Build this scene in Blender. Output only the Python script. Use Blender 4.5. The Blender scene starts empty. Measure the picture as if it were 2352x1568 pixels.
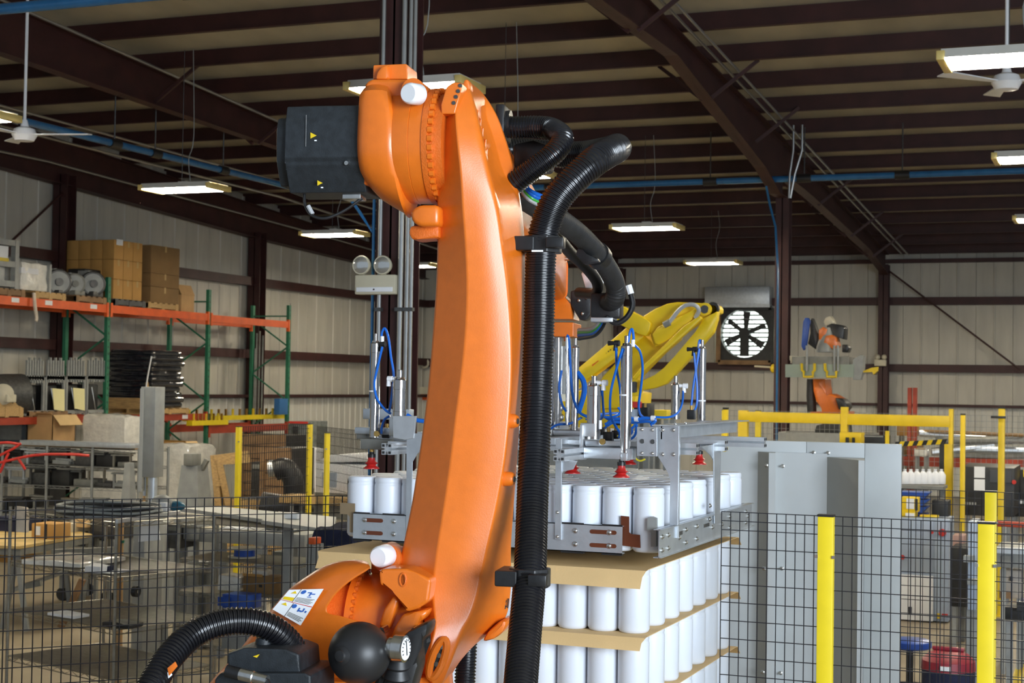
import bpy, bmesh, math, random
from mathutils import Vector, Matrix
random.seed(7)
S = bpy.context.scene
COL = S.collection
# ---------------------------------------------------------------- camera
W_, H_, F_ = 2352.0, 1568.0, 3600.0
YAW, PITCH, ROLL, CH = math.radians(21.6), math.atan(100 / 3600), 0.0153, 2.7
C0 = Vector((0, 0, CH))
_Fh = Vector((-math.sin(YAW), math.cos(YAW), 0))
CF = _Fh * math.cos(PITCH) + Vector((0, 0, 1)) * math.sin(PITCH)
_R0 = Vector((math.cos(YAW), math.sin(YAW), 0))
_U0 = _R0.cross(CF)
CR = _R0 * math.cos(ROLL) + _U0 * math.sin(ROLL)
CU = -_R0 * math.sin(ROLL) + _U0 * math.cos(ROLL)
cam = bpy.data.cameras.new('camera'); co = bpy.data.objects.new('camera', cam); COL.objects.link(co)
cam.sensor_width = 36; cam.lens = 36 * F_ / W_; cam.clip_end = 300
m3 = Matrix((CR, CU, -CF)).transposed()
co.matrix_world = Matrix.Translation(C0) @ m3.to_4x4()
cam.dof.use_dof = True; cam.dof.focus_distance = 5.1; cam.dof.aperture_fstop = 11
S.camera = co
# ---------------------------------------------------------------- world, exposure
wd = bpy.data.worlds.new('world'); S.world = wd; wd.use_nodes = True
bg = wd.node_tree.nodes['Background']; bg.inputs['Color'].default_value = (0.74, 0.86, 1.0, 1); bg.inputs['Strength'].default_value = 0.30
S.view_settings.view_transform = 'Standard'; S.view_settings.look = 'None'; S.view_settings.gamma = 1
S.view_settings.use_curve_mapping = False; S.view_settings.exposure = 0.62
TUBE_EMIT = 80.0
# daylight through the open dock door behind the camera, to its right (area light filling that opening)
dl = bpy.data.lights.new('dock_daylight', 'AREA'); dl.shape = 'RECTANGLE'; dl.size = 5.0; dl.size_y = 3.6; dl.energy = 900; dl.color = (0.80, 0.90, 1.0)
do = bpy.data.objects.new('dock_daylight', dl); COL.objects.link(do)
do.location = (6.2, -1.2, 3.3); do.rotation_euler = (Vector((-2.2, 5.5, 2.3)) - Vector((6.2, -1.2, 3.3))).to_track_quat('-Z', 'Y').to_euler()

def ray(x, y): return CF * F_ + CR * (x - W_ / 2) + CU * (H_ / 2 - y)
def od(x, y, d): return C0 + ray(x, y) * (d / F_)
def oz(x, y, z):
    r = ray(x, y); return C0 + r * ((z - CH) / r.z)
def oX(x, y, v):
    r = ray(x, y); return C0 + r * (v / r.x)
def oY(x, y, v):
    r = ray(x, y); return C0 + r * (v / r.y)
def V(*a): return Vector(a)
# ---------------------------------------------------------------- materials
MATS = {}
def mat(name, col, rough=.5, metal=0.0, var=.12, vs=6.0, bump=0.0, bs=60.0, coat=0.0, trans=0.0, emit=0.0, sss=0.0, spec=.5, scl=(1, 1, 1), dirt=None, alpha=1.0):
    if name in MATS: return MATS[name]
    m = bpy.data.materials.new(name); m.use_nodes = True
    nt = m.node_tree; n = nt.nodes; L = nt.links; p = n['Principled BSDF']
    p.inputs['Roughness'].default_value = rough; p.inputs['Metallic'].default_value = metal
    p.inputs['Coat Weight'].default_value = coat; p.inputs['Coat Roughness'].default_value = .22 if coat < .5 else .05; p.inputs['Transmission Weight'].default_value = trans
    p.inputs['Specular IOR Level'].default_value = spec; p.inputs['Alpha'].default_value = alpha
    if sss:
        p.inputs['Subsurface Weight'].default_value = sss; p.inputs['Subsurface Radius'].default_value = (.05, .05, .05); p.inputs['Subsurface Scale'].default_value = .6
    tc = n.new('ShaderNodeTexCoord'); mp = n.new('ShaderNodeMapping'); mp.inputs['Scale'].default_value = scl
    L.new(tc.outputs['Object'], mp.inputs['Vector'])
    nz = n.new('ShaderNodeTexNoise'); nz.inputs['Scale'].default_value = vs; nz.inputs['Detail'].default_value = 6
    L.new(mp.outputs['Vector'], nz.inputs['Vector'])
    cr = n.new('ShaderNodeValToRGB')
    c = list(col)
    d = dirt or [x * (1 - var) for x in c]
    b = [min(1, x * (1 + var)) for x in c]
    cr.color_ramp.elements[0].position = .3; cr.color_ramp.elements[1].position = .7
    cr.color_ramp.elements[0].color = (*d, 1); cr.color_ramp.elements[1].color = (*b, 1)
    L.new(nz.outputs['Fac'], cr.inputs['Fac']); L.new(cr.outputs['Color'], p.inputs['Base Color'])
    if emit:
        p.inputs['Emission Color'].default_value = (*c, 1); p.inputs['Emission Strength'].default_value = emit
    if bump:
        n2 = n.new('ShaderNodeTexNoise'); n2.inputs['Scale'].default_value = bs; n2.inputs['Detail'].default_value = 3
        L.new(mp.outputs['Vector'], n2.inputs['Vector'])
        bp = n.new('ShaderNodeBump'); bp.inputs['Strength'].default_value = bump; bp.inputs['Distance'].default_value = .01
        L.new(n2.outputs['Fac'], bp.inputs['Height']); L.new(bp.outputs['Normal'], p.inputs['Normal'])
    MATS[name] = m
    return m
ORANGE = mat('robot_orange', (.74, .165, .010), .36, 0, .05, 30, .05, 260, .35)
ORANGE_D = mat('cast_orange', (.64, .13, .010), .46, 0, .10, 25, .2, 180)
BLACKP = mat('black_plastic', (.012, .012, .013), .38, 0, .3, 20, .05, 90)
HOSE = mat('hose_black', (.008, .008, .010), .25, 0, .3, 20)
HOSEM = mat('hose_matte', (.02, .02, .021), .5, 0, .3, 20)
MOTOR = mat('motor_black', (.016, .020, .024), .5, 0, .3, 40, .14, 300)
RUBBERB = mat('rubber_black', (.015, .015, .016), .42, 0, .25, 8)
WHITEP = mat('white_plastic', (.86, .87, .90), .35, 0, .03, 8)
JARM = mat('jar_plastic', (.74, .785, .86), .38, 0, .02, 4, 0, 60, 0, 0, 0, .0)
CARD = mat('cardboard', (.50, .30, .13), .8, 0, .08, 5, .1, 200)
CARD2 = mat('cardboard_sheet', (.74, .51, .24), .75, 0, .06, 4, .08, 150)
CARD3 = mat('cardboard_carton', (.50, .27, .075), .75, 0, .10, 3)
CARD4 = mat('cardboard_dark', (.25, .145, .055), .8, 0, .10, 3)
STEEL = mat('stainless', (.46, .44, .42), .17, 1, .06, 30, .04, 200, scl=(1, 1, .1))
GALV = mat('galvanized', (.56, .60, .64), .42, .75, .10, 14, .05, 80)
ALU = mat('aluminium', (.66, .68, .70), .36, .8, .06, 30)
ZINC = mat('zinc_bolt', (.6, .6, .58), .25, 1, .1, 60)
DKSTEEL = mat('dark_steel', (.10, .10, .10), .45, .6, .25, 20)
GREYM = mat('grey_machine', (.30, .31, .30), .5, .2, .12, 8)
MIDG = mat('mid_grey', (.22, .22, .20), .55, .2, .2, 8)
BLUET = mat('blue_tube', (.008, .14, .62), .28, 0, .1, 20)
REDR = mat('red_rubber', (.50, .018, .015), .38, 0, .1, 20)
REDP = mat('red_paint', (.55, .03, .02), .45, 0, .1, 10)
BRASS = mat('brass', (.60, .38, .12), .3, 1, .1, 20)
YEL = mat('yellow_paint', (.86, .66, .015), .42, 0, .06, 8)
YELR = mat('yellow_robot', (.80, .56, .012), .45, 0, .07, 5)
YELD = mat('yellow_dull', (.62, .46, .02), .5, 0, .12, 5)
GREENP = mat('rack_green', (.022, .16, .085), .45, 0, .15, 8)
RORANGE = mat('rack_orange', (.74, .11, .014), .5, 0, .12, 5)
RRED = mat('rack_red', (.36, .045, .018), .5, 0, .15, 5)
MAROON = mat('steel_maroon', (.046, .0125, .011), .55, 0, .25, 3, .1, 20)
WALLM = mat('wall_sheet', (.56, .53, .455), .55, 0, .09, 1.5, scl=(3, 3, .5))
WALLW = mat('wainscot_sheet', (.66, .645, .58), .5, 0, .06, 1.5, scl=(3, 3, .5))
INSUL = mat('insulation_facing', (.43, .395, .305), .6, 0, .18, 1.2, .35, 4, scl=(1, .4, 1))
CONC = mat('concrete', (.26, .215, .145), .45, 0, .22, .9, .05, 30)
CONDUIT = mat('conduit', (.42, .42, .41), .3, .8, .06, 10)
PIPEB = mat('pipe_blue', (.025, .14, .32), .16, 0, .12, 6)
WIREB = mat('fence_wire', (.016, .017, .022), .4, .2, .2, 20)
CHROME = mat('chrome_wire', (.34, .33, .29), .28, .9, .15, 20)
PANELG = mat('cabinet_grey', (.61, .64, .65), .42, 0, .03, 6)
PANELG2 = mat('shaded_cabinet_and_sheet_grey', (.44, .45, .43), .45, 0, .03, 6)  # cabinet grey darkened for faces in shade; also used as plain grey metal
PANELB = mat('cabinet_bluegrey', (.38, .45, .56), .42, 0, .04, 6)
WOOD = mat('pallet_wood', (.50, .32, .13), .7, 0, .25, 6, .1, 50, scl=(1, 8, 8))
WOODD = mat('wood_dark', (.26, .15, .07), .7, 0, .25, 6, .1, 50)
PLY = mat('plywood', (.56, .40, .16), .6, 0, .2, 4, .05, 50)
PAPER = mat('paper', (.82, .83, .85), .7, 0, .03, 5)
PAPERY = mat('paper_yellow', (.85, .78, .40), .7, 0, .03, 5)
FILMC = mat('stretch_film', (.82, .80, .73), .16, 0, .12, 9, 1.0, 22, .6)
FILMB = mat('black_film', (.022, .024, .03), .10, 0, .4, 9, .6, 8, 1.0)
BLUEB = mat('blue_plastic', (.015, .07, .36), .35, 0, .15, 8)
NAVY = mat('navy_cloth', (.012, .016, .045), .9, 0, .3, 12, .3, 30)
RAG = mat('rag_cloth', (.72, .62, .50), .9, 0, .15, 12, .3, 40)
DARKM = mat('dark_machine', (.022, .022, .022), .5, .1, .4, 6)
BEIGE = mat('beige_plastic', (.62, .57, .43), .5, 0, .05, 6)
LENS = mat('lamp_lens', (.62, .62, .60), .12, .75, .04, 6, 0, 60, .6)
TUBEM = mat('fluorescent_tube', (1.0, .91, .73), .4, 0, .0, 1, emit=TUBE_EMIT)
LAMPEND = mat('lamp_end_glow', (.80, .62, .22), .35, .3, .05, 6)  # yellow glow of the lamp ends, put into the cap colour
LAMPB = mat('lamp_housing', (.70, .69, .64), .4, .1, .05, 6)
DAYM = mat('louver_daylight', (.88, 1.0, .93), .5, 0, 0, 1, emit=2.2)
GLASS = mat('clear_tube', (.75, .78, .80), .06, 0, .02, 5, 0, 60, 0, .75)
LBLUE = mat('label_blue', (.03, .12, .45), .5, 0, .02, 5)
BROWNP = mat('brown_reflection_and_slot', (.13, .035, .014), .35, .1, .15, 8)  # cardboard's reflection in bare metal, painted brown; also colours the rail slots
GRNW = mat('green_wire', (.05, .42, .05), .35, 0, .1, 8)
GREYW = mat('grey_wire', (.42, .43, .44), .4, 0, .1, 8)
WIREY = mat('yellow_wire', (.75, .62, .03), .35, 0, .1, 8)
VACR = mat('vacuum_red', (.26, .015, .03), .45, 0, .15, 8)
TANP = mat('tan_pipe', (.50, .30, .13), .6, 0, .1, 8)
# ---------------------------------------------------------------- mesh helpers
class B:
    """collects shapes given in world (or the thing's own) coordinates and links them as one mesh object"""
    def __init__(s): s.bm = bmesh.new()
    def _m(s, geom, M):
        bmesh.ops.transform(s.bm, matrix=M, verts=geom)
    def box(s, x0, x1, y0, y1, z0, z1, bev=0.0, M=None):
        r = bmesh.ops.create_cube(s.bm, size=1)
        vs = r['verts']
        for v in vs:
            v.co = V(x0 + (v.co.x + .5) * (x1 - x0), y0 + (v.co.y + .5) * (y1 - y0), z0 + (v.co.z + .5) * (z1 - z0))
        if bev:
            es = list({e for v in vs for e in v.link_edges})
            q = bmesh.ops.bevel(s.bm, geom=es, offset=bev, segments=2, profile=.5, affect='EDGES')
            vs = list({v for f in q['faces'] for v in f.verts} | {v for v in vs if v.is_valid})
        if M is not None: s._m([v for v in vs if v.is_valid], M)
        return s
    def obox(s, p0, p1, w, h, up=(0, 0, 1), bev=0.0):
        """bar from p0 to p1 with width w (sideways) and height h (along up)"""
        p0, p1 = Vector(p0), Vector(p1); d = p1 - p0; L = d.length; d.normalize()
        u = Vector(up); sd = d.cross(u)
        if sd.length < 1e-4: sd = d.cross(V(1, 0, 0))
        sd.normalize(); u = sd.cross(d)
        M = Matrix.Translation((p0 + p1) / 2) @ Matrix((d, sd, u)).transposed().to_4x4()
        return s.box(-L / 2, L / 2, -w / 2, w / 2, -h / 2, h / 2, bev, M)
    def cyl(s, p0, p1, r0, r1=None, n=16, cap=True):
        p0, p1 = Vector(p0), Vector(p1); r1 = r0 if r1 is None else r1
        d = p1 - p0; q = d.to_track_quat('Z', 'Y')
        M = Matrix.Translation((p0 + p1) / 2) @ q.to_matrix().to_4x4()
        bmesh.ops.create_cone(s.bm, cap_ends=cap, segments=n, radius1=max(r0, 1e-4), radius2=max(r1, 1e-4), depth=d.length, matrix=M)
        return s
    def sph(s, c, r, n=16, sc=(1, 1, 1)):
        M = Matrix.Translation(Vector(c)) @ Matrix.Diagonal((*sc, 1))
        bmesh.ops.create_uvsphere(s.bm, u_segments=n, v_segments=max(6, n // 2), radius=r, matrix=M)
        return s
    def lathe(s, prof, o=(0, 0, 0), ax=(0, 0, 1), n=32):
        """prof: list of (distance along axis, radius)"""
        o = Vector(o); ax = Vector(ax).normalized(); a = ax.orthogonal().normalized(); b = ax.cross(a)
        rings = []
        for t, r in prof:
            c = o + ax * t
            if r < 1e-5: rings.append([s.bm.verts.new(c)])
            else: rings.append([s.bm.verts.new(c + (a * math.cos(k * 2 * math.pi / n) + b * math.sin(k * 2 * math.pi / n)) * r) for k in range(n)])
        for i in range(len(rings) - 1):
            p, q = rings[i], rings[i + 1]
            for k in range(n):
                k2 = (k + 1) % n
                vs = []
                for v in (p[k % len(p)], p[k2 % len(p)], q[k2 % len(q)], q[k % len(q)]):
                    if v not in vs: vs.append(v)
                if len(vs) > 2: s.bm.faces.new(vs)
        for R, fl in ((rings[0], 1), (rings[-1], 0)):
            if len(R) > 2: s.bm.faces.new(R[::-1] if fl else R)
        return s
    def tube(s, pts, r, n=10, cap=True):
        """r: number or list of radii, one per point"""
        pts = [Vector(p) for p in pts]
        rr = r if isinstance(r, (list, tuple)) else [r] * len(pts)
        rings = []; N = None
        for i, p in enumerate(pts):
            t = (pts[min(i + 1, len(pts) - 1)] - pts[max(i - 1, 0)]).normalized()
            if N is None: N = t.orthogonal().normalized()
            else:
                N = N - t * N.dot(t)
                N = N.normalized() if N.length > 1e-6 else t.orthogonal().normalized()
            Bn = t.cross(N)
            rings.append([s.bm.verts.new(p + (N * math.cos(k * 2 * math.pi / n) + Bn * math.sin(k * 2 * math.pi / n)) * rr[i]) for k in range(n)])
        for i in range(len(rings) - 1):
            for k in range(n):
                s.bm.faces.new((rings[i][k], rings[i][(k + 1) % n], rings[i + 1][(k + 1) % n], rings[i + 1][k]))
        if cap:
            s.bm.faces.new(rings[0][::-1]); s.bm.faces.new(rings[-1])
        return s
    def loft(s, secs, cap=True):
        rings = [[s.bm.verts.new(Vector(p)) for p in sec] for sec in secs]; n = len(rings[0])
        for i in range(len(rings) - 1):
            for k in range(n):
                s.bm.faces.new((rings[i][k], rings[i][(k + 1) % n], rings[i + 1][(k + 1) % n], rings[i + 1][k]))
        if cap:
            s.bm.faces.new(rings[0][::-1]); s.bm.faces.new(rings[-1])
        return s
    def prism(s, poly, ext, bev=0.0):
        ext = Vector(ext)
        a = [s.bm.verts.new(Vector(p)) for p in poly]; b = [s.bm.verts.new(Vector(p) + ext) for p in poly]; n = len(a)
        fs = [s.bm.faces.new(a[::-1]), s.bm.faces.new(b)]
        for k in range(n): fs.append(s.bm.faces.new((a[k], a[(k + 1) % n], b[(k + 1) % n], b[k])))
        if bev:
            es = list({e for f in fs for e in f.edges})
            bmesh.ops.bevel(s.bm, geom=es, offset=bev, segments=2, profile=.5, affect='EDGES')
        return s
    def build(s, name, m, parent=None, smooth=True, local=False, ang=35):
        bm = s.bm
        bmesh.ops.recalc_face_normals(bm, faces=bm.faces[:])
        root = parent
        while root is not None and root.parent is not None: root = root.parent
        if root is not None and not local:
            bmesh.ops.translate(bm, vec=-root.location, verts=bm.verts[:])
        if smooth:
            for f in bm.faces: f.smooth = True
            lim = math.radians(ang)
            for e in bm.edges:
                if len(e.link_faces) == 2:
                    e.smooth = e.calc_face_angle(0) < lim
        me = bpy.data.meshes.new(name); bm.to_mesh(me); bm.free()
        me.materials.append(m)
        o = bpy.data.objects.new(name, me); COL.objects.link(o)
        if parent is not None: o.parent = parent
        return o
def tag(o, label=None, cat=None, group=None, kind=None):
    if label: o['label'] = label
    if cat: o['category'] = cat
    if group: o['group'] = group
    if kind: o['kind'] = kind
    return o
def thing(name, loc, label, cat, group=None, rz=0.0):
    o = bpy.data.objects.new(name, None); COL.objects.link(o); o.location = Vector(loc); o.rotation_euler = (0, 0, rz); o.empty_display_size = .1
    return tag(o, label, cat, group)
def single(b, name, m, label, cat, group=None, loc=None, smooth=True):
    """a thing that is one mesh; its origin is moved to its base"""
    bm = b.bm
    if loc is None:
        xs = [v.co for v in bm.verts]; n = len(xs)
        loc = V(sum(c.x for c in xs) / n, sum(c.y for c in xs) / n, min(c.z for c in xs))
    loc = Vector(loc)
    bmesh.ops.translate(bm, vec=-loc, verts=bm.verts[:])
    o = b.build(name, m, None, smooth); o.location = loc
    return tag(o, label, cat, group)
def copy_tree(o, parent=None):
    c = o.copy(); COL.objects.link(c)
    if parent is not None: c.parent = parent
    for ch in list(o.children): copy_tree(ch, c)
    return c
def spline(pts, n=8):
    """Catmull-Rom through pts (Vectors or tuples of any length)"""
    P = [Vector(p) for p in pts]; out = []
    P = [P[0] * 2 - P[1]] + P + [P[-1] * 2 - P[-2]]
    for i in range(1, len(P) - 2):
        a, b, c, d = P[i - 1:i + 3]
        for k in range(n):
            t = k / n
            out.append(.5 * ((2 * b) + (c - a) * t + (2 * a - 5 * b + 4 * c - d) * t * t + (3 * b - a - 3 * c + d) * t ** 3))
    out.append(P[-2]); return out
def resample(pts, step):
    L = [0.0]
    for a, b in zip(pts, pts[1:]): L.append(L[-1] + (b - a).length)
    n = max(2, int(L[-1] / step)); out = []; j = 0
    for i in range(n + 1):
        t = L[-1] * i / n
        while j < len(L) - 2 and L[j + 1] < t: j += 1
        f = (t - L[j]) / max(1e-9, L[j + 1] - L[j]); out.append(pts[j].lerp(pts[j + 1], min(1, f)))
    return out
def corr(b, pts, r, pitch=.0118, depth=.0042, n=20):
    """corrugated hose along pts"""
    P = resample(spline(pts, 12), pitch / 4)
    pr = (r, r, r - depth, r - depth)
    return b.tube(P, [pr[i % 4] for i in range(len(P))], n)
def ordn(i): return ['first', 'second', 'third', 'fourth', 'fifth', 'sixth', 'seventh', 'eighth', 'ninth', 'tenth', 'eleventh', 'twelfth', 'thirteenth', 'fourteenth'][i]
# ================================================================ SETTING
XL, YB = -19.4, 42.0
def roof(y): return 6.5 + .06 * (YB - y)
floor = B().box(-21, 14, -6, 43, -.15, 0).build('floor', CONC); tag(floor, kind='structure')
b = B(); b.prism([(-21, -2, roof(-2)), (-21, 42.4, roof(42.4)), (-21, 42.4, roof(42.4) + .15), (-21, -2, roof(-2) + .15)], (34, 0, 0))
ceiling = b.build('ceiling', INSUL); tag(ceiling, kind='structure')
y = 41.6
while y > 5.5:
    zt = roof(y) - .004; h = .255
    poly = [(-20, y, zt), (-20, y + .075, zt), (-20, y + .075, zt - .012), (-20, y + .010, zt - .012), (-20, y + .010, zt - h + .012),
            (-20, y - .0, zt - h + .012), (-20, y - .075, zt - h + .012), (-20, y - .075, zt - h), (-20, y, zt - h)]
    poly = [(-20, y, zt), (-20, y + .08, zt), (-20, y + .08, zt - .014), (-20, y + .014, zt - .014), (-20, y + .014, zt - h),
            (-20, y - .07, zt - h), (-20, y - .07, zt - h + .014), (-20, y, zt - h + .014)]
    B().prism(poly, (31, 0, 0)).build('purlin', MAROON, ceiling, smooth=False)
    y -= 1.62
# back wall
wb = B().box(XL - .3, 12, YB + .08, YB + .2, 0, 7.0).build('wall_back', WALLM); tag(wb, kind='structure')
def sheet(axis, a0, a1, z0, z1, at, out, m, parent, ribs):
    """one wall sheet with raised ribs, facing +out"""
    bb = B(); w = a1 - a0; rw = .03
    pts = [(a0 + .006, 0)]
    for k in range(ribs):
        c = a0 + w * (k + .5) / ribs
        pts += [(c - rw, 0), (c - rw * .5, .022), (c + rw * .5, .022), (c + rw, 0)]
    pts += [(a1 - .006, 0)]
    poly = [(p, q) for p, q in pts] + [(a1 - .006, -.03), (a0 + .006, -.03)]
    if axis == 'X': P = [(p, at + out * q, z0) for p, q in poly]
    else: P = [(at + out * q, p, z0) for p, q in poly]
    return bb.prism(P, (0, 0, z1 - z0)).build('wall_panel', m, parent, smooth=False)
x = XL
while x < 11.5:
    sheet('X', x, x + .92, 2.34, 6.46, YB + .04, -1, WALLM, wb, 1)
    sheet('X', x, x + .92, 0, 2.30, YB - .02, -1, WALLW, wb, 3)
    x += .92
for z, h in ((6.10, .10), (5.05, .2), (3.30, .2), (2.34, .07)):
    B().obox((XL, YB - .10, z), (12, YB - .10, z), .2, h, (0, 0, 1)).build('girt', MAROON, wb, smooth=False)
B().obox((XL, YB - .06, 6.38), (12, YB - .06, 6.38), .25, .16).build('eave_strut', MAROON, wb, smooth=False)
# left wall
b = B(); b.prism([(XL - .2, -2, 0), (XL - .2, 42, 0), (XL - .2, 42, roof(42)), (XL - .2, -2, roof(-2))], (.1, 0, 0))
wl = b.build('wall_left', WALLM); tag(wl, kind='structure')
y = 12.0
while y < 41.5:
    sheet('Y', y, y + .92, 2.34, roof(y + .92) - .05, XL - .04, 1, WALLM, wl, 1)
    sheet('Y', y, y + .92, 0, 2.30, XL + .02, 1, WALLW, wl, 3)
    y += .92
for z, h in ((5.04, .2), (3.34, .2), (2.35, .07)):
    B().obox((XL + .10, 10, z), (XL + .10, 42, z), .2, h).build('girt', MAROON, wl, smooth=False)
# ---- steel frame: columns and rafters
def ibeam(bb, x, y, z0, z1, d=.26, w=.24, alongx=False):
    t = .018
    if alongx:
        bb.box(x - d / 2, x + d / 2, y - t / 2, y + t / 2, z0, z1); bb.box(x - d / 2, x - d / 2 + t, y - w / 2, y + w / 2, z0, z1); bb.box(x + d / 2 - t, x + d / 2, y - w / 2, y + w / 2, z0, z1)
    else:
        bb.box(x - t / 2, x + t / 2, y - d / 2, y + d / 2, z0, z1); bb.box(x - w / 2, x + w / 2, y - d / 2, y - d / 2 + t, z0, z1); bb.box(x - w / 2, x + w / 2, y + d / 2 - t, y + d / 2, z0, z1)
def column(x, y, ztop, label, d=.26, w=.24, group=None):
    t = thing('steel_column', (x, y, 0), label, 'column', group)
    bb = B(); ibeam(bb, x, y, .02, ztop, d, w); bb.build('shaft', MAROON, t, smooth=False)
    B().box(x - .2, x + .2, y - .2, y + .2, 0, .025).build('base_plate', MAROON, t, smooth=False)
    return t
X3, X2 = -5.8, -14.2
cA = oX(912, 700, X3)           # near column behind the robot
colA = column(X3, cA.y, roof(cA.y) - .75, 'dark maroon steel column with grey conduits just behind the orange robot', .3, .27)
cB = oX(1798, 700, X3)
colB = column(X3, cB.y, 6.1, 'slim dark maroon steel column standing behind the grey cabinets')
column(-6.05, 41.7, 6.0, 'dark steel wall column between exhaust fan and the right part of back wall', .3, .26)
column(-13.3, 41.7, 6.0, 'dark steel wall column behind the yellow robot arm', .3, .26)
column(XL + .2, 24.9, roof(24.9) - .9, 'dark steel wall column behind the stacked tan cartons', .3, .32)
column(XL + .2, 32.1, roof(32.1) - .9, 'dark steel wall column behind the empty green rack bay', .3, .32)
def rafter(pts, label, w=.2):
    """pts: (x, y, ztop, zbot)"""
    t = thing('rafter', (pts[0][0], pts[0][1], pts[0][3]), label, 'beam')
    th = .006
    poly = [(x, y, zt) for x, y, zt, zb in pts] + [(x, y, zb) for x, y, zt, zb in pts[::-1]]
    B().prism([(x - th, y, z) for x, y, z in poly], (2 * th, 0, 0)).build('web', MAROON, t, smooth=False)
    for nm, k, s in (('top_flange', 2, -1), ('bottom_flange', 3, 1)):
        secs = []
        for p in pts:
            x, y, z = p[0], p[1], p[k]
            secs.append([(x - w / 2, y, z), (x + w / 2, y, z), (x + w / 2, y, z + s * .016), (x - w / 2, y, z + s * .016)])
        B().loft(secs).build(nm, MAROON, t, smooth=False)
    return t
ht = lambda y: roof(y) - .275
r3 = rafter([(X3, 11, ht(11), ht(11) - .95), (X3, 16.9, ht(16.9), 7.15), (X3, 20.3, ht(20.3), 7.17), (X3, 25.8, ht(25.8), 6.40), (X3, 27.0, ht(27), 6.10), (X3, 27.6, ht(27.6), 6.10)],
       'heavy tapered maroon roof beam running down to the slim column')
r3b = rafter([(X3 - .02, 27.65, ht(27.65), 6.5), (X3 - .05, 30.3, ht(30.3), 6.43), (-5.95, 38, ht(38), 6.08), (-6.0, 41.5, ht(41.5), 5.72)], 'roof beam from the slim column to the back wall')
r2 = rafter([(X2, 12, ht(12) , 7.05), (X2, 17, ht(17), 7.05), (X2, 24.5, ht(24.5), 6.85), (-13.6, 35, ht(35), 6.2), (-13.3, 41.5, ht(41.5), 5.8)], 'deep maroon roof beam crossing above the cartons toward the robot motor')
r1 = rafter([(XL + .18, 12, ht(12), 7.0), (XL + .18, 23.3, ht(23.3), 6.5), (XL + .18, 32, ht(32), 6.06), (XL + .18, 41.6, ht(41.6), 5.75)], 'dark roof beam along the top of the cream left wall', .25)
for rr, xx, ys in ((r3, X3, (14.2, 18.6, 22.2, 25.2)), (r3b, -5.9, (31.2, 35.2, 38.4)), (r2, X2, (14.5, 20.5, 23.6))):
    for yy in ys:
        B().obox((xx + .06, yy, ht(yy) - .5), (xx + .75, yy + .1, ht(yy) + .05), .05, .05).build('flange_brace', MAROON, rr, smooth=False)
        B().obox((xx - .06, yy, ht(yy) - .5), (xx - .75, yy + .1, ht(yy) + .05), .05, .05).build('flange_brace', MAROON, rr, smooth=False)
# conduits along the rafters and column
def pipe(name, pts, r, m, label, cat='pipe', group=None, n=8):
    return single(B().tube(pts, r, n), name, m, label, cat, group)
for k, dx in enumerate((.28, .45)):
    pipe('conduit', [(X3 + dx, yy, ht(yy) - .06 - .03 * k) for yy in (13, 20, 27, 34, 41)], .022, CONDUIT,
         'thin grey conduit strung along the heavy tapered roof beam, ' + ('nearer the beam' if k == 0 else 'farther from the beam'), 'conduit')
pipe('conduit', [(X2 + .2, yy, ht(yy) - .03) for yy in (12, 20, 27, 34)], .025, CONDUIT, 'thin grey conduit along the top of the deep beam above the cartons', 'conduit')
pipe('conduit', [(XL + .5, 14, 6.75), (XL + .5, 24, 6.75), (XL + .5, 34, 6.4), (XL + .5, 41, 6.1)], .025, CONDUIT, 'thin grey conduit along the beam over the left wall', 'conduit')
pipe('conduit', [(-17.4, 16, 6.9), (-17.4, 30, 6.75), (-17.4, 41, 6.2)], .025, CONDUIT, 'thin grey conduit hung under the purlins left of the lamps', 'conduit')
pipe('conduit', [(-16.0, 17, 6.85), (-16.0, 30, 6.7), (-16.0, 40.5, 6.3)], .02, CONDUIT, 'thin grey conduit hung beside the blue air pipe', 'conduit')
yA = cA.y - .2
for k, (px, r) in enumerate(((874, .018), (922, .022), (937, .018), (947, .016))):
    q = oY(px, 500, yA)
    t = thing('conduit', (q.x, yA, .4), ['grey conduit on the left edge of the near maroon column', 'thickest grey conduit on the near column, left of two thinner ones', 'thin grey conduit between two others on the near column', 'rightmost thin grey conduit on the near column'][k], 'conduit')
    B().tube([(q.x, yA, .4), (q.x, yA, 7.4)], r, 10).build('tube', CONDUIT, t)
    for zz in (1.6, 3.3, 5.2): B().box(q.x - r - .012, q.x + r + .012, yA - .012 - r, yA + r, zz, zz + .03).build('strap', DKSTEEL, t, smooth=False)
# blue air pipes
def airpipe(p0, p1, r, label, joints):
    p0, p1 = Vector(p0), Vector(p1)
    t = thing('air_pipe', p0, label, 'pipe')
    B().tube([p0, p1], r, 14).build('pipe_run', PIPEB, t)
    for f in joints:
        a = p0.lerp(p1, f); d = (p1 - p0).normalized()
        B().cyl(a - d * .12, a + d * .12, r * 1.35, n=14).build('coupling', RUBBERB, t)
        B().tube([a + V(0, 0, r), V(a.x, a.y, roof(a.y) - .25)], .012, 6).build('hanger_rod', DKSTEEL, t)
    return t
airpipe((-14.5, 13, 6.3), (-14.5, 26.4, 6.3), .055, 'blue air pipe running along the roof above the cartons', (.30, .52, .60, .75, .95))
airpipe((-14.4, 26.6, 6.3), (2, 26.6, 6.3), .055, 'blue air pipe crossing in front of the slim column', (.28, .46, .56, .66, .9))
q = oz(100, 12, 6.3)
airpipe((-20, q.y, 6.3), (-3, q.y, 6.3), .055, 'blue air pipe catching a bright glare at the upper left corner', (.05, .7))
pipe('air_drop_pipe', [oY(1760, 428, 26.5), oY(1768, 470, 26.4), oY(1781, 520, 26.35), oY(1787, 620, 26.35), V(oY(1787, 700, 26.35).x, 26.35, .9)], .02, PIPEB, 'thin blue air line dropping down the slim maroon column')
q = oY(858, 560, yA + .1)
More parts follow.
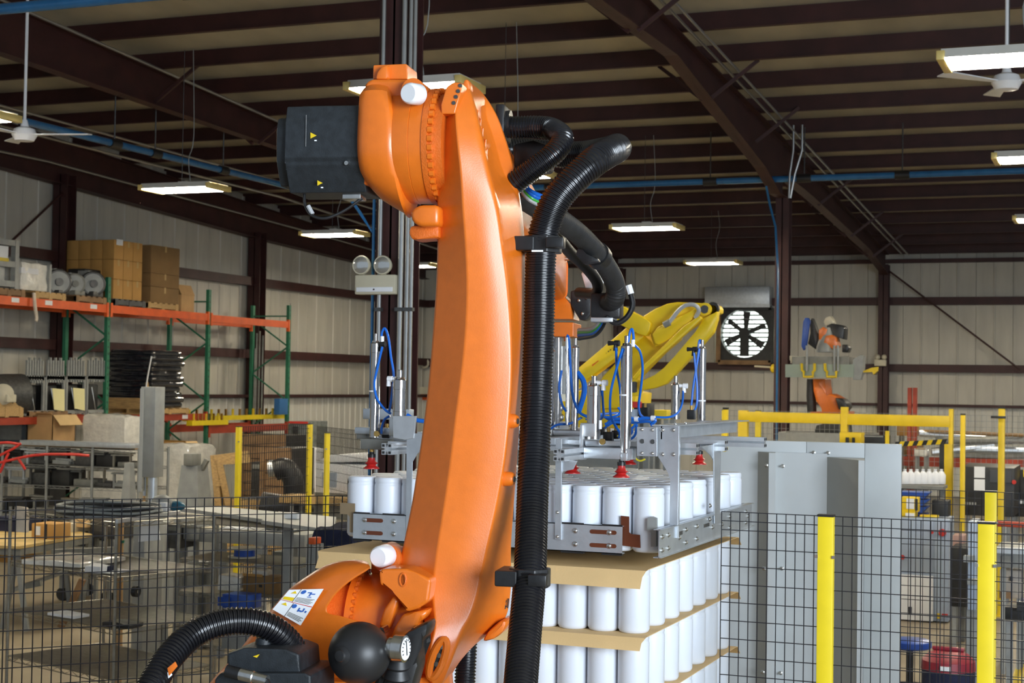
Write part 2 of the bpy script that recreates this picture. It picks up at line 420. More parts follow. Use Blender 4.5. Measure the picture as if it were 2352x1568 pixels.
pipe('air_drop_pipe', [oY(800, 450, cA.y - .1), oY(828, 490, cA.y - .1), oY(856, 535, cA.y - .1), V(q.x, q.y, 4.3), V(q.x, q.y, .8)], .014, PIPEB, 'thin blue air line down the left edge of the near column')
for a, c, l in (((1822, 345), (1812, 455), 'left'), ((1842, 345), (1815, 455), 'right')):
    pipe('hanging_cable', [V(oY(*a, 26.3).x, 26.3, ht(26.3) - .0), oY(*a, 26.3), oY((a[0] + c[0]) / 2 - 3, 400, 26.3), oY(*c, 26.3)], .02, CONDUIT, f'pale cable looping down to the slim column top, {l} one of two', 'cable')
# wall bracing rods
pipe('brace_rod', [oY(2042, 622, 41.5), oY(2345, 850, 41.5)], .025, MAROON, 'diagonal steel rod brace on the back wall at the right', 'rod')
pipe('brace_rod', [oX(152, 435, XL + .25), oX(20, 560, XL + .25)], .025, MAROON, 'diagonal steel rod brace on the left wall above the cartons', 'rod')
# ---- ceiling lamps
LZ = 5.5
def lamp(x, y, label):
    t = thing('ceiling_lamp', (x, y, LZ), label, 'lamp', 'fluorescent lamps hung in rows under the roof')
    L = .58; w = .30
    B().prism([(x - L, y - w, LZ), (x - L, y - w + .04, LZ + .08), (x - L, y + w - .04, LZ + .08), (x - L, y + w, LZ), (x - L, y + w - .01, LZ), (x - L, y + w - .05, LZ + .07), (x - L, y - w + .05, LZ + .07), (x - L, y - w + .01, LZ)], (2 * L, 0, 0)).build('housing', LAMPB, t, smooth=False)
    for k in range(6):
        yy = y - .235 + .094 * k
        B().cyl((x - L + .05, yy, LZ + .006), (x + L - .05, yy, LZ + .006), .018, n=8).build('tube', TUBEM, t)
    B().box(x - L, x + L, y - .012, y + .012, LZ - .005, LZ + .07).build('divider', LAMPB, t, smooth=False)
    for s in (-1, 1):
        B().box(x + s * L - .035, x + s * L + .035, y - w, y + w, LZ - .02, LZ + .06, .006).build('end_cap', LAMPEND, t)
    B().box(x - .08, x + .08, y - .06, y + .06, LZ + .07, LZ + .12).build('ballast_cover', LAMPB, t, smooth=False)
    zz = roof(y) - .27
    B().tube(spline([(x + .1, y, LZ + .1), (x + .06, y, LZ + .45), (x + .14, y, LZ + .8), (x + .1, y, zz)], 4), .006, 6).build('cord', GREYM, t)
    B().tube([(x - .05, y, LZ + .1), (x - .05, y, zz)], .005, 6).build('hanger', DKSTEEL, t)
    return t
SPOT = [(424, 436, 'ceiling lamp above the far end of the cartons'), (768, 540, 'ceiling lamp seen left of the robot under its motor'), (952, 207, 'ceiling lamp partly hidden by the robot shoulder'),
        (1165, 405, 'ceiling lamp glimpsed between the black hoses'), (1486, 525, 'ceiling lamp hanging right of the black hoses'), (1638, 605, 'small far ceiling lamp above the exhaust fan'),
        (948, 612, 'far ceiling lamp peeking out left of the orange arm'), (2332, 138, 'large near ceiling lamp beside the right ceiling fan'), (2404, 365, 'second ceiling lamp down from the right ceiling fan'),
        (2419, 505, 'third ceiling lamp down the right edge'), (2425, 597, 'lowest small ceiling lamp at the right edge'), (-95, 275, 'ceiling lamp with only its end showing by the left ceiling fan')]
for px, py, lb in SPOT:
    p = oz(px, py, LZ); lamp(p.x, p.y, lb)
for x, y, lb in ((5.8, 13.6, 'ceiling lamp of the row beyond the right edge, near'), (5.8, 24, 'ceiling lamp of the row beyond the right edge, far'), (-14, 9.5, 'ceiling lamp of the left row near the camera')):
    lamp(x, y, lb)
# ---- ceiling fans
def cfan(px, py, d, label, rots, s=1.0):
    p = od(px, py, d); t = thing('ceiling_fan', p, label, 'fan')
    B().lathe([(-.08, .02), (-.07, .11), (0, .15), (.07, .12), (.10, .05), (.18, .03)], p, (0, 0, 1), 20).build('motor_housing', WHITEP, t)
    B().cyl(p + V(0, 0, .15), V(p.x, p.y, roof(p.y) - .42), .018, n=8).build('down_rod', WHITEP, t)
    B().lathe([(0, .02), (.02, .06), (.2, .075), (.22, .02)], V(p.x, p.y, roof(p.y) - .45), (0, 0, 1), 16).build('canopy', WHITEP, t)
    for a in rots:
        a = math.radians(a); dr = V(math.cos(a), math.sin(a), 0); sd = V(-dr.y, dr.x, 0)
        q0, q1 = p + dr * .13, p + dr * .78 * s
        B().prism([q0 - sd * .04, q0 + sd * .04, q1 + sd * .085 + V(0, 0, .02), q1 - sd * .085], (0, 0, .012)).build('blade', WHITEP, t, smooth=False)
cfan(56, 310, 18.5, 'white ceiling fan hanging under the roof at the left edge', (20, 140, 260))
cfan(2312, 190, 15.5, 'white ceiling fan below the large near lamp at right', (-15, 105, 225))
# ---- exhaust fan and wall box
YF = YB - .12
def wy(px, py, y=YF): return oY(px, py, y)
c = wy(1714, 766); t = thing('exhaust_fan', (c.x, YF, c.z - .9), 'large square exhaust fan with daylight behind its blades on back wall', 'fan')
R = .66; e0, e1 = wy(1655, 832), wy(1776, 708)
fr = B(); n = 40
ring = [(c.x + R * math.cos(k * 2 * math.pi / n), c.z + R * math.sin(k * 2 * math.pi / n)) for k in range(n)]
def sqp(a):
    cx, cz = math.cos(a), math.sin(a); m = max(abs(cx), abs(cz)); hx = (e1.x - e0.x) / 2; hz = (e1.z - e0.z) / 2
    return ((e0.x + e1.x) / 2 + cx / m * hx, (e0.z + e1.z) / 2 + cz / m * hz)
outer = [sqp(k * 2 * math.pi / n) for k in range(n)]
fr.loft([[(x, YF - .22, z) for x, z in ring]] + [[(x, YF - .22, z) for x, z in outer]] + [[(x, YF + .12, z) for x, z in outer]] + [[(x, YF + .12, z) for x, z in ring]] + [[(x, YF - .22, z) for x, z in ring]], cap=False)
fr.build('housing', DARKM, t, smooth=False)
for kf, (a, bb_) in enumerate((((e0.x, e0.z), (e1.x, e0.z)), ((e0.x, e0.z), (e0.x, e1.z)), ((e1.x, e0.z), (e1.x, e1.z)), ((e0.x, e1.z), (e1.x, e1.z)))):
    B().obox((a[0], YF - .25, a[1]), (bb_[0], YF - .25, bb_[1]), .08, .12).build('frame_board', WOODD if kf < 2 else DARKM, t, smooth=False)
B().box(c.x - R, c.x + R, YF + .09, YF + .11, c.z - R, c.z + R).build('daylight_opening', DAYM, t, smooth=False)
for k in range(11):
    zz = c.z - R + .06 + k * .12
    B().box(c.x - R, c.x + R, YF + .02, YF + .05, zz, zz + .045).build('louver_slat', GREYM, t, smooth=False)
for k in range(6):
    a = math.radians(22 + 60 * k); dr = V(math.cos(a), 0, math.sin(a)); sd = V(-math.sin(a), 0, math.cos(a)); o = V(c.x, YF - .12, c.z)
    B().prism([o + dr * .1 - sd * .05, o + dr * .1 + sd * .05, o + dr * .58 + sd * (.14 if k % 2 else .07), o + dr * .6 - sd * .06], (0, .02, 0)).build('blade', DARKM, t, smooth=False)
B().cyl((c.x, YF - .24, c.z), (c.x, YF - .02, c.z), .15, n=20).build('hub', DARKM, t)
B().box(c.x - .11, c.x + .13, YF - .26, YF - .2, c.z - .62, c.z - .12).build('motor_mount', DARKM, t, smooth=False)
for r_ in (.66, .4):
    B().tube([(c.x + r_ * math.cos(k * math.pi / 16), YF - .23, c.z + r_ * math.sin(k * math.pi / 16)) for k in range(33)], .008, 6).build('guard_ring', GREYM, t)
a, e = wy(1618, 706, YB - .5), wy(1768, 657, YB - .5)
bb = B(); bb.box(a.x, e.x, YB - .5, YB - .02, a.z, e.z, .015)
t = thing('shutter_box', (a.x, YB - .5, a.z), 'pale sheet metal box mounted on wall above exhaust fan', 'box')
bb.build('casing', GALV, t)
B().box(a.x - .01, e.x + .01, YB - .53, YB - .5, a.z, a.z + .08).build('lip', GALV, t, smooth=False)
# ---- emergency light on the near column
p = oY(860, 652, cA.y - .25)
t = thing('emergency_light', p - V(0, 0, .1), 'white twin-head emergency light on the near maroon column', 'light')
a, e = oY(814, 676, cA.y - .25), oY(908, 630, cA.y - .25)
B().box(a.x, e.x, cA.y - .25, cA.y - .15, a.z, e.z, .012).build('battery_box', BEIGE, t)
B().box(a.x + .02, e.x - .02, cA.y - .262, cA.y - .25, a.z + .02, a.z + .06, .004).build('label_strip', WHITEP, t)
B().cyl((p.x, cA.y - .262, a.z + .04), (p.x, cA.y - .25, a.z + .04), .008, n=10).build('indicator', REDP, t)
for px in (832, 881):
    h = oY(px, 609, cA.y - .22)
    o = B().lathe([(.09, .02), (.06, .055), (0, .078), (-.02, .082), (-.03, .078)], h, (0, 1, 0), 24).build('lamp_head', BEIGE, t)
    B().lathe([(-.045, .02), (-.04, .05), (-.028, .074)], h, (0, 1, 0), 24).build('lens', LENS, o)
    B().cyl(h - V(0, -.03, .07), V(h.x, h.y + .03, e.z), .012, n=8).build('neck', BEIGE, t)
# ================================================================ ORANGE ROBOT (own frame: u right, v away from camera, z up)
GC = V(-2.30, 6.40, 0)                       # centre of the gripper
_o = od(1000, 338, 4.5); RO = V(_o.x, _o.y, 0)
_ef = (GC - RO).normalized(); RZ = math.atan2(-_ef.x, _ef.y)
RM = Matrix.Translation(RO) @ Matrix.Rotation(RZ, 4, 'Z'); RMI = RM.inverted()
def rl(px, py, v=0.0):
    c = RMI @ C0; d = RMI.to_3x3() @ ray(px, py); return c + d * ((v - c.y) / d.y)
robot = thing('palletizing_robot', RO, 'big orange industrial robot arm with black motors and corrugated hoses', 'robot', rz=RZ)
def RB(b, name, m, parent=None, smooth=True, ang=35): 
    o = b.build(name, m, parent or robot, smooth, True, ang)
    if smooth and name in ('link_arm', 'upper_motor', 'joint_casting', 'stop_lug', 'lifting_block', 'lower_motor', 'motor_base', 'wrist', 'wrist_plate', 'mounting_lug', 'hose_clamp', 'collar'):
        w = o.modifiers.new('weighted_normals', 'WEIGHTED_NORMAL'); w.keep_sharp = True; w.weight = 80
    return o
def roundpoly(P, rad, n=3):
    """round the corners of a closed polygon of Vectors"""
    out = []; N = len(P)
    for i in range(N):
        a, b, c = P[i - 1], P[i], P[(i + 1) % N]
        r = min(rad[i], .45 * (a - b).length, .45 * (c - b).length)
        s, e = b + (a - b).normalized() * r, b + (c - b).normalized() * r
        for k in range(n + 1):
            t = k / n; out.append(s * (1 - t) ** 2 + b * 2 * t * (1 - t) + e * t * t)
    return out
# ---- link arm: stations down the arm (image row: left edge, ridge, bright edge, right edge)
ST = [(192, 1040, 1058, 1076, 1084, .02, -.05), (215, 1022, 1050, 1082, 1110, .0, -.09), (260, 1010, 1046, 1093, 1140, -.04, -.13), (320, 1002, 1050, 1106, 1163, -.06, -.15), (400, 1001, 1058, 1123, 1185, -.065, -.15),
      (480, 1003, 1063, 1142, 1199, -.06, -.14), (560, 1003, 1069, 1153, 1205, -.055, -.13), (650, 1000, 1073, 1165, 1206, -.055, -.125), (750, 993, 1070, 1173, 1205, -.055, -.125), (850, 985, 1061, 1175, 1201, -.055, -.125),
      (950, 974, 1048, 1170, 1195, -.055, -.125), (1050, 960, 1036, 1160, 1188, -.055, -.125), (1150, 945, 1022, 1143, 1181, -.055, -.125), (1250, 925, 1006, 1121, 1174, -.055, -.13), (1320, 912, 997, 1106, 1174, -.06, -.135),
      (1370, 925, 995, 1095, 1172, -.06, -.14), (1415, 968, 998, 1080, 1163, -.08, -.15), (1445, 974, 998, 1064, 1138, -.09, -.16), (1480, 966, 990, 1050, 1092, -.09, -.17), (1520, 960, 985, 1036, 1056, -.09, -.17), (1555, 972, 988, 1022, 1034, -.09, -.16), (1580, 992, 1000, 1010, 1016, -.08, -.13)]
sts = spline(ST, 4)
secs = []
for s in sts:
    y, l, rg, hl, r = s[0], s[1], s[2], s[3], s[4]; vl, vr = s[5], s[6]
    head = max(0, min(1, (560 - y) / 250)); low = max(0, min(1, (y - 1330) / 120))
    vk = .07 + .16 * head; vb = .16 + .10 * head - .08 * low
    p1, p2, p3, p4 = rl(l, y, vl), rl(rg, y, vr), rl(hl, y, vr + .03), rl(r, y, vk)
    sk = .030 * max(0, min(1, (y - 222) / 45)) * max(0, min(1, (452 - y) / 60))
    pa_, pb_ = p3.lerp(p4, .13) + V(-sk, 0, 0), p3.lerp(p4, .88) + V(-sk, 0, 0)
    pa0, pb0 = p3.lerp(p4, .09), p3.lerp(p4, .94)
    p5 = V(p4.x - .02, max(vb, vk + .03), p4.z); p6 = V(p1.x + .012, vb, p1.z)
    bm_ = max(0, min(1, (y - 380) / 200)) * max(0, min(1, (1380 - y) / 120)); pm_ = p2.lerp(p3, .55) + V(0, -.0065 * bm_, 0)
    secs.append(roundpoly([p1, p2, pm_, p3, pa0, pa_, pb_, pb0, p4, p5, p6], [.012, .005, .06, .03, .002, .004, .004, .002, .012, .02, .02]))
arm = RB(B().loft(secs), 'link_arm', ORANGE, ang=28)
# raised characters in the cavity of the head
for px, py, w, h in ((1104, 262, 5, 10), (1108, 282, 9, 12), (1114, 305, 6, 14), (1119, 330, 10, 14), (1124, 352, 5, 12)):
    a = rl(px, py, .02) + V(-.022, 0, 0); B_ = B(); s = w / 500
    B_.tube([a + V(.012, -s, -h / 900), a + V(.012, s, -h / 900), a + V(.012, s, h / 900), a + V(.012, -s, h / 900), a + V(.012, -s, -h / 900)], .003, 6)
    RB(B_, 'raised_character', ORANGE, arm)
# lugs at the top of the arm
pl = [rl(*p, -.13) for p in ((1013, 262), (1012, 240), (1024, 200), (1040, 188), (1061, 189), (1058, 210), (1046, 262))]
lug = RB(B().prism(pl, (0, .07, 0), .006), 'mounting_lug', ORANGE)
for px, py in ((1057, 196), (1052, 209), (1047, 222), (1042, 236)):
    a = rl(px, py, -.133); RB(B().cyl(a, a + V(0, .006, 0), .0055, n=10), 'bolt_hole', DKSTEEL, lug)
pl = [rl(*p, -.05) for p in ((1060, 205), (1065, 184), (1072, 180), (1077, 186), (1080, 206))]
RB(B().prism(pl, (0, .05, 0), .006), 'lifting_lug', ORANGE)
for px, py in ((1188, 967), (1180, 1100)):
    a = rl(px, py, -.06) + V(-.011, 0, 0)
    o = RB(B().lathe([(-.03, .021), (.005, .020), (.012, .016)], a, (1, -.15, 0), 18), 'boss', ORANGE)
    RB(B().cyl(a + V(.008, -.002, 0), a + V(.0145, -.003, 0), .008, n=12), 'bolt_head', DKSTEEL, o)
# oval recess at the foot of the arm; its shade is a flat dark disc
ov = []
for k in range(28):
    a = k * 2 * math.pi / 28; x, y = 13 * math.cos(a), 46 * math.sin(a); t = math.radians(20)
    ov.append(rl(1006 + x * math.cos(t) - y * math.sin(t) * -1 * -1, 1512 + x * math.sin(t) + y * math.cos(t), -.168))
RB(B().tube(ov + [ov[0], ov[1]], .011, 8), 'cavity_rim', ORANGE, arm)
o = RB(B().prism(ov, (0, .004, 0)), 'cavity_shade', DARKM, arm, smooth=False)
for px, py in ((1013, 1485), (1008, 1505), (1002, 1525)):
    a = rl(px, py, -.172); RB(B().cyl(a, a + V(0, .012, 0), .007, n=10), 'bolt_head', ZINC, arm)
# side knuckle at the lower right of the arm
RB(B().prism([rl(*p, .0) for p in ((1120, 1450), (1150, 1424), (1166, 1425), (1157, 1450), (1135, 1468), (1105, 1475))], (0, .12, 0), .012), 'knuckle', ORANGE)
for k, pts in enumerate((((1163, 1378), (1157, 1392), (1164, 1392)), ((1160, 1378), (1160, 1398)), ((1168, 1374), (1166, 1396)))):
    RB(B().tube([rl(*p, .05) for p in pts], .0022, 6), 'painted_stroke', DARKM, arm)
# ---- upper joint: axis along u through zJ
J = rl(985, 338, 0); zJ = J.z
def ux(px): return rl(px, 338, -.15).x
AX = (1, 0, 0)
hs = []
for px, sd_, tp, bt_ in ((815, .07, .10, .07), (816, .12, .165, .09), (819, .145, .180, .10), (826, .156, .185, .118), (836, .163, .187, .135), (850, .166, .187, .155), (868, .167, .186, .172), (890, .167, .183, .190), (900, .163, .179, .203), (906, .155, .165, .198), (908, .12, .12, .12)):
    rg_ = []
    for k in range(56):
        a = k * math.pi / 28; s, c = math.sin(a), math.cos(a)
        r = sd_ + ((tp - sd_) * s ** 2 if s > 0 else (bt_ - sd_) * s ** 2)
        du = min(1, max(0, (px - 845) / 40)) * ((-.04 if s > 0 else .012) * s * s)
        if s > 0:  # the top of the casting is squared off
            q = max(abs(c), abs(s)); f = 1 + .16 * (1 / q - 1) * 2 * min(1, s * 1.6); rg_.append(V(ux(px) + du, c * r * f, zJ + min(s * r * f, tp)))
        else: rg_.append(V(ux(px) + du, c * sd_ , zJ + s * r))
    hs.append(rg_)
RB(B().loft(hs), 'joint_housing', ORANGE)
RB(B().lathe([(ux(872), .155), (ux(880), .161), (ux(937), .163), (ux(938), .1615), (ux(939), .163), (ux(975), .163), (ux(978), .16)], (0, 0, zJ), AX, 56), 'drum', ORANGE)
# housing belly and shoulder (cast body wraps the joint)
RB(B().prism([rl(*p, -.09) for p in ((832, 225), (836, 192), (850, 180), (946, 181), (964, 192), (968, 206), (952, 228), (900, 238))], (0, .2, 0), .012), 'joint_casting', ORANGE, ang=50)
RB(B().prism([rl(*p, -.06) for p in ((856, 182), (857, 149), (934, 146), (936, 182))], (0, .12, 0), .004), 'lifting_block', ORANGE)
a = rl(884, 166, -.075); RB(B().prism([rl(*p, -.085) for p in ((862, 182), (866, 165), (876, 152), (890, 148), (890, 182))], (0, .05, 0), .006), 'lifting_rib', ORANGE)
a = rl(948, 206, -.12); RB(B().cyl(a, a + V(0, .12, 0), .033, n=24), 'bumper_boss', ORANGE)
def bumper(px, py, v, d, r):
    a = rl(px, py, v); RB(B().lathe([(0, r * .8), (.004, r * .93), (.012, r), (.05, r), (.055, r * .9)], a, d, 24), 'rubber_bumper', WHITEP)
bumper(937, 214, -.19, (.35, 1, .1), .030)
rg = RB(B().lathe([(ux(968), .15), (ux(969), .166), (ux(982), .166), (ux(983), .15), (ux(1012), .148)], (0, 0, zJ), AX, 56), 'bolt_ring', ORANGE_D)
for k in range(40):
    a = k * math.pi / 20; c, s = math.cos(a), math.sin(a)
    if c > .45: continue
    y, z = c * .158, zJ + s * .158
    RB(B().cyl((ux(983), y, z), (ux(993), y, z), .0095, n=8), 'bolt_head', ORANGE, rg)
# blocks under the joint
RB(B().prism([rl(*p, -.13) for p in ((1008, 470), (962, 470), (945, 480), (941, 496), (948, 512), (965, 520), (1008, 518))], (0, .12, 0), .012), 'stop_block', ORANGE, ang=50)
RB(B().prism([rl(*p, -.09) for p in ((1008, 516), (942, 518), (938, 535), (946, 551), (960, 549), (1008, 546))], (0, .1, 0), .008), 'stop_bracket', ORANGE_D)
# ---- upper motor
mz = rl(735, 352, 0).z; u0, u1 = rl(655, 352, -.12).x, rl(832, 352, -.12).x
sec = [(-.125, .07), (-.112, .118), (.112, .118), (.125, .07), (.125, -.07), (.09, -.125), (-.075, -.125), (-.112, -.062), (-.119, -.05), (-.119, -.043), (-.128, -.03)]
mot = RB(B().prism([(u0, y, mz + z) for y, z in sec], (u1 - u0, 0, 0), .004), 'upper_motor', MOTOR, ang=20)
RB(B().prism([(u0 - .035, y * .83, mz + z * .8 - .005) for y, z in sec[:7] + [(-.12, -.04)]], (.036, 0, 0), .008), 'end_cap', MOTOR, mot)
RB(B().prism([(u0 + .02, y, mz + z) for y, z in ((-.05, .117), (-.04, .132), (.06, .132), (.07, .117))], (u1 - u0 - .05, 0, 0), .003), 'terminal_cover', MOTOR, mot)
RB(B().prism([(u1 - .03, y * 1.08, mz + z * 1.05) for y, z in ((-.1, .08), (-.08, .1), (.1, .1), (.1, -.1), (-.08, -.1), (-.1, -.06))], (.05, 0, 0), .004), 'motor_flange', ORANGE_D, mot)
RB(B().cyl((u0 + (u1 - u0) * .28, -.1295, mz + .0), (u0 + (u1 - u0) * .28, -.1295, mz + .09), .0012, n=6), 'seam', DKSTEEL, mot)
def warn(px, py, v, s, par, w=True):
    RB(B().prism([rl(px - s, py - s, v), rl(px - s, py + s, v), rl(px + s, py, v)], (0, .002, 0)), 'warning_label', YELR, par, smooth=False)
    if w: RB(B().prism([rl(px + 2, py + s + 3, v), rl(px + 7, py + s + 3, v), rl(px + 7, py + s + 6, v), rl(px + 2, py + s + 6, v)], (0, .002, 0)), 'label_text', PAPER, par, smooth=False)
warn(720, 311, -.129, 7, mot); warn(735, 420, -.104, 6, mot)
a = rl(795, 374, -.128); RB(B().cyl(a, a + V(0, .02, 0), .006, n=12), 'screw', ZINC, mot)
RB(B().box(u1 - .075, u1 - .02, -.06, .0, mz - .142, mz - .122, .003), 'connector', ZINC, mot)
RB(B().tube(spline([rl(699, 440, -.05), rl(701, 470, -.06), rl(716, 494, -.07), rl(748, 501, -.07), rl(790, 484, -.06), rl(832, 455, -.05)], 8), .0045, 8), 'motor_cable', BLACKP, mot)
a = rl(712, 482, -.068); RB(B().tube([a + V(-.006, 0, .012), a + V(.008, 0, -.012)], .0065, 8), 'cable_sleeve', GREYW, mot)
# ---- forearm towards the gripper and wrist
wv = (RMI @ GC).y
W0 = rl(1303, 700, wv)
def fsec(c, w, h): return roundpoly([c + V(-w, 0, -h), c + V(w, 0, -h), c + V(w, 0, h), c + V(-w, 0, h)], [.03] * 4, 3)
fa, fb = rl(1085, 375, .24), rl(1262, 628, wv - .1)
RB(B().loft([fsec(fa + V(0, 0, 0), .08, .11), fsec(fa.lerp(fb, .35), .09, .11), fsec(fa.lerp(fb, .8), .09, .10), fsec(fb, .075, .11)]), 'forearm', ORANGE)
RB(B().loft([fsec(rl(1262, 640, wv - .11), .08, .085), fsec(rl(1262, 640, wv + .13), .08, .085)]), 'wrist_casting', ORANGE)
wr = B(); c1 = rl(1262, 700, wv)
wr.loft([[c1 + V(-.14, -.1, -.065), c1 + V(.118, -.1, -.065), c1 + V(.118, .1, -.065), c1 + V(-.14, .1, -.065)], [c1 + V(-.13, -.09, .0), c1 + V(.105, -.09, .0), c1 + V(.105, .09, .0), c1 + V(-.13, .09, .0)], [c1 + V(-.1, -.07, .04), c1 + V(.07, -.07, .04), c1 + V(.07, .07, .04), c1 + V(-.1, .07, .04)]])
RB(wr, 'wrist', ORANGE)
a = rl(1265, 742, wv)
RB(B().box(a.x - .15, a.x + .118, -.115 + wv, .115 + wv, a.z - .062, a.z, .005), 'wrist_plate', ORANGE)
for s in (-.10, .085): RB(B().cyl(a + V(s, -.09, -.062), a + V(s, -.09, -.08), .012, n=10), 'bolt_head', ORANGE_D)
a = rl(1302, 594, wv - .2); RB(B().cyl(a + V(-.03, 0, 0), a + V(.012, 0, 0), .009, n=12), 'bolt_head', ZINC)
# dark valve block and bracket beside the wrist
RB(B().prism([rl(*p, wv - .08) for p in ((1310, 668), (1345, 660), (1368, 690), (1362, 715), (1345, 735), (1332, 735), (1310, 700))], (0, .1, 0), .006), 'cable_carrier', BLACKP)
for px, py in ((1330, 690), (1348, 684), (1338, 720)):
    a = rl(px, py, wv - .085); RB(B().sph(a, .008, 10), 'carrier_screw', ZINC)
RB(B().prism([rl(*p, wv - .02) for p in ((1335, 628), (1352, 608), (1375, 600), (1392, 640), (1380, 660), (1345, 662))], (0, .015, 0), .002), 'steel_bracket', ALU)
# ---- hoses on the robot
hA = [rl(1192, 1640, -.46), rl(1196, 1568, -.40), rl(1206, 1450, -.30), rl(1217, 1320, -.2), rl(1223, 1150, -.08), rl(1231, 950, 0), rl(1238, 750, .04), rl(1242, 600, .05), rl(1250, 530, .05), rl(1276, 462, .05), rl(1322, 408, .07), rl(1372, 366, .12), rl(1408, 345, .25), rl(1416, 340, .42), rl(1385, 348, .58), rl(1320, 356, .66), rl(1240, 350, .66), rl(1150, 345, .6)]
RB(corr(B(), hA, .0445, .0096, .0032, 24), 'corrugated_hose', HOSE)
hB = [rl(1120, 292, .30), rl(1180, 292, .30), rl(1228, 291, .30), rl(1268, 296, .28), rl(1292, 318, .2), rl(1272, 352, .16), rl(1225, 388, .15), rl(1180, 422, .16), rl(1140, 455, .2), rl(1100, 490, .24)]
RB(corr(B(), hB, .034, .0088, .003), 'corrugated_hose', HOSE)
hC = [rl(1180, 440, .5), rl(1240, 478, .7), rl(1290, 508, .9), rl(1340, 548, 1.1), rl(1385, 600, 1.3), rl(1412, 650, 1.5), rl(1412, 685, 1.55), rl(1396, 694, 1.62)]
RB(corr(B(), hC, .038, .008, .0012), 'ribbed_sleeve', HOSEM)
RB(B().tube(spline([rl(1270, 530, 1.0), rl(1310, 580, 1.3), rl(1350, 618, 1.5), rl(1372, 650, 1.6), rl(1368, 672, 1.7), rl(1330, 672, 1.85)], 6), .022, 12), 'sleeve', HOSEM)
hD = [rl(300, 1640, -.75), rl(345, 1578, -.70), rl(390, 1508, -.62), rl(450, 1452, -.55), rl(530, 1426, -.5), rl(605, 1434, -.46), rl(660, 1472, -.42), rl(690, 1528, -.38), rl(700, 1590, -.35), rl(700, 1660, -.35)]
o = RB(corr(B(), hD, .0365, .0105, .004), 'corrugated_hose', HOSE)
a = rl(392, 1540, -.70); RB(B().prism([rl(*p, -.71) for p in ((384, 1534), (402, 1519), (407, 1530), (388, 1552))], (0, .004, 0), .001), 'orange_sticker', ORANGE, o)
RB(B().prism([rl(*p, -.708) for p in ((384, 1544), (390, 1541), (395, 1550), (386, 1558))], (0, .004, 0), .001), 'sticker_corner', PAPER, o)
hE = [rl(1075, 1400, .3), rl(1072, 1480, .28), rl(1068, 1560, .25), rl(1064, 1660, .2)]
RB(corr(B(), hE, .032, .010, .0035), 'corrugated_hose', HOSE)
# hose clamps
def clamp(px0, px1, py0, py1, v, px, name='hose_clamp'):
    a, b_ = rl(px0, py1, v), rl(px1, py0, v); zc = (a.z + b_.z) / 2; h = abs(b_.z - a.z)
    o = RB(B().box(a.x, a.x + (b_.x - a.x) * .42, v - .03, v + .09, zc - h * .42, zc + h * .42, .005), name, BLACKP)
    c = rl(px, (py0 + py1) / 2, v + .03)
    pts = [(c.x + .058 * math.cos(k * math.pi / 4 + .39), c.y + .058 * math.sin(k * math.pi / 4 + .39)) for k in range(8)]
    RB(B().prism([(x, y, zc - h / 2) for x, y in pts], (0, 0, h), .004), 'collar', BLACKP, o, ang=20)
    RB(B().box(b_.x - .05, b_.x, v - .05, v + .0, zc - h * .3, zc + h * .32, .004), 'latch', BLACKP, o)
    return o
clamp(1180, 1300, 540, 580, .03, 1246); clamp(1140, 1262, 1308, 1347, -.22, 1217)
a = rl(1240, 577, -.03); RB(B().box(a.x - .02, a.x + .012, a.y - .02, a.y - .015, a.z - .003, a.z + .002), 'paint_mark', PAPER)
a = rl(1162, 285, .30)
RB(B().box(a.x - .022, a.x + .006, .24, .36, a.z - .052, a.z + .052, .006), 'hose_flange', BLACKP)
RB(B().cyl(a + V(.0, 0, 0), a + V(.016, 0, 0), .041, n=20), 'hose_nut', BLACKP)
RB(B().prism([rl(*p, .34) for p in ((1178, 330), (1225, 320), (1268, 335), (1260, 390), (1180, 400))], (0, .1, 0), .01), 'cable_box', BLACKP)
# sleeve clamp and end socket
c0, c1_ = Vector(hC[4]), Vector(hC[3]); d = (c0 - c1_).normalized(); m_ = c1_.lerp(c0, .75)
RB(B().cyl(m_ - d * .022, m_ + d * .022, .047, n=16), 'sleeve_clamp', BLACKP)
RB(B().prism([rl(*p, 1.1) for p in ((1330, 560), (1345, 585), (1372, 592), (1376, 600), (1340, 606), (1322, 585))], (0, .06, 0), .004), 'clamp_arm', BLACKP)
s1 = rl(1393, 697, 1.62)
RB(B().box(s1.x - .06, s1.x + .055, s1.y - .02, s1.y + .1, s1.z - .055, s1.z + .04, .008), 'hose_socket', BLACKP)
RB(B().box(s1.x - .055, s1.x + .03, s1.y - .04, s1.y + .1, s1.z - .072, s1.z - .055, .002), 'socket_plate', ALU)
RB(B().tube(spline([rl(1447, 668, 1.6), rl(1453, 700, 1.6), rl(1440, 728, 1.6), rl(1415, 742, 1.6), rl(1393, 728, 1.6)], 8), .0105, 10), 'loop_cable', BLACKP)
RB(B().tube([rl(1443, 655, 1.6), rl(1449, 675, 1.6)], .013, 8), 'cable_tag', PAPER)
for k, (m_, off) in enumerate(((GREYW, 0), (GRNW, 7), (BLUET, 14), (BLUET, 20))):
    RB(B().tube(spline([rl(1196 + off * .4, 415, .42), rl(1200 + off * .6, 440 - off * .3, .38), rl(1215 + off * .6, 458 - off * .7, .36), rl(1245 + off * .5, 474 - off * .9, .4)], 6), .0065 if k < 2 else .008, 8), 'cable', m_)
for k, (m_, off) in enumerate(((GREYW, 0), (GRNW, 6), (BLUET, 12), (BLACKP, 19))):
    RB(B().tube(spline([rl(1380 + off * .5, 715, 1.66), rl(1378 + off * .5, 738 + off * .2, 1.68), rl(1360 + off * .4, 755 + off * .7, 1.75), rl(1330, 758 + off, 1.9)], 6), .009, 8), 'cable', m_)
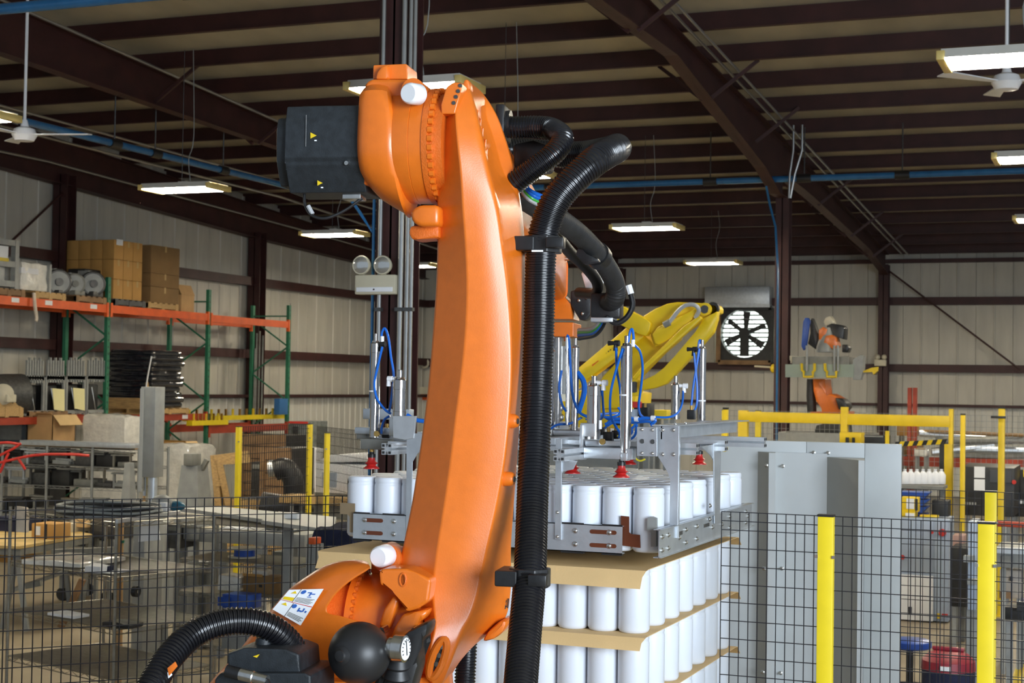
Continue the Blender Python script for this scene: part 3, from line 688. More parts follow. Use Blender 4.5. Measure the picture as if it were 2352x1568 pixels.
# ---- lower joint and rotating column
zL = rl(860, 1436, 0).z
def ul(px): return rl(px, 1400, -.14).x
RB(B().lathe([(ul(705), .12), (ul(715), .138), (ul(792), .142)], (0, 0, zL), AX, 40), 'joint_gap_filler', ORANGE_D)  # filler added behind the drum so the gap stays dark
ring = RB(B().lathe([(ul(790), .14), (ul(792), .158), (ul(806), .158), (ul(808), .148), (ul(816), .150), (ul(862), .152), (ul(880), .145), (ul(960), .14)], (0, 0, zL), AX, 56), 'joint_drum', ORANGE)
for k in range(44):
    a = k * math.pi / 22; c, s = math.cos(a), math.sin(a)
    if c > .3 or s < -.75: continue
    RB(B().cyl((ul(806), c * .153, zL + s * .153), (ul(813), c * .153, zL + s * .153), .0075, n=8), 'bolt_head', ORANGE_D, ring)
CO = [((845, 1291), (851, 1303)), ((828, 1286), (840, 1312)), ((800, 1286), (814, 1328)), ((768, 1291), (788, 1348)), ((733, 1305), (768, 1369)), ((700, 1326), (756, 1387)), ((665, 1352), (751, 1398)), ((628, 1393), (757, 1409)), ((588, 1442), (790, 1416)), ((540, 1505), (850, 1440)), ((480, 1570), (895, 1500)), ((430, 1650), (930, 1650))]
cs_ = []
for o4 in spline([(*o, *i_) for o, i_ in CO], 4):
    O_, I_ = (o4[0], o4[1]), (o4[2], o4[3])
    f = lambda t_: (O_[0] + (I_[0] - O_[0]) * t_, O_[1] + (I_[1] - O_[1]) * t_)
    cs_.append(roundpoly([rl(*O_, .16), rl(*O_, -.15), rl(*f(.35), -.195), rl(*I_, -.215), rl(*f(.96), .06)], [.02, .045, .02, .008, .008], 4))
col = RB(B().loft(cs_), 'rotating_column', ORANGE, ang=40)
a = rl(868, 1284, -.1); RB(B().cyl(a + V(.02, .02, 0), a + V(.02, .12, -.01), .040, n=24), 'bumper_boss', ORANGE_D)
RB(B().prism([rl(*p, -.02) for p in ((850, 1320), (852, 1262), (880, 1248), (900, 1256), (908, 1290), (898, 1320))], (0, .1, 0), .01), 'bumper_arm', ORANGE_D)
bumper(868, 1280, -.13, (.25, 1, .05), .031)
# stop lug with hole, web under it
lg = RB(B().prism([rl(*p, -.20) for p in ((872, 1346), (869, 1312), (876, 1306), (935, 1305), (952, 1314), (990, 1330), (984, 1382), (960, 1398), (932, 1407), (914, 1360), (905, 1347))], (0, .10, 0), .010), 'stop_lug', ORANGE, ang=45)
a = rl(925, 1331, -.201)
RB(B().tube([a + V(.0085 * math.cos(k * math.pi / 10), 0, .017 * math.sin(k * math.pi / 10)) for k in range(22)], .003, 6), 'hole_rim', ORANGE_D, lg)
RB(B().prism([a + V(.008 * math.cos(k * math.pi / 8), 0.001, .016 * math.sin(k * math.pi / 8)) for k in range(16)], (0, .004, 0)), 'hole', ORANGE_D, lg, smooth=False)
RB(B().prism([rl(*p, -.19) for p in ((890, 1480), (905, 1440), (925, 1408), (955, 1405), (985, 1398), (975, 1420), (945, 1440), (925, 1470), (915, 1500))], (0, .12, 0), .012), 'joint_web', ORANGE, ang=50)
RB(B().prism([rl(*p, -.18) for p in ((868, 1440), (880, 1400), (905, 1365), (918, 1380), (900, 1420), (890, 1450))], (0, .08, 0), .01), 'joint_rib', ORANGE, ang=50)
# warning plate
pl = RB(B().prism([rl(*p, -.222) for p in ((664, 1354), (743, 1352), (690, 1436), (626, 1399))], (0, .003, 0)), 'warning_plate', PAPER, col, smooth=False)
def lab(pts, m, v=-.2235): RB(B().prism([rl(*p, v) for p in pts], (0, .001, 0)), 'plate_print', m, pl, smooth=False)
def pp(s, t):  # point on the plate: s along the top edge, t down
    a = V(664, 1354).lerp(V(743, 1352), s); b_ = V(626, 1399).lerp(V(690, 1436), s); q = a.lerp(b_, t); return (q.x, q.y)
def pq(s0, s1, t0, t1, m): lab([pp(s0, t0), pp(s1, t0), pp(s1, t1), pp(s0, t1)], m)
pq(0, 1, .49, .505, REDP); pq(.355, .365, .0, .49, DARKM); pq(.42, .43, .52, 1, DARKM)
pq(.03, .34, .33, .46, YELR)
for s, t in ((.22, .1), (.2, .6)): lab([pp(s, t - .04), pp(s + .09, t + .07), pp(s - .09, t + .07)], YELR)
for s, t in ((.48, .1), (.5, .6)): lab([pp(s + .07 * math.cos(k), t + .07 * math.sin(k)) for k in [i * math.pi / 6 for i in range(12)]], LBLUE)
for k in range(6): pq(.40, .94 - .04 * (k % 3), .30 + .028 * k, .312 + .028 * k, MIDG)
for k in range(4): pq(.46, .95 - .05 * (k % 2), .82 + .035 * k, .834 + .035 * k, MIDG)
for s0, s1, t0, t1 in ((.62, .72, .1, .13), (.70, .74, .1, .22), (.74, .86, .14, .17), (.68, .80, .24, .26), (.66, .70, .60, .72), (.70, .80, .66, .70), (.8, .84, .58, .68), (.88, .93, .63, .68)): pq(s0, s1, t0, t1, LBLUE)
# accumulator sphere, gauge, lower motor
a = rl(826, 1500, -.42)
o = RB(B().sph(a, .0815, 36), 'accumulator', RUBBERB)
RB(B().lathe([(-.090, .008), (-.089, .014), (-.084, .016), (-.079, .025), (-.07, .027)], a, V(.33, .94, -.06), 20), 'accumulator_boss', RUBBERB, o)
g = rl(932, 1490, -.42)
o = RB(B().lathe([(0, .030), (.002, .035), (.03, .035), (.034, .028), (.045, .028)], g, (-.985, .17, 0), 28), 'pressure_gauge', ZINC)
gx = V(-.985, .17, 0).normalized()
RB(B().lathe([(-.0015, .028), (.001, .030)], g, gx, 28), 'gauge_face', PAPER, o)
sd = V(gx.y, -gx.x, 0)
RB(B().prism([g - gx * .003 + sd * x + V(0, 0, z) for x, z in ((-.004, .020), (-.001, .021), (.005, -.016), (.002, -.017))], gx * .001), 'needle', DARKM, o, smooth=False)
for k in range(11):
    t = math.radians(-30 + 24 * k); c_, s_ = math.cos(t), math.sin(t)
    RB(B().tube([g - gx * .0025 + sd * c_ * .021 + V(0, 0, s_ * .021), g - gx * .0025 + sd * c_ * .026 + V(0, 0, s_ * .026)], .0012, 5), 'gauge_mark', DARKM, o)
RB(B().cyl(rl(893, 1486, -.40), rl(905, 1490, -.40), .007, n=10), 'gauge_fitting', BRASS)
RB(B().lathe([(0, .03), (.02, .036), (.028, .030), (.05, .040), (.058, .032), (.08, .040), (.09, .034), (.14, .05), (.3, .05)], rl(915, 1510, -.36), (-.1, .2, -1), 28), 'bladder_cylinder', RUBBERB)
RB(B().prism([rl(*p, -.36) for p in ((905, 1480), (935, 1450), (985, 1425), (980, 1460), (955, 1480), (960, 1530), (940, 1600), (880, 1620), (850, 1580), (880, 1530))], (0, .1, 0), .015), 'hydraulic_block', RUBBERB)
for px, py in ((876, 1446), (878, 1452), (950, 1447)):
    a = rl(px, py, -.24); RB(B().cyl(a, a + V(0, .05, 0), .007, n=10), 'steel_fitting', ZINC)
lm = RB(B().prism([rl(*p, -.52) for p in ((522, 1500), (560, 1487), (655, 1490), (686, 1502), (690, 1552), (522, 1552))], (0, .17, 0), .006), 'lower_motor', MOTOR, ang=20)
RB(B().prism([rl(*p, -.54) for p in ((492, 1560), (505, 1545), (700, 1545), (714, 1552), (716, 1640), (492, 1640))], (0, .2, 0), .006), 'motor_base', MOTOR, lm, ang=20)
a = rl(606, 1476, -.45); RB(B().lathe([(-.018, .022), (.008, .022), (.014, .018)], a, (0, 0, 1), 20), 'motor_cap', MOTOR, lm)
RB(B().prism([rl(*p, -.523) for p in ((581, 1507), (596, 1502), (590, 1510))], (0, .002, 0)), 'warning_label', YELR, lm, smooth=False)
RB(B().tube([rl(520, 1540, -.58), rl(560, 1550, -.58)], .016, 14), 'cable_gland', BLACKP, lm)
RB(B().tube([rl(553, 1548, -.58), rl(582, 1555, -.585), rl(584, 1555.5, -.585), rl(614, 1563, -.59)], [.0165, .0165, .0145, .0145], 16), 'plug_collar', ZINC, lm)
RB(B().tube([rl(612, 1562, -.59), rl(625, 1590, -.6)], .008, 8), 'plug_cable', BLACKP, lm)
# column base and pedestal below the frame
zb = rl(700, 1600, 0).z
cb = V(ul(800), 0, 0)
RB(B().lathe([(.62, .30), (.70, .36), (.80, .38), (.95, .36), (1.15, .33), (zb + .1, .26)], cb, (0, 0, 1), 40), 'turret', ORANGE)
RB(B().box(cb.x - .5, cb.x + .5, -.5, .5, 0, .62, .02), 'pedestal', DARKM)
# ================================================================ PALLET STACK OF JARS
JR, JP, JH = .060, .122, .244
_pc = od(1479, 1308, 5.85)
PX1, PY0, ZT = _pc.x, _pc.y, _pc.z            # right edge, front edge, top of the topmost sheet
ROWY = JP * .866
NROW, NCOL = 13, 11
PX0 = PX1 - NCOL * JP - .015
PY1 = PY0 + .05 + (NROW - 1) * ROWY + 2 * JR + .04
LP = .250
jb = B().lathe([(0, .0), (0, JR * .82), (.004, JR * .92), (.014, JR), (.206, JR), (.214, JR * .985), (.217, JR * .955), (.222, JR * .955), (.226, JR * .985), (.238, JR * .97), (JH, JR * .90), (JH + .0005, .0)], n=28)
bmj = jb.build('plastic_jar', JARM); JME = bmj.data; bpy.data.objects.remove(bmj)
def jar(x, y, z, label, group):
    o = bpy.data.objects.new('plastic_jar', JME); COL.objects.link(o); o.location = (x, y, z)
    o.rotation_euler = (0, 0, random.uniform(0, 6.28))
    return tag(o, label, 'jar', group)
def sheet_board(z, label, f=.07, drop=.065):
    th = .003; sec = [(PY0 - f * .55, -drop), (PY0 - f * .2, -drop * .42), (PY0, -.004), (PY0 + .03, 0), (PY1 - .03, 0), (PY1, -.004), (PY1 + .05, -.04)]
    poly = [(y, z + q) for y, q in sec] + [(y - (.001 if i < 3 else 0), z + q - th) for i, (y, q) in list(enumerate(sec))[::-1]]
    def P(x, s): return [(x + s * (.012 if y < PY0 else 0), y, q) for y, q in poly]
    bb = B(); bb.loft([P(PX0 - .02, 1), P((PX0 + PX1) / 2, 0), P(PX1 + .01, -1)])
    return single(bb, 'cardboard_sheet', CARD2, label, 'sheet', 'cardboard layer sheets between the jars', (PX0, PY0, z))
sheet_board(ZT, 'topmost tan cardboard sheet with drooping front flap, over the jar stack')
LAY = ['topmost', 'second', 'third', 'fourth']
for L in range(1, 4):
    sheet_board(ZT - LP * L, f'{LAY[L]} tan cardboard sheet down the jar stack, between two layers of jars', .06, .045)
for L in range(3):
    z0 = ZT - LP * (L + 1)
    for r in range(NROW):
        off = 0 if r % 2 == 0 else -.5
        for c in range(NCOL):
            if not (r < 2 or c == 0): continue
            x = PX1 - .008 - JR - (c - off) * JP; y = PY0 + .045 + JR + r * ROWY
            if x < PX0: continue
            if r == 0: lb = f'white jar {ordn(c)} from the corner in the front row, {LAY[L]} stacked layer'
            elif r == 1: lb = f'white jar in the gap row behind the front row, {LAY[L]} stacked layer, {ordn(c)} along'
            else: lb = f'white jar {ordn(r)} back from the corner on the right side, {LAY[L]} stacked layer'
            jar(x, y, z0, lb, 'white jars stacked on the pallet')
t = thing('wooden_pallet', (PX0, PY0, 0), 'wooden pallet under the tall stack of white jars', 'pallet')
for k in range(7): B().box(PX0 + k * .205, PX0 + k * .205 + .12, PY0, PY1, .12, .14).build('deck_board', WOOD, t, smooth=False)
for k in range(3): B().box(PX0, PX1, PY0 + k * (PY1 - PY0 - .09) / 2, PY0 + .09 + k * (PY1 - PY0 - .09) / 2, 0, .12).build('stringer', WOOD, t, smooth=False)
# ================================================================ GRIPPER
ZG = ZT + .055
GX1 = oY(1512, 1180, PY0 + .1).x + .02; GX0 = GX1 - NCOL * JP - .01
GY0 = PY0 + .06; GY1 = GY0 + (NROW - 1) * ROWY + 2 * JR
for r in range(NROW):
    off = 0 if r % 2 == 0 else .5
    for c in range(NCOL):
        if off and c == NCOL - 1: continue
        jar(GX1 - .004 - JR - (c + off) * JP, GY0 + JR + r * ROWY, ZG, f'white jar held in the gripper, {ordn(c)} from the right in the {ordn(r)} row back', 'white jars held in the gripper')
grip = thing('jar_gripper', ((GX0 + GX1) / 2, (GY0 + GY1) / 2, ZG), 'metal layer gripper with steel cylinders, blue tubes and red suction cups', 'gripper')
def G(b, name, m, parent=None, smooth=True): return b.build(name, m, parent or grip, smooth)
RZ0, RZ1 = ZG - .006, ZG + .100
yf = GY0 - .02; xr = GX1 + .02
xa, xb = oY(812, 1200, yf).x, oY(1430, 1220, yf).x
fr = G(B().box(xa, xb, yf - .003, yf, RZ0, RZ1), 'front_rail', GALV, smooth=False)
for z in (RZ0, RZ1 - .003): G(B().box(xa, xb, yf - .003, yf + .03, z, z + .003), 'rail_lip', GALV, fr, False)
for a, b_ in ((1290, 1342), (1384, 1430), (815, 850), (880, 930)):
    G(B().box(oY(a, 1180, yf).x, oY(b_, 1180, yf).x, yf - .006, yf - .001, RZ1 - .002, RZ1 + .004), 'edge_strip', RUBBERB, fr, False)
    G(B().box(oY(a, 1180, yf).x, oY(b_, 1180, yf).x, yf - .006, yf + .02, RZ0 - .006, RZ0), 'edge_strip', RUBBERB, fr, False)
def bolt(p, d, par, r=.008):
    p = Vector(p); d = Vector(d)
    o = G(B().lathe([(0, r * 1.4), (.002, r * 1.4), (.002, r), (.007, r * .8), (.009, r * .3)], p, d, 12), 'bolt', ZINC, par); return o
for px, slots in ((1322, 0), (1400, 1), (838, 1), (905, 0)):
    for f in (.27, .75):
        z = RZ0 + (RZ1 - RZ0) * f; x = oY(px, 1210, yf).x
        if slots: G(B().prism([(x + (.022 if px > 1000 else .075) + .008 * math.cos(a), yf - .0042, z + .008 * math.sin(a)) for a in (-1.57, -.8, 0, .8, 1.57)] + [(x - (.07 if px > 1000 else .0) + .008 * math.cos(a), yf - .0042, z + .008 * math.sin(a)) for a in (1.57, 2.4, 3.14, 3.9, 4.71)], (0, .001, 0)), 'slot', BROWNP, fr, False)
        bolt((x, yf - .003, z), (0, -1, 0), fr)
bp = [oY(*p, yf + .012) for p in ((1426, 1184), (1445, 1186), (1445, 1222), (1449, 1226), (1470, 1228), (1471, 1258), (1426, 1252))]
G(B().prism(bp, (0, .003, 0)), 'corner_plate', BROWNP, smooth=False)  # galvanized plate; the brown is a painted reflection of cardboard
bp = [oY(*p, yf + .012) for p in ((781, 1154), (815, 1156), (815, 1222), (803, 1222), (803, 1186), (799, 1181), (781, 1180))]
G(B().prism(bp, (0, .003, 0)), 'corner_plate', mat('tan_reflection', (.26, .19, .11), .4, .1, .1, 6), smooth=False)  # galvanized plate with its tan reflection painted on
rr = G(B().box(xr, xr + .003, GY0 - .09, GY1 + .04, RZ0, RZ1), 'right_rail', GALV, smooth=False)
for z in (RZ0, RZ1 - .003): G(B().box(xr - .02, xr + .012, GY0 - .09, GY1 + .06, z, z + .003), 'rail_lip', GALV, rr, False)
for fy in (-.04, .02, .13, .2, .32, .5, .62, .72, .94, .97):
    for f in ((.25, .72) if fy in (-.04, .02, .2, .32, .72, .94) else (.5,)):
        bolt((xr + .003, GY0 + fy * (GY1 - GY0), RZ0 + (RZ1 - RZ0) * f), (1, 0, 0), rr, .007)
for fy in (.10, .40):
    z = RZ0 + .05; y = GY0 + fy * (GY1 - GY0)
    G(B().box(xr + .003, xr + .0045, y, y + .09, z + .012, z + .026), 'slot', DKSTEEL, rr, False)
G(B().box(GX0 - .024, GX0 - .02, GY0 + .25, GY1 + .02, RZ0, RZ1), 'left_rail', GALV, smooth=False)
G(B().box(GX0, GX1, GY1 + .02, GY1 + .024, RZ0, RZ1), 'back_rail', GALV, smooth=False)
G(B().prism([oY(*p, yf - .002) for p in ((1497, 1186), (1507, 1190), (1507, 1255), (1495, 1255), (1495, 1222), (1486, 1218), (1487, 1190))], (0, .02, 0)), 'rail_end', GREYM, smooth=False)
ZA = oY(1400, 1038, GY0).z            # extrusion level
# vertical brackets
def plate(pts, Y, th, name='bracket', m=GALV): return G(B().prism([oY(*p, Y) for p in pts], (0, th, 0), .001), name, m, smooth=False)
def xplate(pts, X, th, name='bracket', m=GALV): return G(B().prism([oX(*p, X) for p in pts], (th, 0, 0), .001), name, m, smooth=False)
yb = GY0 + .13
o = plate(((1505, 978), (1560, 978), (1556, 1236), (1537, 1232), (1540, 1100), (1533, 1082), (1512, 1050), (1508, 1040)), yb, .006, 'corner_bracket')
for px, py in ((1522, 987), (1547, 987), (1522, 1043), (1547, 1043)): bolt(oY(px, py, yb), (0, -1, 0), o, .006)
o = plate(((1463, 980), (1509, 981), (1509, 1048), (1463, 1047)), yb - .03, .006, 'adjust_plate')
for px, py in ((1475, 1013), (1499, 1014)): G(B().cyl(oY(px, py, yb - .032), oY(px, py, yb - .028), .009, n=14), 'hole', DARKM, o)
for px, py in ((1475, 986), (1499, 987), (1475, 1040), (1499, 1041)): bolt(oY(px, py, yb - .03), (0, -1, 0), o, .005)
xplate(((1558, 978), (1561, 978), (1558, 1236), (1556, 1236)), xr + .004, .004)
o = xplate(((1637, 1018), (1654, 1014), (1651, 1196), (1639, 1202)), xr + .006, .005, 'side_bracket')
xplate(((1609, 1025), (1640, 1020), (1640, 1062), (1630, 1045)), xr + .002, .004, 'gusset')
for px, py in ((1630, 1161), (1630, 1192)): bolt(oX(px, py, xr + .006), (1, 0, 0), o, .007)
o = plate(((1276, 1008), (1290, 1008), (1289, 1240), (1274, 1238)), yf - .012, .008, 'angle_bracket')
plate(((1275, 1053), (1326, 1058), (1316, 1078), (1292, 1082), (1288, 1090), (1276, 1090)), yf - .004, .006, 'gusset')
for px, py in ((1281, 1176), (1281, 1232)): bolt(oY(px, py, yf - .012), (0, -1, 0), o, .005)
plate(((934, 995), (972, 995), (972, 1020), (946, 1060), (944, 1228), (932, 1228)), yf - .006, .006, 'angle_bracket')
o = plate(((902, 955), (955, 955), (950, 1006), (930, 1010), (903, 1005)), yf - .01, .012, 'corner_plate', ALU)
# extrusions: T-slot bars with a cross at the end
def tslot(p0, p1, s=.045):
    p0, p1 = Vector(p0), Vector(p1); d = (p1 - p0).normalized(); sd = d.cross(V(0, 0, 1)).normalized(); u = V(0, 0, 1)
    h, g = s / 2, s * .09
    q = [(-h, -h), (-g * 1.1, -h), (-g * 1.1, -h * .62), (0, -h * .3), (g * 1.1, -h * .62), (g * 1.1, -h), (h, -h), (h, -g * 1.1), (h * .62, -g * 1.1), (h * .3, 0), (h * .62, g * 1.1), (h, g * 1.1),
         (h, h), (g * 1.1, h), (g * 1.1, h * .62), (0, h * .3), (-g * 1.1, h * .62), (-g * 1.1, h), (-h, h), (-h, g * 1.1), (-h * .62, g * 1.1), (-h * .3, 0), (-h * .62, -g * 1.1), (-h, -g * 1.1)]
    o = G(B().prism([p0 + sd * a + u * b_ for a, b_ in q], p1 - p0), 'aluminium_profile', ALU, smooth=False)
    for a, b_ in ((-1, -1), (1, -1), (1, 1), (-1, 1)):
        c = p0 - d * .0015 + sd * a * h * .62 + u * b_ * h * .62
        G(B().box(-.005, .005, -.001, .001, -.005, .005, 0, Matrix.Translation(c) @ d.to_track_quat('Y', 'Z').to_matrix().to_4x4()), 'end_slot', DARKM, o, False)
    return o
e1 = oY(1284, 1045, yf - .06); e2 = oY(888, 1031, yf - .03)
tslot(e1, e1 + V(0, GY1 - GY0, 0)); tslot(e2, e2 + V(0, GY1 - GY0, 0))
tslot((xr + .06, yb + .10, ZA + .012), (GX0, yb + .10, ZA + .012)); tslot((xr + .045, yb + .62, ZA + .01), (GX0, yb + .62, ZA + .01)); tslot((xr + .11, GY1 - .18, ZA + .012), (GX0, GY1 - .18, ZA + .012))
a, b_ = oX(1502, 978, xr - .03), oX(1664, 962, xr - .03)
G(B().box(xr - .09, xr + .0, yb - .02, GY1 - .02, a.z - .004, a.z), 'top_plate', GALV, smooth=False)
G(B().box(xr - .06, xr - .055, yb, GY1 - .03, a.z - .055, a.z - .004), 'plate_web', GALV, smooth=False)
for fy in (.1, .25): bolt((xr - .03, yb + fy, a.z), (0, 0, 1), grip, .005)
xm = (GX0 + GX1) / 2; ym = (GY0 + GY1) / 2
G(B().box(xm - .25, xm + .25, ym - .25, ym + .25, ZA + .045, ZA + .065, .004), 'mount_plate', ALU)
for s in (-1, 1): G(B().box(xm + s * .2 - .03, xm + s * .2 + .03, GY0 + .05, GY1, ZA + .02, ZA + .045), 'cross_bar', GALV, smooth=False)
wc = RM @ rl(1262, 742, wv)
G(B().lathe([(0, .09), (.03, .09), (.03, .06), (wc.z - .062 - ZA - .065, .055)], (wc.x, wc.y, ZA + .065), (0, 0, 1), 32), 'flange_post', GALV)
for k in range(6):
    a = k * math.pi / 3 + .3; q = V(wc.x + .085 * math.cos(a), wc.y + .085 * math.sin(a), ZA + .07)
    G(B().cyl(q, V(q.x, q.y, wc.z - .065), .012, n=12), 'spacer_rod', STEEL)
# cylinders
def gcyl(px, y0, y1, Y, r, name='air_cylinder', rod=True, tie=None):
    p0, p1 = oY(px, y1, Y), oY(px, y0, Y); x, y = p0.x, p0.y
    h = p1.z - p0.z
    o = G(B().lathe([(0, r * 1.06), (.03, r * 1.06), (.031, r), (h - .05, r), (h - .049, r * 1.06), (h - .012, r * 1.06), (h - .008, r * .8), (h, r * .7)], p0, (0, 0, 1), 24), name, STEEL)
    if rod: G(B().lathe([(h, r * .42), (h + .028, r * .42), (h + .03, r * .3)], p0, (0, 0, 1), 14), 'rod_end', STEEL, o)
    if tie: q = oY(px, tie, Y); G(B().lathe([(-.003, r * 1.1), (.003, r * 1.1)], q, (0, 0, 1), 20), 'cable_tie', PAPER, o)
    return p0, p1, o
def cup(px, py, Y, s=1.0):
    p = oY(px, py, Y)     # bottom centre
    R_ = .033 * s
    o = G(B().lathe([(0, R_), (.004 * s, R_ * .98), (.014 * s, R_ * .55), (.018 * s, R_ * .6), (.023 * s, R_ * .86), (.028 * s, R_ * .6), (.038 * s, R_ * .45), (.046 * s, R_ * .45)], p, (0, 0, 1), 24), 'suction_cup', REDR)
    G(B().lathe([(.046 * s, R_ * .5), (.06 * s, R_ * .5), (.062 * s, R_ * .3), (.07 * s, R_ * .3)], p, (0, 0, 1), 16), 'cup_fitting', BLACKP, o)
    G(B().lathe([(.07 * s, R_ * .28), (.09 * s, R_ * .28)], p, (0, 0, 1), 12), 'cup_stem', BRASS, o)
    return p
YC = GY0 + .16
D0, D1, Dc = gcyl(1436, 788, 1052, YC, .0215, tie=907)
cup(1427, 1096, YC); cup(853, 1076, GY0 + .1); cup(1606, 1066, GY1 - .12); cup(1445, 1066, GY1 - .35); cup(1315, 1087, GY0 + .35)
A0, A1, Ac = gcyl(859, 782, 1004, GY0 + .1, .0185, tie=898)
gcyl(917, 866, 962, GY0 + .05, .026); gcyl(1363, 880, 1008, GY0 + .22, .027)
gcyl(1551, 878, 962, GY1 - .3, .020); gcyl(1611, 795, 968, GY1 - .1, .0185, tie=920)
gcyl(1319, 792, 1000, GY0 + .5, .0165); gcyl(1262, 800, 1000, GY0 + .45, .02)
p = oY(1285, 905, ym); q = oY(1285, 795, ym)
G(B().lathe([(0, .03), (q.z - p.z, .03)], p, (0, 0, 1), 24), 'filter_bowl', GLASS)
G(B().lathe([(-.03, .034), (0, .034)], p, (0, 0, 1), 24), 'bowl_base', BEIGE)
for k in range(5): G(B().sph(oY(1278 + 9 * (k % 2), 925 + 11 * k, ym - .02), .017, 12), 'fitting', ZINC)
for px, y0, y1, Y in ((1449, 790, 945, YC + .03), (1302, 772, 975, GY0 + .45), (870, 795, 1000, GY0 + .13), (1603, 800, 960, GY1 - .08), (905, 880, 960, GY0 + .05)):
    G(B().cyl(oY(px, y1, Y), oY(px, y0, Y), .006, n=10), 'guide_rod', STEEL)
# mounting arms under the cylinders
def arm_(x0, x1, y0, y1, Y, m=GALV, d=.05, name='mounting_arm'):
    a, b_ = oY(x0, y1, Y), oY(x1, y0, Y); return G(B().box(a.x, b_.x, Y, Y + d, a.z, b_.z, .003), name, m)
arm_(1340, 1453, 1030, 1052, YC - .02, GALV); arm_(1332, 1366, 972, 1002, GY0 + .19, ALU, .06, 'mounting_block'); arm_(1330, 1338, 975, 1056, GY0 + .17, ALU, .06, 'mounting_strip'); arm_(1344, 1376, 1012, 1024, GY0 + .18, GALV)
arm_(827, 893, 1009, 1031, GY0 + .07, MIDG); arm_(814, 940, 984, 996, GY0 + .12, GALV); arm_(833, 940, 940, 962, GY0 + .45, GALV); arm_(1425, 1440, 1040, 1058, YC - .025, ALU, .05, 'rod_block')
arm_(893, 930, 958, 1000, GY0 + .04, ALU, .06, 'mounting_block'); arm_(1250, 1318, 988, 1004, GY0 + .45, MIDG); arm_(1600, 1632, 966, 980, GY1 - .15, ALU)
arm_(890, 936, 1014, 1022, yf + .03, ALU); arm_(818, 842, 985, 1008, GY0 + .14, MIDG)
for px, py, Y, w in ((1395, 1005, GY0 + .3, 22), (1412, 998, GY0 + .34, 16), (1378, 990, GY0 + .3, 14), (885, 995, GY0 + .2, 18), (870, 990, GY0 + .2, 14), (1480, 945, GY1, 16), (1586, 952, GY1 - .2, 18), (1420, 968, GY0 + .6, 14)):
    a, b_ = oY(px - w / 2, py + w * .6, Y), oY(px + w / 2, py - w * .6, Y); o = G(B().box(a.x, b_.x, Y, Y + .03, a.z, b_.z, .004), 'valve', BLACKP)
    G(B().cyl(((a.x + b_.x) / 2, Y + .015, b_.z), ((a.x + b_.x) / 2, Y + .015, b_.z + .02), .007, n=10), 'valve_stem', BRASS, o)
for px, py, Y in ((1384, 1014, GY0 + .16), (866, 996, GY0 + .08)):
    q = oY(px, py, Y); G(B().lathe([(-.006, .008), (-.006, .012), (.004, .012), (.004, .008)], q, (0, 1, 0), 18), 'silencer', BRASS)
def elbow(px, py, Y, m, dx=.03):
    q = oY(px, py, Y); G(B().tube([q + V(-dx, 0, 0), q, q + V(0, 0, -.03)], .010, 10), 'tube_elbow', m)
    G(B().cyl(q + V(-.004, 0, 0), q + V(.016, 0, 0), .012, n=10), 'elbow_cap', m)
elbow(1386, 879, GY0 + .22, WHITEP); elbow(1571, 886, GY1 - .3, WHITEP); elbow(893, 870, GY0 + .05, WHITEP, -.03); elbow(1414, 788, YC, BLACKP); elbow(1593, 802, GY1 - .1, BLACKP); elbow(877, 790, GY0 + .1, BLACKP)
for px, y0, y1, Y in ((1454, 780, 796, YC), (1608, 790, 808, GY1 - .1), (1378, 965, 985, GY0 + .22), (878, 772, 786, GY0 + .1), (1303, 775, 800, GY0 + .4)):
    G(B().cyl(oY(px, y1, Y), oY(px, y0, Y), .008, n=10), 'tube_fitting', WHITEP)
def bt(pts, Y, r=.0052, m=BLUET, dy=0.0):
    n = len(pts); G(B().tube(spline([oY(px, py, Y + dy * i / (n - 1)) for i, (px, py) in enumerate(pts)], 6), r, 8), 'air_tube', m)
bt([(877, 788), (877, 765), (884, 754), (892, 775), (898, 820), (904, 862), (899, 915), (894, 945)], GY0 + .1)
bt([(878, 796), (868, 840), (860, 880), (866, 915), (884, 940), (898, 950)], GY0 + .08)
bt([(896, 955), (884, 962), (877, 980), (876, 996)], GY0 + .1); bt([(935, 953), (955, 964), (985, 968)], GY0 + .2, .009)
bt([(1443, 786), (1447, 762), (1452, 756), (1455, 772), (1455, 786)], YC)
bt([(1455, 790), (1470, 808), (1476, 845), (1472, 890), (1467, 930), (1470, 950), (1480, 960)], YC, dy=.4)
bt([(1415, 800), (1417, 850), (1424, 890), (1428, 940), (1440, 965)], YC - .03, dy=.3)
bt([(1430, 800), (1415, 850), (1403, 900), (1402, 950), (1412, 975), (1425, 995)], YC - .03, dy=.15)
bt([(1383, 894), (1385, 930), (1386, 955), (1375, 965)], GY0 + .22, dy=.2)
bt([(1569, 896), (1567, 925), (1556, 948), (1535, 958), (1500, 958), (1470, 964), (1440, 956)], GY1 - .3, dy=-.4)
bt([(1604, 800), (1606, 783), (1610, 783), (1611, 795)], GY1 - .1)
bt([(1594, 810), (1598, 850), (1601, 890), (1600, 930), (1590, 948), (1580, 958)], GY1 - .12)
bt([(1606, 800), (1600, 840), (1592, 890), (1588, 930), (1582, 960)], GY1 - .12)
bt([(1303, 800), (1304, 770), (1308, 800), (1311, 860), (1316, 910), (1330, 945), (1350, 958)], GY0 + .4, .006)
bt([(1290, 850), (1284, 890), (1290, 925), (1300, 945)], GY0 + .4); bt([(1326, 855), (1340, 875), (1342, 900), (1334, 930), (1328, 948)], GY0 + .5, .012)
bt([(1264, 985), (1280, 975), (1310, 972), (1345, 955), (1390, 950), (1430, 948)], GY0 + .4, dy=.2)
bt([(1390, 975), (1415, 962), (1450, 966), (1480, 960), (1505, 964), (1495, 976)], GY0 + .5, .007); bt([(1385, 985), (1410, 970), (1440, 975), (1452, 990), (1440, 1000), (1415, 995)], GY0 + .35)
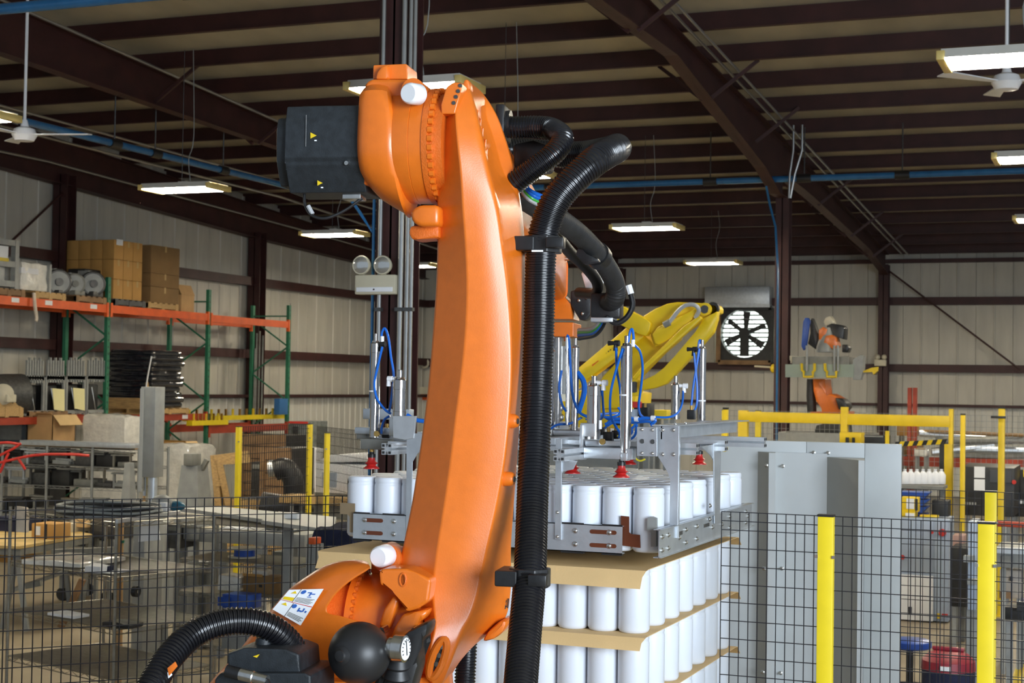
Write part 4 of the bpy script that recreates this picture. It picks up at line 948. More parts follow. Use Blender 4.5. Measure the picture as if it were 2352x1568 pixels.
bt([(1450, 985), (1462, 975), (1458, 1000), (1440, 1010), (1420, 1002)], YC + .1); bt([(1360, 950), (1400, 958), (1425, 948), (1420, 935)], GY0 + .5)
bt([(1345, 962), (1375, 952), (1405, 965), (1450, 970), (1490, 968), (1500, 978)], GY0 + .6, .006)
bt([(1456, 1036), (1460, 1052), (1470, 1058), (1482, 1054)], GY0 + .6, .004, WIREY); bt([(1330, 950), (1340, 958), (1352, 960)], GY0 + .5, .004, WIREY); bt([(1418, 1000), (1428, 1006), (1436, 1000)], GY0 + .3, .004, WIREY)
for px, py in ((1462, 962), (1500, 960), (1440, 952)):
    q = oY(px, py, GY0 + .5); G(B().cyl(q - V(.008, 0, 0), q + V(.008, 0, 0), .011, n=10), 'cable_tie', PAPER)
# ================================================================ FENCES
def fence(name, p0, p1, z1, posts, label, cw=.038, ch=.0745, r=.0024, pw=.06, z0=.12, ptop=None, pm=YEL, pn='post', extra=True, wm=None):
    """p0, p1: ground ends of the mesh; posts: list of ground points"""
    p0, p1 = V(p0[0], p0[1], 0), V(p1[0], p1[1], 0); d = p1 - p0; L = d.length; d.normalize(); nrm = V(d.y, -d.x, 0)
    t = thing(name, p0, label, 'fence')
    b = B(); n = int(L / cw)
    for k in range(n + 1):
        q = p0 + d * (k * L / n); b.tube([q + V(0, 0, z0), q + V(0, 0, z1)], r, 4, cap=False)
    m = int((z1 - z0) / ch)
    for zz in [z1 - k * ch for k in range(m + 1)] + ([z1 - ch / 2] if extra else []):
        o_ = nrm * (r * 1.6); b.tube([p0 + o_ + V(0, 0, zz), p1 + o_ + V(0, 0, zz)], r, 4, cap=False)
    w = b.build('wire_mesh', wm or WIREB, t, smooth=False); tag(w, kind='stuff')
    for q in posts:
        q = V(q[0], q[1], 0); zt = ptop or z1 + .0
        M = Matrix.Translation(q) @ Matrix.Rotation(math.atan2(d.y, d.x), 4, 'Z')
        o = B().box(-pw / 2, pw / 2, -pw * .35, pw * .35, 0, zt, .003, M).build(pn, pm, t)
        B().box(-pw / 2 - .002, pw / 2 + .002, -pw * .35 - .002, pw * .35 + .002, zt, zt + .008, 0, M).build('post_cap', RUBBERB, o, smooth=False)
        B().box(-pw, pw, -pw, pw, 0, .012, 0, M).build('foot_plate', pm, o, smooth=False)
        for zz in (zt - .16, zt - 1.2):
            for s in (-1, 1): B().box(s * pw * .55 - .006, s * pw * .55 + .006, -pw * .45, -pw * .2, zz - .006, zz + .006, 0, M).build('clip', ZINC, o, smooth=False)
    return t
ZF = 2.2
a = oz(1898, 1180, ZF); YFN = a.y
b_ = oY(2266, 1194, YFN); e = oY(1655, 1170, YFN)
fence('mesh_fence', (e.x, YFN + .02), (b_.x + .9, YFN + .02), a.z - .01, [(a.x, YFN), (b_.x, YFN), (b_.x + .85, YFN)], 'black wire mesh fence with two broad yellow posts in front of grey cabinet', pw=.062)
l0, l1 = oz(0, 1151, ZF), oz(765, 1138, ZF); dd = (l1 - l0)
l2, l3 = l0 - dd * .12, l0 + dd * 1.25
fence('mesh_fence', l2, l3, ZF, [l3, l0 - dd * .6], 'black wire mesh fence in front of the wire shelves and tables', pw=.06)
a = oz(2276, 1130, 2.17); e = oY(2070, 1125, a.y)
fence('mesh_fence', (e.x + .0, a.y + .02), (a.x + .6, a.y + .02), a.z, [(a.x, a.y)], 'second black mesh fence behind the broad yellow post, with one slim yellow post', pw=.06)
f0, f1, f2, f3 = oz(549, 980, ZF), oz(712, 974, ZF), oz(752, 990, ZF), oz(900, 992, ZF)
fence('mesh_fence', f0, f1, ZF, [f0, f1], 'far black mesh fence panel between two tall yellow posts near the wood crates', .05, .10, .0035, .065)
fence('mesh_fence', f1 + V(.1, 0, 0), f3, ZF - .02, [f2], 'far black mesh fence panel running from the white machine to the near column', .05, .10, .0035, .065)
# ================================================================ GREY CABINET PANELS
Yc = 9.6
def cz(px, py, y=Yc): return oY(px, py, y)
tz = cz(1850, 1014).z
t = thing('grey_enclosure', (cz(1860, 1014).x, Yc, 0), 'tall light grey sheet metal enclosure standing behind the mesh fence', 'enclosure')
xs = [cz(p, 1014).x for p in (1640, 1852, 1986, 2070)]
for k, (a, e) in enumerate(zip(xs, xs[1:])):
    B().box(a + .001, e - .001, Yc, Yc + .05, .05, tz, .004).build('wall_sheet', PANELG, t)
def foot(pts, z1, name, m=PANELG, z0=.06): return B().prism([(x, y, z0) for x, y in pts], (0, 0, z1 - z0)).build(name, m, t, smooth=False)
def fx(px, off): return cz(px, 1045, Yc - off).x
zt = cz(1800, 1040, Yc - .12).z
foot([(fx(1741, 0), Yc), (fx(1768, .14), Yc - .14), (fx(1781, .14), Yc - .14), (fx(1781, .02), Yc - .02), (fx(1781, .0), Yc)], zt, 'door_flange', PANELG2)  # turned-in face, its shade put into the darker grey
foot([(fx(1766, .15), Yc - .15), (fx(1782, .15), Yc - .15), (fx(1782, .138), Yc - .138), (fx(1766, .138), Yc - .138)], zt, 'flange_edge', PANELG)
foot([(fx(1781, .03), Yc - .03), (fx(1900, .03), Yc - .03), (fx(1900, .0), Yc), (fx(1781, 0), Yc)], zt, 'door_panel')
foot([(fx(1900, .03), Yc - .03), (fx(1973, .34), Yc - .34), (fx(1986, .34), Yc - .34), (fx(1986, 0), Yc), (fx(1900, 0), Yc)], zt - .02, 'door_return', PANELG2)  # return facing away from the daylight, drawn in the darkened grey
foot([(fx(1972, .35), Yc - .35), (fx(1986, .35), Yc - .35), (fx(1986, .338), Yc - .338), (fx(1972, .338), Yc - .338)], zt - .02, 'flange_edge', PANELG)
for px, py, off in ((1760, 1068, .145), (1798, 1070, .03), (1869, 1039, 0), (1902, 1040, 0), (1755, 1305, .145), (1796, 1305, .03), (1793, 1545, .03), (1752, 1543, .145)):
    q = oY(px, py, Yc - off); B().lathe([(0, .012), (.004, .012), (.006, .007), (.03, .007)], q, (0, -1, 0), 12).build('bolt', ZINC, t)
for px, py, r in ((1664, 1029, .022), (1751, 1022, .008)):
    q = cz(px, py); B().cyl(q, q - V(0, .004, 0), r, n=20).build('yellow_sticker', YELD, t)
q = cz(2020, 1130)
# ================================================================ RIGHT SIDE BACKGROUND
# yellow light-curtain frame around the far robot
dF = 23.5
A = od(1708, 945, dF); Yg = A.y
t = thing('safety_frame', (A.x, Yg, 0), 'yellow square tube safety frame around the far orange robot', 'frame')
zt = A.z
for px, w in ((1708, .14), (1940, .10), (2185, .06)):
    x = oY(px, 950, Yg).x; o = B().box(x - w / 2, x + w / 2, Yg - .06, Yg + .06, 0, zt + (.10 if px != 1708 else .02), .006).build('post', YELR, t)
    B().box(x - .15, x + .15, Yg - .15, Yg + .15, 0, .02).build('foot_plate', YELR, o, smooth=False)
x0, x1, x2 = oY(1700, 950, Yg).x, oY(1940, 950, Yg).x, oY(2183, 950, Yg).x
B().box(x0, x1 - .05, Yg - .07, Yg + .05, zt - .15, zt, .006).build('beam', YELR, t); B().box(x1 + .05, x2, Yg - .07, Yg + .05, zt - .16, zt, .006).build('beam', YELR, t)
x = oY(2190, 1100, Yg).x; B().box(x - .14, x, Yg - .2, Yg - .1, .5, zt - .40, .006).build('light_curtain', YELR, t)
B().box(x + .01, x + .12, Yg - .32, Yg - .2, .3, .42, .01).build('curtain_cap', WHITEP, t)
fa = oY(1665, 945, Yg + 1.5); fb = oY(2400, 965, Yg + 1.5)
fence('mesh_fence', (fa.x, Yg + 1.5), (fb.x, Yg + 1.5), 2.35, [(fa.x, Yg + 1.5), (oY(1742, 945, Yg + 1.5).x, Yg + 1.5)], 'pale far mesh fence behind the yellow safety frame', .075, .09, .0035, .09, extra=False, wm=GREYM)
def ypost(px, ytop, d, w, label):
    p = od(px, ytop, d); t = thing('yellow_post', (p.x, p.y, 0), label, 'post')
    o = B().box(p.x - w / 2, p.x + w / 2, p.y - w / 2, p.y + w / 2, 0, p.z, .004).build('tube', YELR, t)
    B().box(p.x - w, p.x + w, p.y - w, p.y + w, 0, .015).build('foot_plate', YELR, t, smooth=False)
    B().box(p.x - w * .52, p.x + w * .52, p.y - w * .52, p.y + w * .52, p.z, p.z + .02).build('cap', DARKM, t, smooth=False)
ypost(2212, 953, 20, .06, 'slim yellow post just beyond the tall corner post of the safety frame')
ypost(2301, 938, 19, .075, 'yellow post with a dark bracket in front of the far tube rack')
q = od(2300, 958, 18.9); single(B().box(q.x - .12, q.x + .05, q.y - .03, q.y + .03, q.z - .015, q.z + .015, .003), 'post_bracket', DARKM, 'small dark bracket clamped near the top of a yellow post', 'bracket')
# far orange robot
dR = 27.0; P_ = od(1905, 985, dR); Yr = P_.y
def rp(x, y, off=0.0): return oY(1780 + x / 5.06, 700 + y / 5.06, Yr + off)
t = thing('far_robot', (P_.x, Yr, 0), 'small far orange robot carrying a gripper, inside the yellow frame', 'robot')
def rpoly(pts, off, th, name, m, bev=.01, par=None): return B().prism([rp(x, y, off) for x, y in pts], (0, th, 0), bev).build(name, m, par or t, ang=50)
rpoly([(440, 860), (580, 860), (585, 960), (590, 1060), (640, 1030), (690, 1050), (760, 1090), (800, 1250), (790, 1330), (560, 1330), (545, 1200), (480, 1120), (450, 1000)], -.3, .6, 'link_arm', ORANGE)
rpoly([(700, 1080), (780, 1090), (830, 1140), (845, 1190), (800, 1240), (740, 1210)], -.45, .5, 'motor', BLACKP)
B().tube([rp(425, 860, -.1), rp(420, 1060, -.1), rp(430, 1250, -.1)], .08, 10).build('hose', HOSEM, t)
rpoly([(400, 1240), (870, 1240), (870, 1390), (550, 1390)], -.2, .5, 'rotating_column', ORANGE_D)
rpoly([(455, 1490), (480, 1400), (570, 1380), (800, 1390), (810, 1490)], -.4, .8, 'base', DARKM)
x, z = rp(640, 1480).x, rp(640, 1480).z
B().box(x - .8, x + .75, Yr - .5, Yr + .6, 0, z, .02).build('pedestal', GREYM, t)
rpoly([(305, 480), (325, 200), (345, 150), (390, 150), (410, 190), (380, 300), (365, 500), (330, 530)], -.5, .08, 'blue_panel', BLUEB, .01)
rpoly([(600, 240), (660, 215), (780, 235), (805, 270), (795, 400), (700, 360), (610, 340)], -.3, .4, 'upper_motor', BLACKP)
rpoly([(780, 460), (840, 460), (860, 500), (840, 550), (780, 550)], -.3, .3, 'rear_motor', BLACKP)
rpoly([(510, 290), (560, 255), (605, 280), (590, 340), (545, 420), (510, 400)], -.4, .3, 'shoulder', ORANGE)
rpoly([(565, 440), (590, 360), (660, 345), (700, 370), (725, 470), (680, 525), (640, 480)], -.45, .4, 'wrist', ORANGE)
rpoly([(565, 200), (590, 150), (640, 130), (680, 210), (640, 250), (590, 240)], -.2, .3, 'top_cover', BEIGE)
rpoly([(400, 200), (430, 150), (470, 260), (500, 330), (480, 520), (380, 450), (420, 330)], -.25, .25, 'cable_bundle', HOSEM)
B().lathe([(0, .18), (.1, .17), (.3, .1), (.42, .06)], rp(600, 550, -.3), (0, 0, 1), 20).build('flange', GREYM, t)
g = thing('far_gripper', (P_.x, Yr, rp(600, 850).z), 'grey gripper frame with yellow brackets held by the far robot', 'gripper')
def gp(pts, off, th, name, m): return B().prism([rp(x, y, off) for x, y in pts], (0, th, 0)).build(name, m, g, smooth=False)
gp([(200, 600), (860, 600), (860, 690), (200, 690)], -.7, .9, 'frame', MIDG); gp([(120, 690), (915, 690), (915, 840), (120, 840)], -.72, .03, 'side_plate', mat('plate_green', (.30, .36, .30), .3, 0, .08, 5))
for xx in (310, 580):
    B().tube([rp(xx, 680, -.76), rp(xx + 5, 760, -.76), rp(xx + 25, 775, -.76), rp(xx + 25, 835, -.76), rp(xx + 130, 835, -.76), rp(xx + 130, 780, -.76), rp(xx + 150, 760, -.76), rp(xx + 150, 680, -.76)], .025, 6).build('yellow_bracket', YELR, g)
for xx in (370, 690, 730): B().cyl(rp(xx, 770, -.77), rp(xx, 470, -.77), .022, n=8).build('cylinder', GREYM, g)
gp([(905, 640), (930, 620), (1000, 580), (1030, 590), (1020, 760), (990, 870), (905, 870)], -.7, .25, 'end_plate', GREYM)
gp([(170, 590), (330, 600), (330, 640), (200, 680), (170, 640)], -.6, .3, 'hose_bundle', BEIGE)
gp([(1020, 770), (1120, 730), (1195, 720), (1190, 770), (1145, 810), (1130, 780), (1020, 785)], -.6, .1, 'yellow_handle', YELR)
q0, q1 = oY(2008, 840, YB - .6), oY(2035, 826, YB - .6)
t = thing('emergency_light', (q0.x, YB - .6, q0.z), 'small pale emergency light on the far wall column', 'light')
B().box(q0.x, q1.x, YB - .6, YB - .45, q0.z, q1.z, .01).build('battery_box', BEIGE, t)
for f in (.25, .8): B().sph((q0.x + (q1.x - q0.x) * f, YB - .52, q1.z + .07), .07, 12).build('lamp_head', BEIGE, t)
q = oY(1776, 850, cB.y - .2); single(B().tube([oY(1733, 841, cB.y + 3), oY(1770, 843, cB.y + 3)], .02, 6), 'wall_rod', BEIGE, 'thin pale rod with yellow end beside the slim column', 'rod'); single(B().sph(oY(1776, 846, cB.y + 3), .06, 12, (1, 1, 1.5)), 'yellow_float', YELR, 'small yellow bulb next to the slim column under the exhaust fan', 'bulb')
# control boxes and guard near the frame
def boxth(name, px0, px1, y0, y1, d, dep, m, label, cat, bev=.006, group=None, stand=True):
    a, b_ = od(px0, y1, d), None; b_ = oY(px1, y0, a.y)
    t = thing(name, (a.x, a.y, a.z), label, cat, group)
    B().box(a.x, b_.x, a.y, a.y + dep, a.z, b_.z, bev).build('body', m, t)
    t['_f'] = (a.x, b_.x, a.y, a.z, b_.z)
    if stand and a.z > .04:
        w_ = b_.x - a.x
        for fx_ in (.12, .88):
            for fy_ in (.2, .85): xx, yy = a.x + w_ * fx_, a.y + dep * fy_; B().box(xx - .02, xx + .02, yy - .02, yy + .02, 0, a.z + .002).build('leg', GREYM, t, smooth=False)
    return t
def on(t, fx0, fx1, fz0, fz1, th, name, m, bev=0.0):
    x0, x1, y, z0, z1 = t['_f']; return B().box(x0 + (x1 - x0) * fx0, x0 + (x1 - x0) * fx1, y - th, y + .002, z0 + (z1 - z0) * fz0, z0 + (z1 - z0) * fz1, bev).build(name, m, t)
t = boxth('yellow_guard', 1928, 1978, 994, 1020, 21, .3, YELR, 'yellow guard box just above the grey enclosure', 'guard'); on(t, .3, .45, .1, .6, .03, 'slot', DARKM); on(t, .6, .72, .1, .6, .03, 'slot', DARKM)
t = boxth('dark_screen', 1985, 2040, 1000, 1020, 20, .2, DARKM, 'dark flat panel above the right end of the grey enclosure', 'panel'); on(t, .9, 1.05, 0, 1.5, .05, 'yellow_edge', YELR); on(t, .0, .8, .8, .95, .02, 'top_strip', MIDG)
a, b_ = od(2052, 1020, 22), od(2170, 1014, 22); t = thing('hazard_bar', a, 'black and yellow striped barrier bar', 'bar')
n = 11
for p in (a.lerp(b_, .06), a.lerp(b_, .94)): B().box(p.x - .03, p.x + .03, p.y, p.y + .06, 0, p.z).build('leg', DARKM, t, smooth=False)
for k in range(n):
    p, q = a.lerp(b_, k / n), a.lerp(b_, (k + 1) / n)
    B().prism([p + V(0, 0, -.035), q + V(0, 0, -.035), q + V(.03, 0, .035), p + V(.03, 0, .035)], (0, .05, 0)).build('stripe', YELR if k % 2 else DARKM, t, smooth=False)
# rack with long tubes
dk = 27
t = thing('tube_rack', od(2095, 1100, dk), 'red steel storage rack holding long metal tubes', 'rack')
for px in (2090, 2102):
    a = od(px, 890, dk); B().box(a.x - .032, a.x + .032, a.y - .06, a.y + .06, 0, a.z).build('upright', RRED, t, smooth=False)
a = od(2075, 1058, dk); B().box(a.x, a.x + 6, a.y - .08, a.y - .02, a.z - .08, a.z + .08).build('beam', RRED, t, smooth=False)
for px in (2440,):
    q = od(px, 1000, dk); B().box(q.x - .05, q.x + .05, q.y, q.y + .1, 0, q.z + .5).build('upright', RRED, t, smooth=False)
for k, (x0, y0, x1, y1, r, m) in enumerate(((2110, 994, 2262, 1005, .06, ALU), (2140, 1038, 2282, 1022, .07, ALU), (2150, 1012, 2360, 1010, .07, MIDG), (2200, 1030, 2370, 1035, .06, GALV), (2160, 1045, 2370, 1048, .05, MIDG), (2115, 990, 2360, 1000, .03, CARD4), (2280, 1010, 2370, 1012, .06, GALV))):
    single(B().cyl(od(x0, y0, dk - .3), od(x1, y1, dk - .3 - .1 * k), r, n=10), 'metal_tube', m, ['bright aluminium tube lying topmost on the red rack', 'bright aluminium tube end, below the topmost on the red rack', 'grey tube lying along the red rack behind the bright ones', 'galvanized tube low on the red rack', 'dark tube lowest on the red rack', 'thin brown tube behind the topmost bright tube', 'short galvanized tube at the far end of the red rack'][k], 'tube', 'long tubes on the red rack')
boxth('brown_carton', 2060, 2100, 975, 1000, 28, .7, CARD3, 'brown carton beside red rack upright, top one', 'box'); boxth('brown_carton', 2075, 2110, 1020, 1045, 28, .7, CARD4, 'dark brown carton low beside red rack upright', 'box')
t = boxth('wrapped_parcel', 2100, 2128, 1030, 1047, 26, .4, FILMC, 'pale wrapped parcel beside red rack upright', 'parcel'); on(t, .1, .9, .9, 1.0, .01, 'lid', CARD3)
# white jugs and blue bins
bj = B().lathe([(0, .0), (0, .05), (.012, .055), (.11, .055), (.15, .03), (.16, .018), (.165, .02), (.185, .02), (.185, 0)], n=14).build('white_jug', WHITEP); jm = bj.data; bpy.data.objects.remove(bj)
for k in range(7):
    q = od(2078 + 14 * k, 1111, 19.6); o = bpy.data.objects.new('white_jug', jm); COL.objects.link(o); o.location = q
    tag(o, f'white plastic jug, {ordn(k)} from the grey enclosure in the row', 'jug', 'row of white jugs')
t = thing('jug_stand', od(2120, 1115, 19.3), 'low dark stand under the row of white jugs', 'stand'); q = od(2065, 1112, 19.6); e = od(2175, 1112, 19.6); B().box(q.x, e.x, q.y - .15, q.y + .3, q.z - .04, q.z).build('top', MIDG, t, smooth=False)
for f in (0.05, .95): B().box(q.x + (e.x - q.x) * f - .03, q.x + (e.x - q.x) * f + .03, q.y, q.y + .05, 0, q.z - .04).build('leg', MIDG, t, smooth=False)
for k in range(4):
    a = od(2066, 1143 + 16.3 * k, 18.75); a.x, a.y = od(2066, 1192, 18.75).xy; b_ = oY(2134 - 2 * k, 1112, a.y)
    t = thing('blue_bin', a, f'blue plastic bin, {ordn(k)} from the top of the stack beside the white jugs', 'bin', 'stack of blue bins')
    B().prism([(a.x, a.y, a.z + .002), (b_.x - .06, a.y, a.z), (b_.x, a.y, a.z + .07), (a.x, a.y, a.z + .07)], (0, .3, 0)).build('body', BLUEB, t, smooth=False); B().box(a.x, b_.x, a.y - .012, a.y + .3, a.z + .062, a.z + .072).build('rim', BLUEB, t, smooth=False)
t = boxth('yellow_bin', 2070, 2110, 1142, 1174, 18.55, .14, YELR, 'yellow part bin with a pale label in front of blue bins', 'bin', stand=False); on(t, .3, .75, .2, .9, .01, 'label_card', PAPER); on(t, .8, .95, .1, .9, .01, 'slot', DARKM)
boxth('dark_crate', 2140, 2178, 1150, 1191, 18.75, .3, DARKM, 'dark crate between the blue bins and tall yellow post', 'crate', stand=False); boxth('yellow_tray', 2112, 2154, 1184, 1192, 18.52, .14, YELR, 'flat yellow tray on top of the blue-grey control cabinet', 'tray', stand=False)
t = boxth('yellow_tray', 2070, 2104, 1175, 1191, 18.53, .16, YELR, 'small yellow tray holding pale parts under the yellow bin', 'tray', stand=False); on(t, .3, .9, .3, .8, .02, 'pale_part', WHITEP)
# control cabinet
t = boxth('control_cabinet', 2060, 2180, 1192, 1420, 18.5, .55, PANELB, 'blue-grey control cabinet with white lower door and red button', 'cabinet')
on(t, .0, .71, .0, .44, .05, 'lower_door', WHITEP, .004); on(t, .02, .69, .47, .97, .02, 'upper_door', PANELB, .004); on(t, .74, .98, .03, .97, .02, 'side_door', PANELB, .004)
def knob(t, fx0, fz, r, m, name):
    x0, x1, y, z0, z1 = t['_f']; c = V(x0 + (x1 - x0) * fx0, y - .02, z0 + (z1 - z0) * fz); B().lathe([(0, r * .6), (.03, r * .6), (.03, r), (.05, r * .9)], c, (0, -1, 0), 14).build(name, m, t)
knob(t, .88, .87, .045, REDP, 'emergency_button'); knob(t, .68, .87, .022, REDP, 'red_lamp'); knob(t, .11, .61, .028, REDP, 'red_button')
on(t, .24, .30, .06, .13, .07, 'lock', DARKM); on(t, .78, .86, .03, .08, .03, 'yellow_sign', YELR); on(t, .88, .99, .06, .08, .03, 'red_strip', REDP)
# machines at the right edge
t = boxth('dark_machine', 2205, 2330, 1075, 1182, 21, 1.2, DARKM, 'large dark machine with two paper notices taped on it', 'machine')
for fx0, fz in ((.26, .78), (.26, .52)): on(t, fx0, fx0 + .20, fz, fz + .23, .01, 'paper_notice', PAPER)
for k in range(6): on(t, .02 + .05 * k, .05 + .05 * k, .22, .27, .01, 'indicator', GREYM)
on(t, .55, .95, .70, .95, .03, 'hatch', mat('hatch', (.05, .055, .065), .4, 0, .1, 5)); knob(t, 1.0, .72, .03, REDP, 'warning_lamp')
t = boxth('black_cabinet', 2318, 2400, 1080, 1185, 22, .8, DARKM, 'black cabinet with a row of light switches at the picture edge', 'cabinet')
for k in range(5): on(t, .08 + .11 * k, .15 + .11 * k, .28, .36, .02, 'switch', PAPER)
on(t, .4, .9, .85, 1.0, .05, 'yellow_plate', YELR)
t = boxth('grey_machine', 2288, 2420, 1262, 1302, 15, .6, GREYM, 'grey machine bed with silver top seen beyond the broad yellow post', 'machine')
on(t, -.02, 1, .72, 1.0, .06, 'top_plate', GALV); on(t, .1, .3, .2, .6, .03, 'panel', MIDG)
t = boxth('beige_cabinet', 2296, 2345, 1310, 1372, 15.3, .5, mat('beige_cab', (.42, .38, .33), .5, 0, .08, 5), 'beige motor cabinet below the grey machine bed', 'cabinet'); on(t, .48, .62, .62, .78, .03, 'black_handle', DARKM); on(t, .0, .55, .0, .22, .04, 'brown_panel', WOODD)
t = boxth('steel_frame_stand', 2222, 2242, 1198, 1400, 14, .4, PANELB, 'bluish steel machine stand behind the second mesh fence', 'stand'); on(t, -.4, .9, .55, .62, .1, 'bracket', GREYM); on(t, .1, 1.3, .3, .36, .1, 'bracket', GREYM)
boxth('pink_tote', 2188, 2215, 1230, 1258, 17, .3, mat('pink_dull', (.42, .26, .22), .6, 0, .1, 4), 'dull pink carton beside the control cabinet', 'box'); boxth('dark_machine', 2183, 2240, 1260, 1392, 16.5, .6, DARKM, 'black machine body between control cabinet and steel stand', 'machine')
t = boxth('floor_motor', 2308, 2380, 1398, 1425, 13.5, .3, DARKM, 'black motor lying low by the broad yellow post', 'motor'); on(t, .4, .8, .9, 1.5, .1, 'terminal_box', DARKM)
t = boxth('purple_bin', 2335, 2420, 1385, 1402, 15.4, .3, mat('purple', (.16, .14, .36), .5, 0, .1, 4), 'purple bin at the picture edge beyond the fence', 'bin'); on(t, 0, 1, .85, 1.05, .02, 'rim', mat('purple'  , (.16, .14, .36)))
boxth('red_pipe_rail', 2290, 2440, 1203, 1209, 16, .1, RRED, 'red rail lying across the top of the grey machine', 'rail')
t = thing('stool', V(od(2090, 1568, 13).x, od(2090, 1568, 13).y, 0), 'round blue stool standing behind the grey enclosure', 'stool'); q = od(2090, 1480, 13)
t.location = (q.x, q.y, 0)
B().lathe([(-.03, .0), (-.03, .15), (-.015, .175), (.03, .175), (.045, .15), (.045, 0)], q, (0, 0, 1), 28).build('seat', BLUEB, t)
B().cyl((q.x, q.y, .12), q - V(0, 0, .03), .03, n=12).build('post', DARKM, t)
B().tube([q + V(.2 * math.cos(k * math.pi / 10), .2 * math.sin(k * math.pi / 10), .25 - q.z) for k in range(21)], .012, 8).build('foot_ring', DARKM, t)
for k in range(5):
    a = k * 2 * math.pi / 5; B().obox((q.x, q.y, .13), (q.x + .28 * math.cos(a), q.y + .28 * math.sin(a), .07), .04, .03).build('leg', DARKM, t, smooth=False); B().cyl((q.x + .27 * math.cos(a), q.y + .27 * math.sin(a) - .015, .035), (q.x + .27 * math.cos(a), q.y + .27 * math.sin(a) + .015, .035), .034, n=12).build('caster', DARKM, t)
q = od(2178, 1530, 12); t = thing('shop_vacuum', (q.x, q.y, 0), 'dark red shop vacuum on the floor behind the second fence', 'vacuum')
B().lathe([(.08, .19), (.4, .2), (q.z - .02, .2)], (q.x, q.y, 0), (0, 0, 1), 24).build('drum', NAVY, t)
B().lathe([(q.z - .02, .205), (q.z + .05, .20), (q.z + .10, .15), (q.z + .12, .10), (q.z + .12, 0)], (q.x, q.y, 0), (0, 0, 1), 24).build('motor_head', VACR, t)
B().box(q.x - .04, q.x + .04, q.y - .22, q.y - .19, q.z + .0, q.z + .03).build('label', PAPER, t, smooth=False); B().box(q.x - .12, q.x + .12, q.y - .02, q.y + .02, q.z + .12, q.z + .15, .01).build('handle', VACR, t)
for a in (.8, 2.4, 4, 5.5): B().sph((q.x + .17 * math.cos(a), q.y + .17 * math.sin(a), .045), .045, 10).build('caster', DARKM, t)
# floor lines
single(B().box(-1.4, 3.5, 20.55, 20.65, 0, .004), 'floor_line', REDP, 'red line painted across the concrete floor', 'line'); single(B().box(-1.05, -.95, 14, 20.5, 0, .004), 'floor_line', YELD, 'worn yellow line painted on the concrete floor', 'line')
# ================================================================ YELLOW ROBOT
dY = 14.0; Yy = od(1480, 800, dY).y
def yp(x, y, off=0.0): return oY(1300 + x / 4.704, 640 + y / 4.704, Yy + off)
q = yp(450, 1390); t = thing('yellow_robot', (q.x, Yy, 0), 'yellow industrial robot arm raised behind the gripper', 'robot')
def yl(pts, off, th, name, m=YELR, bev=.008, par=None): return B().prism([yp(x, y, off) for x, y in pts], (0, th, 0), bev).build(name, m, par or t, ang=50)
yl([(-90, 1180), (20, 1060), (660, 520), (840, 600), (830, 640), (180, 1120), (0, 1260)], -.05, .14, 'lower_link')
yl([(300, 1400), (330, 1180), (400, 1050), (780, 660), (960, 500), (1180, 620), (1180, 650), (1000, 800), (760, 1030), (720, 1230), (700, 1320), (600, 1400)], -.02, .24, 'main_arm')
hd = yl([(440, 430), (470, 350), (555, 285), (620, 300), (680, 340), (880, 440), (915, 480), (900, 560), (860, 620), (760, 590), (520, 450)], -.18, .10, 'elbow_link')
yl([(830, 405), (960, 325), (1090, 270), (1200, 252), (1330, 256), (1560, 268), (1620, 285), (1640, 320), (1635, 365), (1500, 415), (1360, 500), (1030, 720), (960, 735), (920, 640), (900, 500)], -.12, .22, 'forearm')
yl([(930, 600), (990, 520), (1100, 470), (1290, 390), (1390, 320), (1420, 345), (1330, 480), (1140, 640), (1000, 715), (960, 700)], -.20, .09, 'forearm_rib')
yl([(1440, 400), (1470, 430), (1330, 560), (830, 1000), (745, 1095), (715, 1070), (790, 980), (1270, 510)], -.24, .05, 'parallel_rod')
yl([(1560, 390), (1640, 350), (1630, 440), (1590, 580), (1490, 690), (1400, 790), (1200, 1010), (1080, 1135), (960, 1180), (820, 1205), (790, 1150), (800, 1105), (960, 1050), (1060, 960), (1180, 830), (1400, 570), (1450, 490), (1475, 430)], -.20, .08, 'curved_link')
for x, y, r, off in ((545, 345, .036, -.185), (1497, 330, .036, -.16), (735, 1170, .05, -.1)):
    o = B().lathe([(-.05, r * 1.6), (.0, r * 1.6), (.004, r * 1.1)], yp(x, y, off), (0, -1, 0), 20).build('bearing', YELR, t); B().cyl(yp(x, y, off - .002), yp(x, y, off - .012), r, n=20).build('bearing_cap', DARKM, o)
B().lathe([(-.02, .055), (.02, .055)], yp(1590, 320, -.1), (0, -1, 0), 20).build('seal', DARKM, t)
B().tube(spline([yp(1075, 510, -.25), yp(1140, 440, -.27), (yp(1220, 340, -.28)), yp(1300, 285, -.28), yp(1390, 285, -.28), yp(1435, 340, -.26), yp(1400, 420, -.22)], 6), .019, 10).build('grey_cable', GREYW, t)
B().cyl(yp(1060, 500, -.28), yp(1120, 470, -.28), .03, n=12).build('cable_gland', MIDG, t)
for k in range(7): B().prism([yp(430 + 22 * k + dx, 800 - 17 * k + dy, -.056) for dx, dy in ((0, 0), (12, -9), (14, 4), (3, 12))], (0, .004, 0)).build('marking', DARKM if k % 3 else YELD, t, smooth=False)
B().prism([yp(*p, -.056) for p in ((280, 930), (350, 880), (352, 888), (283, 945))], (0, .004, 0)).build('marking', RORANGE, t, smooth=False)
yl([(-100, 1300), (300, 1150), (760, 1230), (740, 1420), (700, 1700), (-100, 1700)], .1, .5, 'rotating_column')
B().box(q.x - .9, q.x + .4, Yy - .3, Yy + .9, 0, yp(0, 1690).z + .05, .02).build('pedestal', GREYM, t)
